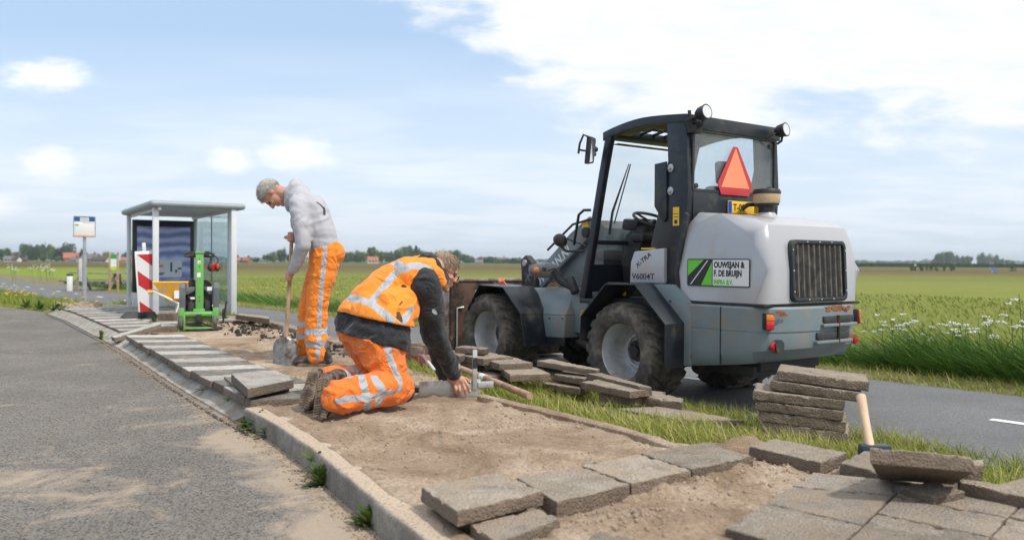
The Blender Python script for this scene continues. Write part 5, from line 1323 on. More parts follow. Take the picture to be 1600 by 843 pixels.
mb = MB(); mb.box(.20, .26, .5302, .532, .82, .91); mb.build('warning_sticker', MAT['decalyellow'], cab)
# ---- fenders
def fender(pts, y0, y1, th, name, mat, par=LD):
    inn = []
    for i, p in enumerate(pts):
        a = Vector(pts[max(0, i-1)]); b_ = Vector(pts[min(len(pts)-1, i+1)]); t = (b_-a).normalized(); inn.append((p[0]-t.y*th, p[1]+t.x*th))
    mb = MB(); mb.prism(list(pts)+list(reversed(inn)), y0, y1); return mb.build(name, mat, par, bevel=.003)
for s_ in (1, -1):
    fender([(.448, .43), (.44, .64), (.137, .916), (-.20, .921), (-.526, .633), (-.522, .30)], s_*.42, s_*.82, -.012, 'rear_fender', MAT['black'])
    # blue flank between fender and body
    mb = MB(); mb.prism([(-.14, .928), (-.475, .630), (-.475, .30), (-.60, .32), (-.60, .78), (-.42, .93)], s_*.50, s_*.615); bf = mb.build('fender_flank', MAT['blue'], LD, bevel=.01, seg=2)
    mb = MB()
    for z in (.36, .60): mb.sph((-.50, s_*.617, z), .010, 8, 5)
    mb.sph((-.39, s_*.617, .80), .010, 8, 5); mb.build('bolts', MAT['rust'], bf)
    fender([(1.62+.62, .60), (1.62+.40, .86), (1.61, .848), (1.318, .61), (1.251, .314)], s_*.45, s_*.82, -.012, 'front_fender', MAT['black'])
    mb = MB(); mb.prism([(1.251, .314), (1.262, .314), (1.262, .37), (1.251, .37)], s_*.45, s_*.82); 
    mb.prism([(1.25, .314), (.985, .33), (.985, .45), (1.25, .45)], s_*.54, s_*.552); mb.build('fender_skirt', MAT['black'], LD, bevel=.004)
# ---- front frame: box with sloped shoulders
mb = MB()
for s_ in (1,):
    top = [(1.73, -.46, .842), (1.73, .46, .842), (1.20, .46, .852), (1.20, -.46, .852)]
    mb.hexa([(1.75, .47, .842), (1.12, .30, .86), (1.12, -.30, .86), (1.75, -.47, .842)], [(1.40, .56, .60), (.97, .56, .61), (.97, -.56, .61), (1.40, -.56, .60)])
    mb.hexa([(1.40, .56, .60), (.97, .56, .61), (.97, -.56, .61), (1.40, -.56, .60)], [(1.385, .56, .385), (.985, .56, .40), (.985, -.56, .40), (1.385, -.56, .385)])
    mb.hexa([(2.3, .45, .80), (1.72, .46, .84), (1.72, -.46, .84), (2.3, -.45, .80)], [(2.3, .35, .55), (1.4, .46, .6), (1.4, -.46, .6), (2.3, -.35, .55)])
ff = mb.build('front_frame', MAT['blue'], LD, bevel=.012, smooth=30)
mb = MB()
for (x, z) in ((1.375, .57), (1.36, .44), (1.01, .58), (1.20, .57)): mb.sph((x, .562, z), .009, 8, 5)
mb.build('bolts', MAT['rust'], ff)
mb = MB(); mb.prism([(1.02, .86), (.80, .80), (.76, .46), (1.03, .44)], -.40, .44); aj = mb.build('articulation_joint', MAT['blue'], LD, bevel=.01)
mb = MB(); mb.prism([(.90, .60), (.825, .60), (.862, .665)], .441, .443); ws = mb.build('warning_sticker', MAT['decalyellow'], aj)
mb = MB(); mb.box(.857, .867, .4432, .4438, .612, .645); mb.build('sticker_print', MAT['decalblack'], ws)
mb = MB(); mb.prism([(1.10, .55), (.62, .55), (.55, .30), (1.1, .30)], -.3, .36); mb.tube([(1.0, .38, .36), (.6, .4, .30)], .03, 8); mb.tube([(1.3, .30, .75), (1.0, .36, .70), (.75, .34, .66)], .022, 8); mb.build('joint_underside', MAT['dark'], LD, bevel=.01)
mb = MB(); mb.tube([(1.02, .47, .95), (.93, .47, .82)], .042, 14); mb.build('filler_neck', MAT['plastic'], LD, bevel=.004)
# ---- lift arm tower and boom
mb = MB(); mb.prism([(1.48, .85), (1.10, .86), (.86, 1.00), (.82, 1.42), (.95, 1.50), (1.15, 1.32), (1.55, 1.0)], -.20, .20); twr = mb.build('arm_tower', MAT['blue'], LD, bevel=.012)
a0, a1 = Vector((1.02, 1.38)), Vector((2.02, .70)); t_ = (a1-a0).normalized(); nn = Vector((-t_.y, t_.x))
mb = MB(); o1 = [a0+nn*.10-t_*.12, a0+nn*.13+t_*.2, a0+nn*.105+t_*1.0, a1+nn*.09+t_*.05, Vector((2.25, .55)), Vector((2.32, .38)), Vector((2.20, .33)), a1-nn*.08, a0-nn*.06+t_*.75, a0-nn*.06, a0-nn*.02-t_*.12]
mb.prism([(p.x, p.y) for p in o1], .215, .275); mb.prism([(p.x, p.y) for p in o1], -.215, -.275); mb.box(1.5, 1.62, -.214, .214, .92, 1.02); ba = mb.build('lift_arm', MAT['blue'], LD, bevel=.008)
st = a0+t_*1.02-nn*.03
text('lettering', 'OUWEJAN.NL', .125, MAT['decalwhite'], ba, frame_m((st.x, .2762, st.y), (-t_.x, 0, -t_.y), (nn.x, 0, nn.y)), .0005, sx=.98, bold=.003)
mb = MB(); q = [a0-t_*.08+nn*.10, a0-t_*.02+nn*.125, a0+t_*.04+nn*.03, a0-t_*.06-nn*.0]; mb.prism([(p.x, p.y) for p in q], .2762, .277); mb.build('yellow_sticker', MAT['decalyellow'], ba)
mb = MB(); mb.lathe([(.05, 0), (.05, .03), (.03, .035), (0, .035)], 16, (a0.x-.02, .276, a0.y-.0)); mb.tube([(a0.x-.1, .30, a0.y+.12), (a0.x+.15, .31, a0.y+.08), (a0.x+.55, .30, a0.y-.16)], .012, 6); mb.build('pivot_pin', MAT['dark'], ba)
mb = MB(); mb.tube([(1.12, 0, 1.02), (1.75, 0, .80)], .055, 12); mb.tube([(1.75, 0, .80), (2.1, 0, .66)], .03, 12); mb.build('lift_cylinder', MAT['dark'], LD)
lmp = [(1.72, .84), (1.96, .84), (1.98, 1.12), (1.90, 1.17), (1.80, 1.10)]
mb = MB(); mb.prism(lmp, -.335, -.255); mb.build('lamp_mount', MAT['dark'], LD, bevel=.01)
mb = MB(); mb.prism(lmp, .255, .335); lm = mb.build('lamp_mount', MAT['dark'], LD, bevel=.01)
mb = MB(); mb.lathe([(.035, 0), (.035, .015), (.0, .02)], 14, (1.90, .335, 1.09)); mb.build('lamp_mount_bolt', MAT['steel'], lm)
text('lettering', 'X', .13, MAT['greyplastic'], lm, frame_m((1.90, .336, .90), (-1, 0, 0), (0, 0, 1)), .0005)
# headlamp unit on bracket
hl = bpy.data.objects.new('headlamp', None); COL.objects.link(hl); hl.parent = LD; hl.location = (1.34, .52, 1.02)
mb = MB(); mb.ell((0, 0, 0), (.175, .05, 0), (0, .07, 0), (0, 0, .075), 20, 12); mb.box(.02, .17, -.07, .06, -.055, .055); mb.build('lamp_housing', MAT['greyplastic'], hl, smooth=60)
mb = MB(); mb.ell((.03, .068, .0), (.042, .01, 0), (0, .022, 0), (0, 0, .03), 14, 8); mb.build('indicator_lens', MAT['orangelamp'], hl)
mb = MB(); mb.tube([(-.17, .0, .0), (-.24, -.02, -.10), (-.38, -.06, -.17)], [.045, .04, .03], 10); mb.tube([(-.15, .07, .0), (-.25, .08, .02), (-.3, .02, -.05)], .009, 6); mb.lathe([(.02, 0), (.02, .02), (0, .02)], 10, (-.10, .07, .01)); mb.build('lamp_bracket', MAT['plastic'], hl)
# orange wires at the bucket hinge
mb = MB(); 
for k in range(7):
    x = 2.02+random.uniform(-.06, .06); mb.tube([(x, .52, .86), (x+.03*random.uniform(-1, 1), .54, .90), (x+.05*random.uniform(-1, 1), .52, .93)], .007, 5)
mb.build('hose_guard', MAT['fluo'], LD)
# mirror
mi = bpy.data.objects.new('side_mirror', None); COL.objects.link(mi); mi.parent = LD; mi.location = (.47, .70, 2.055); mi.scale = (.85,)*3; mi.rotation_euler = (0, R(-6), R(18))
mb = MB(); mb.prism([(-.045, -.12), (.055, -.14), (.055, .14), (-.045, .13)], -.028, .03, 'x'); 
hs = mb.build('mirror_shell', MAT['plastic'], mi, bevel=.012, seg=3)
mb = MB(); mb.prism([(-.035, -.10), (.045, -.12), (.045, .12), (-.035, .11)], -.0312, -.030, 'x'); mb.build('mirror_glass', MAT['chrome'], mi)
mb = MB(); mb.tube([(.0, .05, .13), (.05, .08, .15), (.085, .08, .06), (.09, .08, -.04)], .012, 8); mb.tube([(.10, .08, 0), (.0, .04, -.01)], .010, 8); mb.tube([(.02, -.05, .04), (.04, -.16, .03)], .03, 10); mb.tube([(.02, -.05, -.03), (.04, -.15, -.02)], .022, 10); mb.build('mirror_arm', MAT['plastic'], mi)
# grab handle & rear-view lamp at the cab front
mb = MB(); mb.tube([(.80, .60, 1.26), (.77, .62, 1.30), (.715, .62, 1.52), (.67, .60, 1.56), (.62, .56, 1.56)], .013, 8); mb.build('grab_handle', MAT['black'], cab)
bl_ = bpy.data.objects.new('front_work_light', None); COL.objects.link(bl_); bl_.parent = LD; bl_.location = (1.00, .60, 1.30)
mb = MB(); mb.ell((0, 0, 0), (.075, 0, 0), (0, .06, 0), (.01, 0, .062), 16, 10); mb.build('lamp_housing', MAT['plastic'], bl_)
mb = MB(); mb.tube([(0, 0, -.05), (-.03, -.05, -.10), (-.20, -.12, -.10)], .012, 7); mb.tube([(-.06, 0, .02), (-.16, -.06, -.02), (-.25, -.1, -.06)], .007, 6); mb.build('lamp_arm', MAT['dark'], bl_)
# ---- bucket
bk = bpy.data.objects.new('bucket', None); COL.objects.link(bk); bk.parent = LD
mb = MB(); mb.prism([(2.62, .885), (2.66, .90), (2.66, .05), (2.62, .05)], -.86, .78); mb.build('back_wall', MAT['rust'], bk, bevel=.004)
for y0, y1 in ((.765, .79), (-.87, -.845)):
    mb = MB(); mb.prism([(2.66, .895), (2.86, .86), (3.02, .45), (2.98, .05), (2.66, .05)], y0, y1); mb.build('side_wall', MAT['bright'], bk, bevel=.003)
mb = MB(); mb.box(2.605, 2.675, -.88, .80, .886, .915); mb.build('top_edge', MAT['bright'], bk, bevel=.004)
mb = MB(); mb.box(2.66, 3.0, -.85, .77, .03, .06); mb.build('floor_plate', MAT['rust'], bk)
mb = MB(); mb.tube([(2.60, .72, .08), (2.60, .72, .60), (2.60, .64, .61)], .010, 6); mb.build('hook_rod', MAT['steel'], bk)
mb = MB()
for k in range(9): mb.sph((2.618, .42+random.uniform(-.06, .06), .77+random.uniform(-.05, .05)), random.uniform(.01, .022), 8, 5)
mb.build('paint_splash', MAT['decalwhite'], bk)
mb = MB()
for y in (-.30, .30): mb.prism([(2.30, .35), (2.62, .10), (2.62, .86), (2.50, .88), (2.25, .62)], y-.025, y+.025)
mb.box(2.45, 2.61, -.42, .42, .70, .78); mb.tube([(2.35, -.3, .5), (2.35, .3, .5)], .04, 10); mb.build('quick_coupler', MAT['dark'], bk, bevel=.005)
# ================================================================ people
def remeshed(mb, voxel, smooth_it=4, fac=.5):
    me = bpy.data.meshes.new('temp'); me.from_pydata([tuple(v) for v in mb.v], [], mb.f)
    bm = bmesh.new(); bm.from_mesh(me); bmesh.ops.recalc_face_normals(bm, faces=bm.faces); bm.to_mesh(me); bm.free()
    ob = bpy.data.objects.new('temp', me); COL.objects.link(ob)
    m_ = ob.modifiers.new('r', 'REMESH'); m_.mode = 'VOXEL'; m_.voxel_size = voxel; m_.adaptivity = 0
    if smooth_it:
        s_ = ob.modifiers.new('s', 'SMOOTH'); s_.factor = fac; s_.iterations = smooth_it
    out = evalmesh(ob); bpy.data.objects.remove(ob); return out
def fold(p, f, an):
    q = Vector((p.x*an[0]*f, p.y*an[1]*f, p.z*an[2]*f)); w = noise.noise(q*.6)*1.4
    return 1-2.6*abs(noise.noise(q+Vector((w, w, 0))))
def finish(me, name, mats, parent, disp=None, sd=None):
    nv = len(me.vertices)
    if disp:
        nr = [v.normal.copy() for v in me.vertices]
        for v, n_ in zip(me.vertices, nr): v.co = v.co+n_*disp(v.co.copy(), n_)
    if sd:
        for key, fn in sd.items():
            at = me.attributes.new(key, 'FLOAT', 'POINT'); at.data.foreach_set('value', [fn(v.co) for v in me.vertices])
    me.materials.clear()
    for q in mats: me.materials.append(q)
    me.shade_smooth(); me.name = name
    o = bpy.data.objects.new(name, me); COL.objects.link(o); 
    if parent:
        o.parent = parent; o.matrix_parent_inverse = parent.matrix_world.inverted() if False else Matrix.Translation(-parent.location)
    return o
def cutmesh(me, co, no):
    bm = bmesh.new(); bm.from_mesh(me)
    r_ = bmesh.ops.bisect_plane(bm, geom=bm.verts[:]+bm.edges[:]+bm.faces[:], plane_co=co, plane_no=no, clear_inner=True)
    es = [e for e in r_['geom_cut'] if isinstance(e, bmesh.types.BMEdge)]
    bmesh.ops.holes_fill(bm, edges=es, sides=0); bm.to_mesh(me); bm.free()
def seg_d(p, a, b):
    ab = b-a; t = max(0, min(1, (p-a).dot(ab)/ab.length_squared)); return (p-a-ab*t).length
def poly_sd(pts, hw):
    if len(pts) < 2: print('short stripe'); return lambda p: 1.0
    return lambda p: min(seg_d(p, a, b) for a, b in zip(pts, pts[1:]))-hw
def band_sd(c, ax, hw, rad):
    ax = ax.normalized()
    return lambda p: max(abs((p-c).dot(ax))-hw, (p-c).length-rad)
def many(*f): return lambda p: min(g(p) for g in f)
def fabric(name, base, var=.07, layers=(), bump=.25, rough=.8, dirty=None, da=.6, ws=9):
    m, nt, b = newmat(name); v = objc(nt)
    c = ramp(nt, noise_n(nt, v, 5, 5, .6), [(.3, tuple(x*(1-var) for x in base)), (.7, tuple(min(1, x*(1+var)) for x in base))])
    for key, col in layers:
        at = nd(nt, 'ShaderNodeAttribute', attribute_name=key); f = mapr(nt, at.outputs['Fac'], -.0012, .0012, 1, 0)
        c = mixc(nt, f, c, col)
    if dirty: c = mixc(nt, mapr(nt, noise_n(nt, v, 6, 8, .7), da, da+.12, 0, .75), c, dirty)
    nt.links.new(c, b.inputs['Base Color']); b.inputs['Roughness'].default_value = rough; b.inputs['Sheen Weight'].default_value = .15
    w = mth(nt, 'MULTIPLY', mth(nt, 'ABSOLUTE', mth(nt, 'SUBTRACT', noise_n(nt, v, ws*.8, 3, .5, 1.2), .5)), 3.0); f2 = noise_n(nt, v, 420, 2, .5)
    bumpn(nt, b, mth(nt, 'ADD', w, mth(nt, 'MULTIPLY', f2, .10)), bump, .045); return m
SILV = (.42, .44, .47)
MAT['skin'] = M('skin', (.52, .27, .19), .5, var=.12, vs=22, bump=.08, bs=80)
MAT['skin'].node_tree.nodes['Principled BSDF'].inputs['Subsurface Weight'].default_value = .0
MAT['greyhair'] = M('grey_hair', (.44, .41, .36), .6, var=.15, vs=40, bump=.5, bs=90)
MAT['sandhair'] = M('sandy_grey_hair', (.30, .215, .15), .6, var=.25, vs=40, bump=.5, bs=90)
MAT['hoodie'] = fabric('light_grey_hoodie', (.42, .42, .455), layers=(('mark', (.04, .06, .07)),), bump=.16, ws=7)
MAT['trousers'] = fabric('orange_work_trousers', (.90, .245, .018), layers=(('silver', SILV),), bump=.6, dirty=(.20, .12, .07), da=.66)
MAT['trousers2'] = fabric('dirty_orange_work_trousers', (.84, .19, .018), layers=(('silver', SILV),), bump=.7, dirty=(.22, .12, .07), da=.60)
MAT['vest'] = fabric('orange_safety_vest', (.95, .275, .02), layers=(('silver', SILV), ('logo', (.45, .05, .02)), ('dirt', (.08, .04, .02))), bump=.5, ws=8)
MAT['jacket'] = fabric('black_softshell', (.008, .010, .013), layers=(('logo', (.35, .37, .4)),), bump=.5, rough=.75, dirty=(.05, .045, .04), da=.68)
MAT['boot'] = M('black_work_boot', (.022, .022, .026), .5, var=.3, dirt=(.22, .165, .12), ds=14, da=.55, bump=.2)
MAT['sole'] = M('muddy_sole', (.11, .085, .065), .9, var=.5, vs=26, dirt=(.28, .21, .15), ds=16, da=.50, bump=.5, bs=60)
MAT['lens'] = M('spectacles', (.03, .03, .035), .2)

def head_parts(mb, c, Uh, Fh, k=1.0):
    """c centre of the cranium; Uh towards the crown; Fh towards the face."""
    Uh = Uh.normalized(); Fh = (Fh-Uh*Fh.dot(Uh)).normalized(); Lh = Uh.cross(Fh).normalized()
    def q(f, l, u): return c+(Fh*f+Lh*l+Uh*u)*k
    def E_(p, a, b, d, n=18, kk=12): mb.ell(p, Fh*a*k, Lh*b*k, Uh*d*k, n, kk)
    E_(q(-.005, 0, .02), .098, .078, .092)            # cranium
    E_(q(.040, 0, -.035), .062, .062, .075)           # face
    E_(q(.050, 0, -.082), .045, .046, .040)           # jaw
    E_(q(.082, 0, -.105), .020, .026, .020)           # chin
    E_(q(.088, 0, .018), .014, .050, .014)            # brow
    mb.chain([(q(.098, 0, .005), .010*k), (q(.118, 0, -.028), .014*k)])   # nose
    for s_ in (1, -1):
        mb.sph(q(.108, s_*.011, -.033), .010*k, 8, 6)
        E_(q(.068, s_*.040, -.028), .026, .018, .018)  # cheeks
        E_(q(-.005, s_*.080, -.012), .020, .010, .032, 12, 8)  # ears
        E_(q(.004, s_*.083, -.018), .012, .006, .020, 12, 8)
    E_(q(.098, 0, -.062), .010, .024, .006); E_(q(.095, 0, -.074), .010, .020, .007)   # lips
    return q
def hair_mesh(name, c, Uh, Fh, k, mat, parent, n=2600, front=.05, length=.03, puff=.012):
    Uh = Uh.normalized(); Fh = (Fh-Uh*Fh.dot(Uh)).normalized(); Lh = Uh.cross(Fh).normalized()
    cc = c+(Fh*-.005+Uh*.02)*k; B = MB(); bl = []
    def inh(d):   # scalp region: direction d in (F,L,U)
        f, l, u = d
        return u > .10+.42*max(0, f)+(-.62 if f < 0 else 0)*min(1, -f*2.0)-(.12 if abs(l) > .6 and f < .1 else 0)
    mb = MB(); N1, N2 = 40, 24; vs = []; idx = {}
    for i in range(N2+1):
        ph = math.pi*i/N2
        for j in range(N1):
            th = 2*math.pi*j/N1; d = (math.sin(ph)*math.cos(th), math.sin(ph)*math.sin(th), math.cos(ph))
            w = 1+puff/.09*(.9+.5*noise.noise(Vector(d)*4+c)+.2*noise.noise(Vector(d)*11+c)) if inh(d) else .93
            vs.append(cc+(Fh*d[0]*.100+Lh*d[1]*.080+Uh*d[2]*.094)*k*w)
    fs = [(i*N1+j, i*N1+(j+1) % N1, (i+1)*N1+(j+1) % N1, (i+1)*N1+j) for i in range(N2) for j in range(N1)]
    mb.add(vs, fs)
    for _ in range(n):
        while True:
            d = Vector((random.gauss(0, 1), random.gauss(0, 1), random.gauss(0, 1))).normalized()
            if inh(d): break
        p = cc+(Fh*d.x*.103+Lh*d.y*.083+Uh*d.z*.097)*k
        nrm = (Fh*d.x+Lh*d.y+Uh*d.z).normalized()
        flow = (Fh*.55-Uh*.6+nrm*.55+Vector((random.gauss(0, .26), random.gauss(0, .26), random.gauss(0, .26)))).normalized()
        s_ = nrm.cross(flow).normalized()*.0022*k; L_ = length*random.uniform(.5, 1.2)*k
        b0 = len(mb.v); mb.v += [p-s_, p+s_, p+flow*L_*.6+s_*.7, p+flow*L_*.6-s_*.7, p+flow*L_-nrm*.004]; mb.f += [(b0, b0+1, b0+2, b0+3), (b0+3, b0+2, b0+4)]; mb.m += [0, 0]
    o = mb.build(name, mat, None, smooth=60, fix=False)
    o.parent = parent; o.matrix_parent_inverse = Matrix.Translation(-parent.location); return o
def adopt(o, p):
    o.parent = p; o.matrix_parent_inverse = Matrix.Translation(-p.location); return o
def grip(mb, c, ax, frm, r=.017, k=1.0, side=1):
    """a fist closed round a bar: c centre on the bar, ax bar direction, frm direction from the bar to the wrist."""
    ax = ax.normalized(); f = (frm-ax*frm.dot(ax)).normalized(); s = ax.cross(f)*side
    R0 = r+.010*k
    mb.ell(c+f*(R0+.022)*1.0+s*.004, f*.036*k, ax*.046*k, s*.022*k, 14, 10)
    for i in range(4):
        o_ = (1.5-i)*.0215*k; rr = (.0098, .0105, .010, .0085)[i]*k; pts = []
        span = (215, 225, 218, 200)[i]
        for q in range(7):
            a = R(35+span*q/6); pts.append((c+ax*o_+(f*math.cos(a)+s*math.sin(a))*(R0+.002), rr*(1.05-.25*q/6)))
        mb.chain(pts)
    pts = []
    for q in range(5):
        a = R(-20-120*q/4); pts.append((c+ax*(.030-.006*q)*k+(f*math.cos(a)+s*math.sin(a))*(R0+.004), (.0125-.0022*q/1.6)*k))
    mb.chain(pts)

# ---------------------------------------------------------------- standing man with the shovel
D1 = 7.22
def q1(px, py, off=0.0): return P(px, py, D1+off)
M1 = thing('person', 'man in light grey hoodie and orange reflective trousers, standing bent over a shovel', 'person', (q1(495, 560).x, q1(495, 560).y, SAND))
gz = ground_z(M1.location.x, M1.location.y); print('ground', gz)
hc = q1(424, 301, 0); Uh = Vector((-.95, -.05, .12)); Fh = Vector((-.18, -.02, -.98))
mb = MB(); head_parts(mb, hc, Uh, Fh, 1.06)
nk = q1(456, 305); mb.chain([(q1(436, 300), .060), (nk, .062), (q1(470, 318), .08)])
sh_l, sh_r = q1(467, 322, -.19), q1(470, 318, .19)
el_l, wr_l = q1(474, 382, -.25), q1(457, 421, -.17)
el_r, wr_r = q1(470, 372, .20), q1(452, 371, .04)
mb.chain([(nk, .07), (q1(480, 335), .10), (q1(500, 375), .11), (q1(506, 395), .12)])
mb.chain([(q1(475, 322), .07), (sh_l, .055), (el_l, .043), (wr_l, .028)]); mb.chain([(q1(475, 322), .07), (sh_r, .055), (el_r, .043), (wr_r, .028)])
for off, kn, an in ((-.10, (498, 478), (497, 552)), (.11, (483, 478), (480, 548))):
    mb.chain([(q1(506, 395, off), .10), (q1(*kn, off), .06), (q1(*an, off), .045), (q1(an[0]-12, an[1]+10, off), .04)])
ht, hb_ = q1(456, 366, -.03), q1(447, 525, -.06)
hax = (ht-hb_).normalized()
hand_l = hb_.lerp(ht, .585); grip(mb, hand_l, hax, wr_l-hand_l, side=-1)
mb.chain([(wr_l, .028), (hand_l+(wr_l-hand_l).normalized()*.045, .026)])
hand_r = hb_.lerp(ht, .975); grip(mb, hand_r, hax, wr_r-hand_r, side=1)
mb.chain([(wr_r, .028), (hand_r+(wr_r-hand_r).normalized()*.04, .026)])
mb.chain([(hand_r+Vector((-.03, 0, 0)), .02), (hand_r+Vector((-.055, .0, -.005)), .015)])
me = remeshed(mb, .0055, 2); body = finish(me, 'body', [MAT['skin']], M1)
hair_mesh('hair', hc, Uh, Fh, 1.06, MAT['greyhair'], M1, length=.030, puff=.009)
# eyes
for s_ in (1, -1):
    F_ = (Fh-Uh.normalized()*Fh.dot(Uh.normalized())).normalized(); U_ = Uh.normalized(); L_ = U_.cross(F_)
    e = MB(); e.sph(hc+(F_*.086+L_*s_*.031+U_*-.006)*1.06, .012, 10, 8); adopt(e.build('eye', MAT['lens']), M1)
# hoodie
mb = MB()
for off in (-.085, .085):
    mb.chain([(q1(468, 311, off*.8), .105), (q1(487, 328, off), .140), (q1(496, 350, off), .138), (q1(503, 370, off), .130), (q1(506, 383, off*1.05), .126)])
mb.chain([(q1(478, 345, 0), .14), (q1(502, 378, 0), .13)])
# hood and collar
mb.chain([(q1(457, 292, -.07), .038), (q1(449, 300, -.075), .032), (q1(449, 316, -.06), .032), (q1(452, 326, 0), .035), (q1(450, 316, .06), .032), (q1(457, 292, .07), .038), (q1(462, 287, 0), .045), (q1(457, 292, -.07), .038)])
mb.chain([(q1(463, 292, -.05), .045), (q1(474, 299, 0), .060), (q1(463, 292, .05), .045)]); mb.chain([(q1(462, 303, 0), .075), (q1(472, 318), .09)])
mb.chain([(q1(466, 318, -.13), .085), (sh_l, .082), (q1(471, 350, -.235), .076), (el_l, .066), (q1(466, 402, -.21), .058), (q1(459.5, 418, -.175), .044), (wr_l, .036)])
mb.chain([(q1(468, 316, .13), .085), (sh_r, .082), (el_r, .066), (wr_r+Vector((.03, 0, 0)), .042)])
me = remeshed(mb, .011, 5)
axh = (q1(475, 320)-q1(500, 380)).normalized()
def dsp(p, n): 
    e = noise.noise(Vector((p.x*7, p.y*5, p.z*13))); e2 = noise.noise(Vector((p.x*16+5, p.y*12, p.z*26)))
    return .008*e+.003*e2+.0065*fold(p, 7, (1, .8, 1.7))*min(1, .5+abs(noise.noise(p*4)))
bv = BVHTree.FromPolygons([v.co for v in me.vertices], [tuple(p.vertices) for p in me.polygons])
def surf(bv, px, py, fallback=None):
    h = bv.ray_cast(CAM, ray(px, py).normalized()); return h[0] if h[0] else fallback
def sline(bv, pts, sub=6):
    out = []
    for (a, b_) in zip(pts, pts[1:]):
        for i in range(sub):
            t = i/sub; h = surf(bv, a[0]+(b_[0]-a[0])*t, a[1]+(b_[1]-a[1])*t)
            if h: out.append(h)
    h = surf(bv, *pts[-1]); 
    if h: out.append(h)
    return out
mk = []
for pts, w in ([((495, 316), (500, 319), (505, 325)), .008], [((506, 325), (507, 330), (507, 334)), .014], [((449, 343), (452, 350)), .010], [((449, 350), (454, 352)), .008]):
    L = sline(bv, pts); 
    if len(L) > 1: mk.append(poly_sd(L, w))
print('hoodie marks', len(mk))
#print('hoodie', len(me.vertices), len(mk), surf(bv, 495, 316), surf(bv, 485, 350), min(v.co.x for v in me.vertices), max(v.co.x for v in me.vertices))
mk.append(lambda p: 1.0)
hd_ = finish(me, 'hoodie', [MAT['hoodie']], M1, dsp, {'mark': many(*mk)})
# trousers
mb = MB()
for off, pts in ((-.10, [(508, 388, .128), (508, 400, .135), (506, 425, .118), (499, 455, .104), (495, 480, .094), (494, 510, .094), (495, 535, .095), (496, 552, .094)]),
                 (.11, [(506, 392, .125), (500, 425, .112), (489, 455, .100), (483, 480, .092), (480, 510, .088), (478, 535, .086), (477, 550, .084)])):
    mb.chain([(q1(x, y, off*(1 if r_ < .125 else .85)), r_) for x, y, r_ in pts])
mb.chain([(q1(508, 392, 0), .135), (q1(508, 412, 0), .12)])
mb.chain([(q1(519, 396, -.07), .112), (q1(519, 396, .07), .112)])
me = remeshed(mb, .011, 5)
bv = BVHTree.FromPolygons([v.co for v in me.vertices], [tuple(p.vertices) for p in me.polygons])
fs = [poly_sd(sline(bv, [(508, 384), (506, 416), (502, 450), (500, 480), (499, 511), (498, 535), (496, 560)]), .019)]
ax1 = (q1(495, 480, -.1)-q1(497, 552, -.1)); ax2 = (q1(483, 480, .11)-q1(478, 550, .11))
for (x, y, off, ax) in ((496, 517, -.1, ax1), (497, 536, -.1, ax1), (479, 506, .11, ax2), (478, 524, .11, ax2)): fs.append(band_sd(q1(x, y, off), ax, .026, .125))
def dsp2(p, n):
    e = noise.noise(Vector((p.x*6, p.y*6, p.z*14+3))); e2 = noise.noise(Vector((p.x*14, p.y*14, p.z*30)))
    low = max(0, (.75-p.z))*1.2
    return (.006+.010*low)*e+(.003+.004*low)*e2+(.005+.009*low)*fold(p, 6, (1, .8, 2.2))
def mk_side(front_only):
    return fs[0]
tr_ = finish(me, 'trousers', [MAT['trousers']], M1, dsp2, {'silver': many(*fs)})
for off, x0, x1, y in ((-.10, 512, 468, 566), (.11, 496, 452, 560)):
    b0, b1 = q1(x0, y, off), q1(x1, y, off); z0 = ground_z(b0.x, b0.y)-.005
    d = (b1-b0); d.z = 0; d.normalize(); s = Vector((-d.y, d.x, 0)); L_ = .30
    mb = MB(); st = b0+d*.0; st.z = z0
    mb.chain([(st+Vector((0, 0, .05)), .045), (st+d*.12+Vector((0, 0, .055)), .050), (st+d*.20+Vector((0, 0, .046)), .046), (st+d*.26+Vector((0, 0, .042)), .042)])
    mb.chain([(st+Vector((0, 0, .05)), .045), (st+d*.03+Vector((0, 0, .16)), .055)])
    me = remeshed(mb, .010, 3); bt = finish(me, 'boot', [MAT['boot']], M1)
    so_ = MB(); pts = []
    for q in range(20):
        a = 2*math.pi*q/20; w = .050+.006*math.cos(a); p = st+d*(.115+.170*math.cos(a))+s*(w*math.sin(a)); pts.append((p.x, p.y))
    so_.prism(pts, z0, z0+.028, 'z'); o = so_.build('sole', MAT['sole'], None, bevel=.004); o.parent = bt
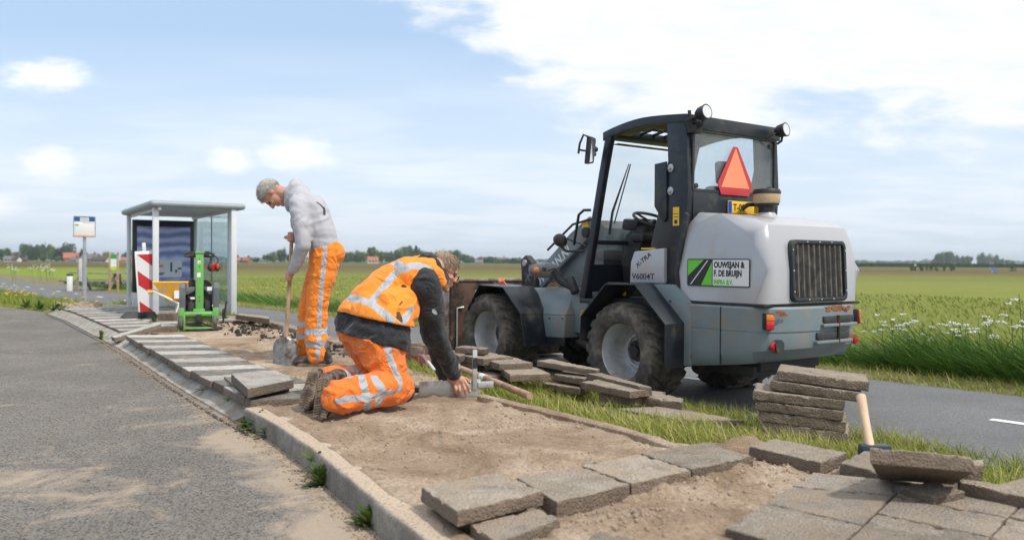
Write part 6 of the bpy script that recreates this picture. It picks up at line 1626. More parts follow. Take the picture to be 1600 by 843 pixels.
# shovel
SH = thing('shovel', 'shovel with long wooden handle and worn steel blade, standing in the sand by the man', 'shovel', tuple(q1(446, 577, -.08)))
SH.location.z = SAND
mb = MB(); mb.tube([hb_-hax*.02, hb_.lerp(ht, .5)+Vector((.004, 0, 0)), ht+hax*.02], [.019, .0175, .016], 12); adopt(mb.build('handle', MAT['wood']), SH)
MAT['blade'] = M('worn_shovel_steel', (.27, .26, .25), .42, .7, var=.35, vs=9, dirt=(.09, .075, .06), ds=8, da=.50)
bt_ = q1(446, 526, -.06); bb = q1(446, 583, -.10); up = (bt_-bb).normalized(); rt_ = Vector((1, 0, 0)); fr = rt_.cross(up).normalized()
H_ = (bt_-bb).length; Wd = .108; mb = MB(); nx, ny = 16, 18; vs = []
for s_ in (0, 1):
    for j in range(ny+1):
        t = j/ny; v_ = t*H_
        w = Wd*(1.0 if t < .72 else math.sqrt(max(0, 1-((t-.72)/.30)**2))*.98+.02)
        if t < .14: w = Wd*(.80+.20*math.sin(t/.14*math.pi/2))
        for i in range(nx+1):
            u_ = -1+2*i/nx; x = u_*w
            cur = -.030*(1-u_*u_)-.016*(1-t)*(0)+.0; rib = .012*math.exp(-(u_/.12)**2)*(1 if t > .12 else t/.12)
            dd = cur*-1+(-rib)+.0015*s_
            bl2 = -.016*max(0, 1-v_/.03)*(1-abs(u_))**.5*0
            p = bb+up*(v_+.020*(u_*u_ if t < .2 else .0)*(1-t/.2 if t < .2 else 0))+rt_*x-fr*(-dd)
            vs.append(p)
k_ = (nx+1)*(ny+1)
for s_ in (0, 1):
    for j in range(ny):
        for i in range(nx):
            a = s_*k_+j*(nx+1)+i; mb.f.append((a, a+1, a+nx+2, a+nx+1)); mb.m.append(0)
mb.v = vs
bl = adopt(mb.build('blade', MAT['blade'], fix=True, smooth=60), SH)
mb = MB(); mb.tube([bt_-up*.20+fr*-.004-fr*.028, bt_-up*.03-fr*.022, bt_+up*.06, bt_+up*.11], [.006, .017, .023, .021], 12); mb.box(0, 0, 0, 0, 0, 0); mb.v = mb.v[:-8]; mb.f = mb.f[:-6]; mb.m = mb.m[:-6]
adopt(mb.build('socket', MAT['steel']), SH)

# ---------------------------------------------------------------- kneeling man
def q2(px, py, d): return P(px, py, d)
M2 = thing('person', 'kneeling man in orange reflective vest, black jacket and orange trousers, reaching down to the sand', 'person', (q2(590, 600, 5.0).x, 5.0, SAND))
hip = q2(580, 520, 5.12); kneeR = q2(622, 606, 5.02); kneeL = q2(600, 592, 5.28)
ankR = q2(522, 618, 4.70); ankL = q2(500, 596, 4.95)
shR, shL = q2(666, 446, 5.14), q2(668, 424, 5.50); nkb = q2(680, 418, 5.34); hc2 = q2(691, 421, 5.40)
elR = q2(680, 522, 5.22); wrR = q2(706, 585, 5.44)
elL = q2(672, 520, 5.62); wrL = q2(690, 580, 5.78)
Uh2 = Vector((.42, .12, .90)); Fh2 = Vector((.80, .12, -.52))
mb = MB(); hq = head_parts(mb, hc2, Uh2, Fh2, 1.0)
mb.chain([(hc2-Uh2.normalized()*.05-Fh2.normalized()*.02, .055), (nkb, .06), (q2(655, 430, 5.32), .09)])
mb.chain([(nkb, .07), (q2(640, 450, 5.28), .12), (q2(605, 485, 5.2), .13), (hip, .13)])
mb.chain([(q2(650, 436, 5.32), .07), (shR, .055), (elR, .043), (wrR, .028)]); mb.chain([(q2(650, 436, 5.32), .07), (shL, .055), (elL, .043), (wrL, .028)])
hipR, hipL = q2(592, 532, 5.02), q2(572, 524, 5.24)
mb.chain([(hip, .12), (hipR, .10), (kneeR, .06), (ankR, .035)]); mb.chain([(hip, .12), (hipL, .10), (kneeL, .06), (ankL, .035)])
# right hand pressing on the plate: palm, four fingers, thumb
def px3(x, y, d): return P(600+x/5.333, 520+y/5.333, d)
dpl = 5.50
palm = [(px3(560, 385, dpl-.02), .026), (px3(600, 385, dpl-.025), .028), (px3(640, 390, dpl-.03), .028)]
mb.chain([(wrR, .027)]+palm); mb.chain([(px3(575, 400, dpl-.02), .024), (px3(610, 410, dpl-.03), .024), (px3(655, 400, dpl-.03), .020)])
for (a, b_, c_, r_) in (((590, 425), (596, 465), (606, 508), .0095), ((622, 425), (632, 475), (636, 526), .0102), ((655, 410), (674, 465), (682, 516), .0102), ((672, 395), (700, 440), (710, 488), .0092)):
    mb.chain([(px3(*a, dpl-.035), r_*1.25), (px3(*b_, dpl-.052), r_*1.08), (px3(*c_, dpl-.030), r_*.85)])
mb.chain([(px3(650, 375, dpl-.0), .016), (px3(690, 385, dpl+.03), .0125), (px3(712, 415, dpl+.04), .010)])
# left hand behind
mb.chain([(wrL, .028), (q2(694, 588, 5.8), .027), (q2(700, 596, 5.78), .024)])
for i in range(4): mb.chain([(q2(696+i*3, 594, 5.80-.02*i), .011), (q2(701+i*3, 603, 5.74-.02*i), .009), (q2(703+i*3, 610, 5.68-.02*i), .008)])
mb.chain([(q2(692, 590, 5.77), .013), (q2(688, 600, 5.72), .010)])
me = remeshed(mb, .0050, 2); finish(me, 'body', [MAT['skin']], M2)
hair_mesh('hair', hc2, Uh2, Fh2, 1.0, MAT['sandhair'], M2, length=.036, n=2600, puff=.008)
F_ = (Fh2-Uh2.normalized()*Fh2.dot(Uh2.normalized())).normalized(); U_ = Uh2.normalized(); L_ = U_.cross(F_)
for s_ in (1, -1):
    e = MB(); e.sph(hc2+F_*.085+L_*s_*.031+U_*-.006, .011, 10, 8); adopt(e.build('eye', MAT['lens']), M2)
gl = MB()
for s_ in (1, -1):
    cc = hc2+F_*.118+L_*s_*.033-U_*.010; gl.tube([cc+(L_*math.cos(a)*.024+U_*math.sin(a)*.017) for a in [2*math.pi*i/14 for i in range(15)]], .0022, 5, caps=False)
    gl.tube([hc2+F_*.116+L_*s_*.058-U_*.004, hc2+F_*.05+L_*s_*.082-U_*.0, hc2-F_*.005+L_*s_*.086+U_*.004], .0022, 5)
adopt(gl.build('spectacles', MAT['lens']), M2)
# trousers
mb = MB()
mb.chain([(hip, .155), (hipR, .145), (q2(600, 560, 5.0), .132), (q2(609, 586, 5.0), .112), (kneeR+Vector((0, 0, .015)), .094)])
mb.chain([(q2(556, 515, 5.16), .115), (hip, .15), (q2(570, 524, 5.22), .14), (q2(578, 552, 5.22), .115), (kneeL, .095)])
mb.chain([(kneeR+Vector((0, 0, .0)), .095), (q2(600, 606, 4.92), .100), (q2(570, 611, 4.82), .104), (q2(540, 617, 4.72), .100), (q2(528, 620, 4.68), .098)])
mb.chain([(kneeL, .095), (q2(575, 590, 5.14), .082), (q2(545, 588, 5.05), .072), (q2(515, 590, 4.98), .066)])
me = remeshed(mb, .011, 5)
cutmesh(me, q2(578, 531, 5.08), -(RT*.27+UP*.963+FW*.10))
for v in me.vertices:
    g_ = SAND+.012
    if v.co.z < g_: v.co.z = g_+(v.co.z-g_)*.15
bv = BVHTree.FromPolygons([v.co for v in me.vertices], [tuple(p.vertices) for p in me.polygons])
def x4(x, y): return (450+x/4.96, 500+y/4.96)
fs = [poly_sd(sline(bv, [x4(765, 190), x4(790, 290), x4(830, 400), x4(862, 470), x4(862, 545)]), .021),
      poly_sd(sline(bv, [x4(385, 622), x4(500, 605), x4(600, 600), x4(700, 590), x4(800, 560)]), .020)]
axc = (q2(600, 606, 4.92)-q2(540, 617, 4.72))
fs += [poly_sd(sline(bv, [x4(565, 452), x4(595, 530), x4(608, 600), x4(612, 665), x4(600, 690)]), .027), poly_sd(sline(bv, [x4(665, 450), x4(705, 500), x4(735, 560), x4(735, 600), x4(700, 640)]), .027)]
fs += [poly_sd(sline(bv, [x4(415, 392), x4(450, 415), x4(475, 450)]), .024), poly_sd(sline(bv, [x4(480, 362), x4(530, 390), x4(565, 440)]), .024)]
def dsp3(p, n):
    e = noise.noise(Vector((p.x*8, p.y*8, p.z*8))); e2 = noise.noise(Vector((p.x*19, p.y*19, p.z*15+9)))
    return .010*e+.005*e2+.011*fold(p, 7, (1.1, 1.1, 1.5))
finish(me, 'trousers', [MAT['trousers2']], M2, dsp3, {'silver': many(*fs)})
mb = MB(); mb.chain([(kneeR+Vector((-.03, -.02, -.045)), .060), (kneeR+Vector((.045, .01, -.03)), .060), (kneeR+Vector((.06, .02, .01)), .045)]); me = remeshed(mb, .010, 3)
for v in me.vertices: v.co.z = max(v.co.z, SAND+.004)
finish(me, 'knee_pad', [MAT['boot']], M2)
# jacket
mb = MB()
mb.chain([(q2(560, 505, 5.18), .15), (q2(585, 515, 5.10), .165), (q2(602, 520, 5.06), .14)]); mb.chain([(q2(585, 505, 5.12), .17), (q2(605, 480, 5.18), .18), (q2(640, 446, 5.28), .15)])
mb.chain([(q2(668, 412, 5.34), .075), (q2(678, 420, 5.34), .074), (q2(687, 432, 5.34), .060)])
mb.chain([(q2(672, 405, 5.28), .032), (q2(682, 415, 5.24), .030), (q2(690, 430, 5.26), .028), (q2(693, 440, 5.33), .024)])
mb.chain([(q2(560, 522, 5.16), .152), (q2(580, 532, 5.08), .180), (q2(600, 532, 5.04), .172)])
me = remeshed(mb, .011, 5)
cutmesh(me, q2(578, 531, 5.08), (RT*.27+UP*.963+FW*.10))
mb = MB()
mb.chain([(q2(655, 436, 5.22), .12), (shR, .092), (q2(673, 480, 5.16), .080), (elR, .069), (q2(694, 552, 5.33), .060), (q2(704, 574, 5.41), .056), (q2(709, 583, 5.44), .046)])
mb.chain([(q2(655, 430, 5.42), .11), (shL, .085), (elL, .066), (q2(690, 570, 5.76), .055), (q2(696, 588, 5.78), .045)])
me2 = remeshed(mb, .011, 5)
bm = bmesh.new(); bm.from_mesh(me); bm.from_mesh(me2); bm.to_mesh(me); bm.free()
bv = BVHTree.FromPolygons([v.co for v in me.vertices], [tuple(p.vertices) for p in me.polygons])
def x5(x, y): return (520+x/4.683, 380+y/4.683)
lg = sline(bv, [x5(738, 492), x5(752, 512)])
def dsp4(p, n):
    return .007*noise.noise(Vector((p.x*8, p.y*8, p.z*14)))+.003*noise.noise(Vector((p.x*20, p.y*20, p.z*32)))+.008*fold(p, 7, (1, 1, 1.6))
finish(me, 'jacket', [MAT['jacket']], M2, dsp4, {'logo': poly_sd(lg, .012) if len(lg) > 1 else (lambda p: 1)})
# vest
mb = MB()
mb.chain([(q2(566, 498, 5.16), .168), (q2(588, 502, 5.10), .182), (q2(606, 508, 5.05), .165)])
mb.chain([(q2(588, 480, 5.18), .180), (q2(610, 456, 5.22), .165), (q2(636, 440, 5.28), .158), (q2(655, 430, 5.33), .115)])
mb.chain([(q2(612, 488, 5.08), .150), (q2(626, 480, 5.10), .125)])
mb.chain([(q2(640, 430, 5.20), .118), (q2(660, 426, 5.22), .095), (q2(674, 428, 5.24), .070)]); mb.chain([(q2(640, 428, 5.42), .11), (q2(664, 420, 5.46), .10)])
mb.chain([(q2(672, 416, 5.24), .050), (q2(684, 430, 5.24), .044), (q2(688, 440, 5.26), .034)])
me = remeshed(mb, .011, 4)
cutmesh(me, q2(578, 496, 5.08), (RT*.20+UP*.975+FW*.08))
bv = BVHTree.FromPolygons([v.co for v in me.vertices], [tuple(p.vertices) for p in me.polygons])
Ls = [[x5(110, 395), x5(180, 410), x5(280, 440), x5(360, 500), x5(430, 560)], [x5(290, 420), x5(380, 310), x5(450, 230), x5(505, 185)], [x5(320, 145), x5(380, 130), x5(440, 135), x5(500, 165), x5(530, 185)], [x5(520, 190), x5(580, 165), x5(640, 165), x5(700, 190)], [x5(500, 570), x5(540, 540), x5(575, 480)]]
fs = [poly_sd(sline(bv, l), .024) for l in Ls]
lgo = [poly_sd(sline(bv, l, 8), w) for l, w in (([x5(345, 155), x5(440, 165)], .004), ([x5(440, 165), x5(405, 218)], .004), ([x5(300, 192), x5(405, 218)], .003), ([x5(350, 165), x5(425, 175)], .006), ([x5(345, 178), x5(420, 190)], .005), ([x5(330, 192), x5(400, 203)], .003))]
dr = [poly_sd(sline(bv, l, 8), w) for l, w in (([x5(482, 460), x5(508, 425)], .006), ([x5(480, 515), x5(492, 560)], .016), ([x5(470, 540), x5(500, 575)], .010))]
finish(me, 'safety_vest', [MAT['vest']], M2, dsp4, {'silver': many(*fs), 'logo': many(*lgo), 'dirt': many(*dr)})
# boots seen from their soles
def boot(toe, heel, back, name='boot'):
    """toe: point on the ground under the toe tip; heel: upper end of the sole; back: direction the sole faces."""
    d = (toe-heel); L_ = d.length; d.normalize(); b_ = (back-d*back.dot(d)).normalized(); s = d.cross(b_).normalized()
    mb = MB(); c0 = heel-b_*.05
    mb.chain([(heel-b_*.055+d*.03, .040), (heel-b_*.058+d*.12, .045), (heel-b_*.048+d*.21, .042), (heel-b_*.045+d*(L_-.045), .036)])
    mb.chain([(heel-b_*.055+d*.04, .042), (heel-b_*.13+d*.03, .052), (heel-b_*.19+d*.02, .056)])
    me = remeshed(mb, .009, 3); bt = finish(me, name, [MAT['boot']], M2)
    so_ = MB(); pts = []
    n = 28
    for q in range(n):
        a = 2*math.pi*q/n; x = math.cos(a); t = (1-x)/2    # t 0 at heel end... x=1 toe
        w = .040+.012*max(0, math.cos((x-.45)*2.2)); w *= (1-.12*math.exp(-((x+.15)/.3)**2))
        pts.append(((1+x)/2*L_, w*math.sin(a)*1.02))
    so_.T = frame_m(heel, d, s)
    if (so_.T.to_3x3() @ Vector((0, 0, 1))).dot(b_) < 0: sgn = -1
    else: sgn = 1
    so_.prism(pts, -.022*sgn, 0.004*sgn, 'z')
    so_T = so_.T
    sole = so_.build('sole', MAT['sole'], None, bevel=.005); sole.parent = bt
    lu = MB(); lu.T = so_T
    for q in range(15):
        x = (.045+q*.062/1.0*.30) if False else .03+q*(L_-.05)/14.5
        if .36 < x/L_ < .46: continue
        w = .034+.010*max(0, math.cos((x/L_*2-1-.45)*2.2))
        for sg in (1, -1):
            y0 = sg*.006; y1 = sg*w*.92; sk = .007*sg
            lu.add([(x-.006, y0, .003*sgn), (x+.006, y0, .003*sgn), (x+.004+.010, y1, .003*sgn), (x-.007+.010, y1, .003*sgn), (x-.005, y0, .013*sgn), (x+.005, y0, .013*sgn), (x+.003+.010, y1*.97, .013*sgn), (x-.006+.010, y1*.97, .013*sgn)], [(0, 3, 2, 1), (4, 5, 6, 7), (0, 1, 5, 4), (1, 2, 6, 5), (2, 3, 7, 6), (3, 0, 4, 7)])
    lt_ = lu.build('tread', MAT['sole'], None)
    bm = bmesh.new(); bm.from_mesh(sole.data); bm.from_mesh(lt_.data); bm.to_mesh(sole.data); bm.free(); bpy.data.objects.remove(lt_)
boot(q2(500, 656, 4.62), q2(507, 582, 4.66), Vector((-.22, -.96, .12)))
boot(q2(474, 642, 4.84), q2(492, 574, 4.92), Vector((-.36, -.90, .15)))

# ---------------------------------------------------------------- tools
TL = thing('levelling_gauge', 'flat metal levelling plate with upright ruler, held down on the sand by the kneeling man', 'levelling tool', tuple(G(655, 622, SAND)))
a, b_ = P(655, 611, 5.42), P(751, 606.5, 5.56); a2 = P(772, 608, 5.62); dv = (b_-a); dv.z = 0; dv.normalize(); sv = Vector((-dv.y, dv.x, 0))
zt, zb = P(700, 594, 5.49).z, SAND-.012
def pb_(x0, x1, z0, z1, y0, y1): return [((a.x, a.y, 0), x0, x1, z0, z1, y0, y1)]
def gbox(mb, x0, x1, y0, y1, z0, z1):
    o = Vector((a.x, a.y, 0)); f = lambda x, y, z: o+dv*x+sv*y+Vector((0, 0, z))
    mb.add([f(x0,y0,z0), f(x1,y0,z0), f(x1,y1,z0), f(x0,y1,z0), f(x0,y0,z1), f(x1,y0,z1), f(x1,y1,z1), f(x0,y1,z1)], [(0,3,2,1),(4,5,6,7),(0,1,5,4),(1,2,6,5),(2,3,7,6),(3,0,4,7)])
Lp = (b_-a).length
MAT['aluplate'] = M('dull_aluminium', (.50, .51, .51), .4, .55, var=.1, dirt=(.34, .26, .19), ds=11, da=.57)
mb = MB(); gbox(mb, 0, Lp, 0, .012, zb, zt); adopt(mb.build('plate', MAT['aluplate'], bevel=.002), TL)
mb = MB(); gbox(mb, Lp-.06, Lp-.028, -.012, -.001, SAND+.035, P(745, 546, 5.55).z); ru = adopt(mb.build('ruler', MAT['aluplate'], bevel=.002), TL)
mb = MB(); gbox(mb, Lp-.0605, Lp-.0275, -.0125, -.0118, P(745, 575, 5.55).z, P(745, 558, 5.55).z); o = mb.build('dark_grip', MAT['plastic']); o.parent = ru
mb = MB(); gbox(mb, Lp-.02, Lp+.09, -.010, .02, SAND+.045, SAND+.085); adopt(mb.build('end_bar', MAT['aluplate'], bevel=.002), TL)
mb = MB(); gbox(mb, -.08, -.002, .002, .02, SAND+.03, SAND+.065); adopt(mb.build('black_end', MAT['plastic'], bevel=.002), TL)
mb = MB()
for z in (SAND+.025, SAND+.085):
    o_ = Vector((a.x, a.y, 0))+dv*(Lp-.075)-sv*.004; mb.sph((o_.x, o_.y, z), .007, 8, 6)
adopt(mb.build('rivets', MAT['steel']), TL)
# clear plastic bottle behind the forearm
c0, c1 = P(664, 556, 5.75), P(718, 574, 5.95)
BT = thing('plastic_bottle', 'clear crumpled plastic bottle lying behind the kneeling man\'s forearm', 'bottle', tuple(c1))
MAT['clearplastic'] = glassmat('clear_plastic', (.92, .93, .96), .55)
q0, qq = P(696, 548, 5.75), P(716, 578, 5.70)
mb = MB(); mb.tube([q0, q0.lerp(qq, .15), q0.lerp(qq, .5), q0.lerp(qq, .8), qq], [.018, .030, .032, .034, .026], 14); adopt(mb.build('bottle_body', MAT['clearplastic']), BT)
mb = MB(); mb.tube([q0, q0+(q0-qq).normalized()*.03], .013, 12); adopt(mb.build('cap', MAT['white']), BT)
# white pipe-like strip left of the forearm
s0, s1 = P(661, 554, 5.7), P(679, 578, 5.6)
mb = MB(); mb.tube([s0, s1], .010, 8); o = mb.build('plastic_strip', MAT['white'], loc=tuple(s1)); tag(o, 'thin white plastic strip leaning behind the kneeling man\'s sleeve', 'strip')
# half buried round pole beside the slab piles
g0_, g1_ = G(712, 572, SAND+.035), G(828, 618, SAND+.03)
mb = MB(); n_ = 14; pts = [g0_.lerp(g1_, i/n_) for i in range(n_+1)]; mb.tube(pts, [.024+.003*noise.noise(p*9) for p in pts], 12)
o = mb.build('handle_pole', MAT['wood'], loc=tuple(g1_)); tag(o, 'dirty round wooden pole lying half buried in front of the slab piles', 'pole')
o = MB(); o.tube([g0_.lerp(g1_, .40), g0_.lerp(g1_, .46)], .028, 12); q = o.build('tape', MAT['white'], bpy.data.objects['handle_pole']); q.matrix_parent_inverse = Matrix.Translation(-Vector(g1_))
# sledge hammer leaning behind the propped slab
h0, h1 = P(1360, 700, 3.75), P(1345, 618, 3.95)
HM = thing('hammer', 'club hammer with pale wooden handle standing behind the propped slab', 'hammer', tuple(h0))
mb = MB(); mb.tube([h0-(h1-h0).normalized()*.02, h0.lerp(h1, .5), h1], [.021, .019, .023], 14); adopt(mb.build('handle', M('pale_handle_wood', (.60, .42, .28), .6, var=.15, vs=10, dirt=(.35, .25, .17), ds=8, da=.6), bevel=.003), HM)
mb = MB(); hz = h0.z-.0; mb.box(h0.x-.05, h0.x+.088, h0.y-.026, h0.y+.026, hz-.035, hz+.018)
adopt(mb.build('head', M('hammer_steel', (.05, .07, .10), .4, .5, var=.2), bevel=.008), HM)
# ================================================================ bus shelter and street furniture (d about 13 m)
# bus stop pole
d = 17.6; b0 = P(132, 474, d); zt = P(132, 368, d).z; k = d/F
BS = thing('bus_stop_pole', 'bus stop flag on a grey steel pole with blue top band and orange foot band', 'bus stop sign', (b0.x, b0.y, .1), R(27))
mb = MB(); mb.tube([(0, 0, -.05), (0, 0, 1.05)], .045, 14); mb.tube([(0, 0, 1.05), (0, 0, zt-.1+.35)], .032, 12); mb.build('pole', MAT['steel'], BS)
w = 14.5*k; zb, z2 = P(0, 369, d).z-.1, P(0, 338, d).z-.1
mb = MB(); mb.box(-w, w, -.06, -.035, zb, z2); fl_ = mb.build('flag_panel', MAT['white'], BS, bevel=.01)
mb = MB(); mb.box(-w-.006, w+.006, -.063, -.032, zb-.012, zb); mb.box(-w-.006, w+.006, -.063, -.032, z2, z2+.012); mb.box(-w-.016, -w, -.063, -.032, zb, z2); mb.box(w, w+.016, -.063, -.032, zb, z2); mb.build('flag_frame', MAT['steel'], fl_)
mb = MB(); mb.box(-w+.005, w-.005, -.064, -.0605, z2-.10, z2-.005); mb.build('blue_band', M('sign_blue', (.02, .09, .30), .5), fl_)
mb = MB(); mb.box(-w*.42, w*.42, -.066, -.0645, z2-.09, z2-.02); mb.build('stop_name_field', MAT['white'], fl_)
mb = MB(); mb.box(-w+.005, w-.005, -.064, -.0605, zb+.005, zb+.03); mb.build('orange_band', M('sign_orange', (.80, .33, .15), .5), fl_)
mb = MB(); mb.box(-w+.02, -w+.09, -.064, -.0605, z2-.19, z2-.165); mb.build('line_symbol', M('sign_teal', (.03, .40, .25), .5), fl_)
mb = MB(); mb.box(-.02, .17, -.064, -.0605, z2-.135, z2-.130); mb.box(-w*.36, w*.36, -.0668, -.0662, z2-.062, z2-.046); mb.build('small_print', MAT['greyplastic'], fl_)

# shelter frame in local axes: x across (short side), y along (away from the camera)
pL = P(243, 494, 12.85)
SHT = thing('bus_shelter', 'glass bus shelter with rounded grey roof and a poster wall, behind the green machine', 'bus shelter', (pL.x, pL.y, SAND), R(33))
W_, yd = 1.17, 2.75; zr = P(243, 323, 12.85).z-SAND
def pst(x, y, rx, ry):
    mb = MB(); mb.box(x-rx, x+rx, y-ry, y+ry, 0, zr); return mb.build('post', MAT['alu'], SHT, bevel=.012)
pst(0, 0, .045, .035); pst(W_, 0, .045, .13); pst(0, yd, .035, .035); pst(W_, yd, .035, .035)
x0, x1, y0, y1 = -.06, W_+.13, -.12, yd+.12
mb = MB(); mb.box(x0, x1, y0, y1, zr, zr+.03); mb.build('roof_panel', M('translucent_roof', (.50, .52, .53), .4), SHT)
MAT['roofedge'] = M('grey_roof_edge', (.27, .31, .33), .45, var=.06)
mb = MB(); c4 = [(x0, y0), (x1, y0), (x1, y1), (x0, y1)]
for i in range(4):
    a, b_ = c4[i], c4[(i+1) % 4]; mb.tube([(a[0], a[1], zr+.045), (b_[0], b_[1], zr+.045)], .052, 14); mb.sph((a[0], a[1], zr+.045), .052, 14, 10)
mb.build('roof_edge', MAT['roofedge'], SHT)
mb = MB(); mb.box(.02, .06, y0, y1, zr-.05, zr-.002); mb.build('roof_beam', MAT['alu'], SHT)
mb = MB(); mb.box(W_-.04, W_, y0, y1, zr-.05, zr-.002); mb.build('roof_beam', MAT['alu'], SHT)
mb = MB(); mb.box(x0, x1, yd/2-.03, yd/2+.03, zr-.06, zr-.052); mb.build('roof_beam', MAT['alu'], SHT)
pc = bpy.data.objects.new('poster_case', None); COL.objects.link(pc); pc.parent = SHT; pc.location = (0, yd-.07, 0)
xa, xb = .05, W_-.05; zt = zr-.09
mb = MB(); mb.box(xa, xb, -.06, .06, .30, zt); mb.build('case_frame', MAT['black'], pc, bevel=.01)
mb = MB(); mb.box(xa, xb, -.05, .05, .0, .298); mb.build('case_plinth', MAT['alu'], pc, bevel=.01)
m, nt, b = newmat('blue_poster'); v = objc(nt)
wv = nd(nt, 'ShaderNodeTexWave', wave_type='RINGS'); wv.inputs['Scale'].default_value = 1.6; wv.inputs['Distortion'].default_value = 6; wv.inputs['Detail'].default_value = 4; nt.links.new(v, wv.inputs[0])
c = ramp(nt, wv.outputs['Fac'], [(0, (.16, .20, .46)), (.5, (.30, .35, .64)), (1, (.48, .54, .80))]); nt.links.new(c, b.inputs['Base Color']); b.inputs['Roughness'].default_value = .35
p0_, p1_ = xa+.07, xb-.07; q0_, q1_ = .42, zt-.12; wx = lambda t: p0_+(p1_-p0_)*t; wz = lambda t: q0_+(q1_-q0_)*t
mb = MB(); mb.box(p0_, p1_, -.066, -.0605, q0_, q1_); ps_ = mb.build('poster', m, pc)
MAT['pwhite'] = M('poster_white', (.55, .60, .66), .4, var=.04); MAT['pblue'] = M('poster_blue', (.02, .04, .22), .4)
mb = MB(); mb.prism([(wx(0), wz(.14)), (wx(.80), wz(.14)), (wx(.84), wz(.16)), (wx(.84), wz(.40)), (wx(.80), wz(.42)), (wx(0), wz(.44))], -.0685, -.0665); mb.build('text_field', MAT['pwhite'], ps_)
mb = MB(); mb.box(wx(0), wx(1), -.0685, -.0665, wz(0), wz(.09)); mb.build('blue_foot', MAT['pblue'], ps_)
MAT['ptext'] = M('poster_dark_text', (.03, .05, .16), .5); MAT['pred'] = M('poster_red_text', (.62, .10, .16), .5); MAT['porange'] = M('poster_orange_text', (.75, .33, .08), .5)
T0 = lambda x, z: frame_m((x, -.0695, z), (1, 0, 0), (0, 0, 1))
for tx, mt, zf in (('nieuw:', 'ptext', .375), ('internet', 'pred', .31), ('voor', 'porange', .25), ('hele jaar', 'ptext', .18)):
    text('lettering', tx, .10, MAT[mt], ps_, T0(wx(.14), wz(zf)), .0006, bold=.003)
text('lettering', '1,-', .24, MAT['ptext'], ps_, T0(wx(.57), wz(.24)), .0006, bold=.005)
MAT['greenglass'] = glassmat('green_tinted_glass', (.86, .94, .92), .10)
mb = MB(); mb.box(W_-.006, W_+.004, .14, yd-.04, .15, zr-.06); mb.build('side_glass', MAT['greenglass'], SHT)
mb = MB(); mb.tube([(W_-.012, yd*.5, .15), (W_-.012, yd*.5, zr-.06)], .008, 6); mb.build('glass_edge', MAT['plastic'], SHT)
mb = MB(); mb.box(W_-.40, W_-.08, .5, yd-.5, .40, .44); mb.box(W_-.3, W_-.2, .7, .76, 0, .40); mb.box(W_-.3, W_-.2, yd-.8, yd-.74, 0, .40); mb.build('bench', MAT['steel'], SHT, bevel=.006)

# ---- traffic baffle
d = 12.9; p0 = P(232, 490, d); k = d/F
TB = thing('traffic_baffle', 'red and white striped traffic baffle leaning slightly in a black rubber foot', 'traffic sign', (p0.x, p0.y, SAND))
TB.rotation_euler = (0, R(-3.4), R(24))
wB, hB = 14.0*k, 103*k
mb = MB(); mb.box(-wB, wB, -.03, .03, -.02, hB); bp_ = mb.build('frame', MAT['white'], TB, bevel=.012)
mb = MB(); mb.box(-.028, .028, -.02, .02, hB, hB+.13); mb.build('carry_grip', MAT['white'], TB, bevel=.012)
iw = wB-.028; z0, z1 = .045, hB-.05
mb = MB(); mb.box(-iw, iw, -.034, -.0305, z0, z1); pn = mb.build('face', M('white_reflective_sheet', (.70, .70, .70), .4, var=.04), TB)
MAT['redsheet'] = M('red_reflective_sheet', (.50, .018, .022), .4, var=.06)
def clip(poly, z0, z1):
    def cl(pts, f):
        out = []
        for i in range(len(pts)):
            a, b_ = pts[i], pts[(i+1) % len(pts)]; fa, fb = f(a), f(b_)
            if fa >= 0: out.append(a)
            if fa*fb < 0: t = fa/(fa-fb); out.append((a[0]+(b_[0]-a[0])*t, a[1]+(b_[1]-a[1])*t))
        return out
    return cl(cl(poly, lambda p: p[1]-z0), lambda p: z1-p[1])
fz = lambda t: z1-(z1-z0)*t
for poly in ([(-iw, fz(0)), (iw, fz(0)), (iw, fz(.215))], [(-iw, fz(.27)), (iw, fz(.475)), (iw, fz(.71)), (-iw, fz(.505))], [(-iw, fz(.775)), (iw, fz(.98)), (iw, fz(1)), (-iw, fz(1))]):
    mb = MB(); mb.prism(poly, -.0352, -.0342); mb.build('red_stripe', MAT['redsheet'], pn)
# rubber base block
ra, rb = P(190, 499, 12.1), P(247, 497, 12.4); ra.z = rb.z = 0
ax_ = (rb-ra).normalized(); L_ = (rb-ra).length
RB = thing('rubber_foot', 'black recycled rubber foot lying under the striped traffic baffle', 'sign foot', (ra.x, ra.y, SAND+.02), math.atan2(ax_.y, ax_.x))
mb = MB()
for x0 in (0, L_*.46):
    x1 = x0+L_*.54; vs_b = [(x0, -.12, 0), (x1, -.12, 0), (x1, .22, 0), (x0, .22, 0)]; mb.hexa([(x0+.09, -.04, .105), (x1-.06, -.04, .105), (x1-.06, .15, .105), (x0+.09, .15, .105)], vs_b)
mb.build('foot_block', M('recycled_rubber', (.06, .058, .056), .9, var=.3, vs=12, bump=.3), RB, bevel=.008)
mb = MB(); mb.box(.22, .30, -.125, -.02, .03, .10); mb.build('peg_hole', MAT['dark'], RB)

# ---- concrete block
slab4([P(254, 488, 12.0), P(254, 488, 12.0)+Vector((.02, -.22, 0)), P(281, 487, 11.9)+Vector((.0, -.22, 0)), P(281, 487, 11.9)], .27, mat='slabsand', label='upright concrete block between the traffic baffle and the green machine', group=None, name='concrete_block', cat='concrete block', chip=.02)
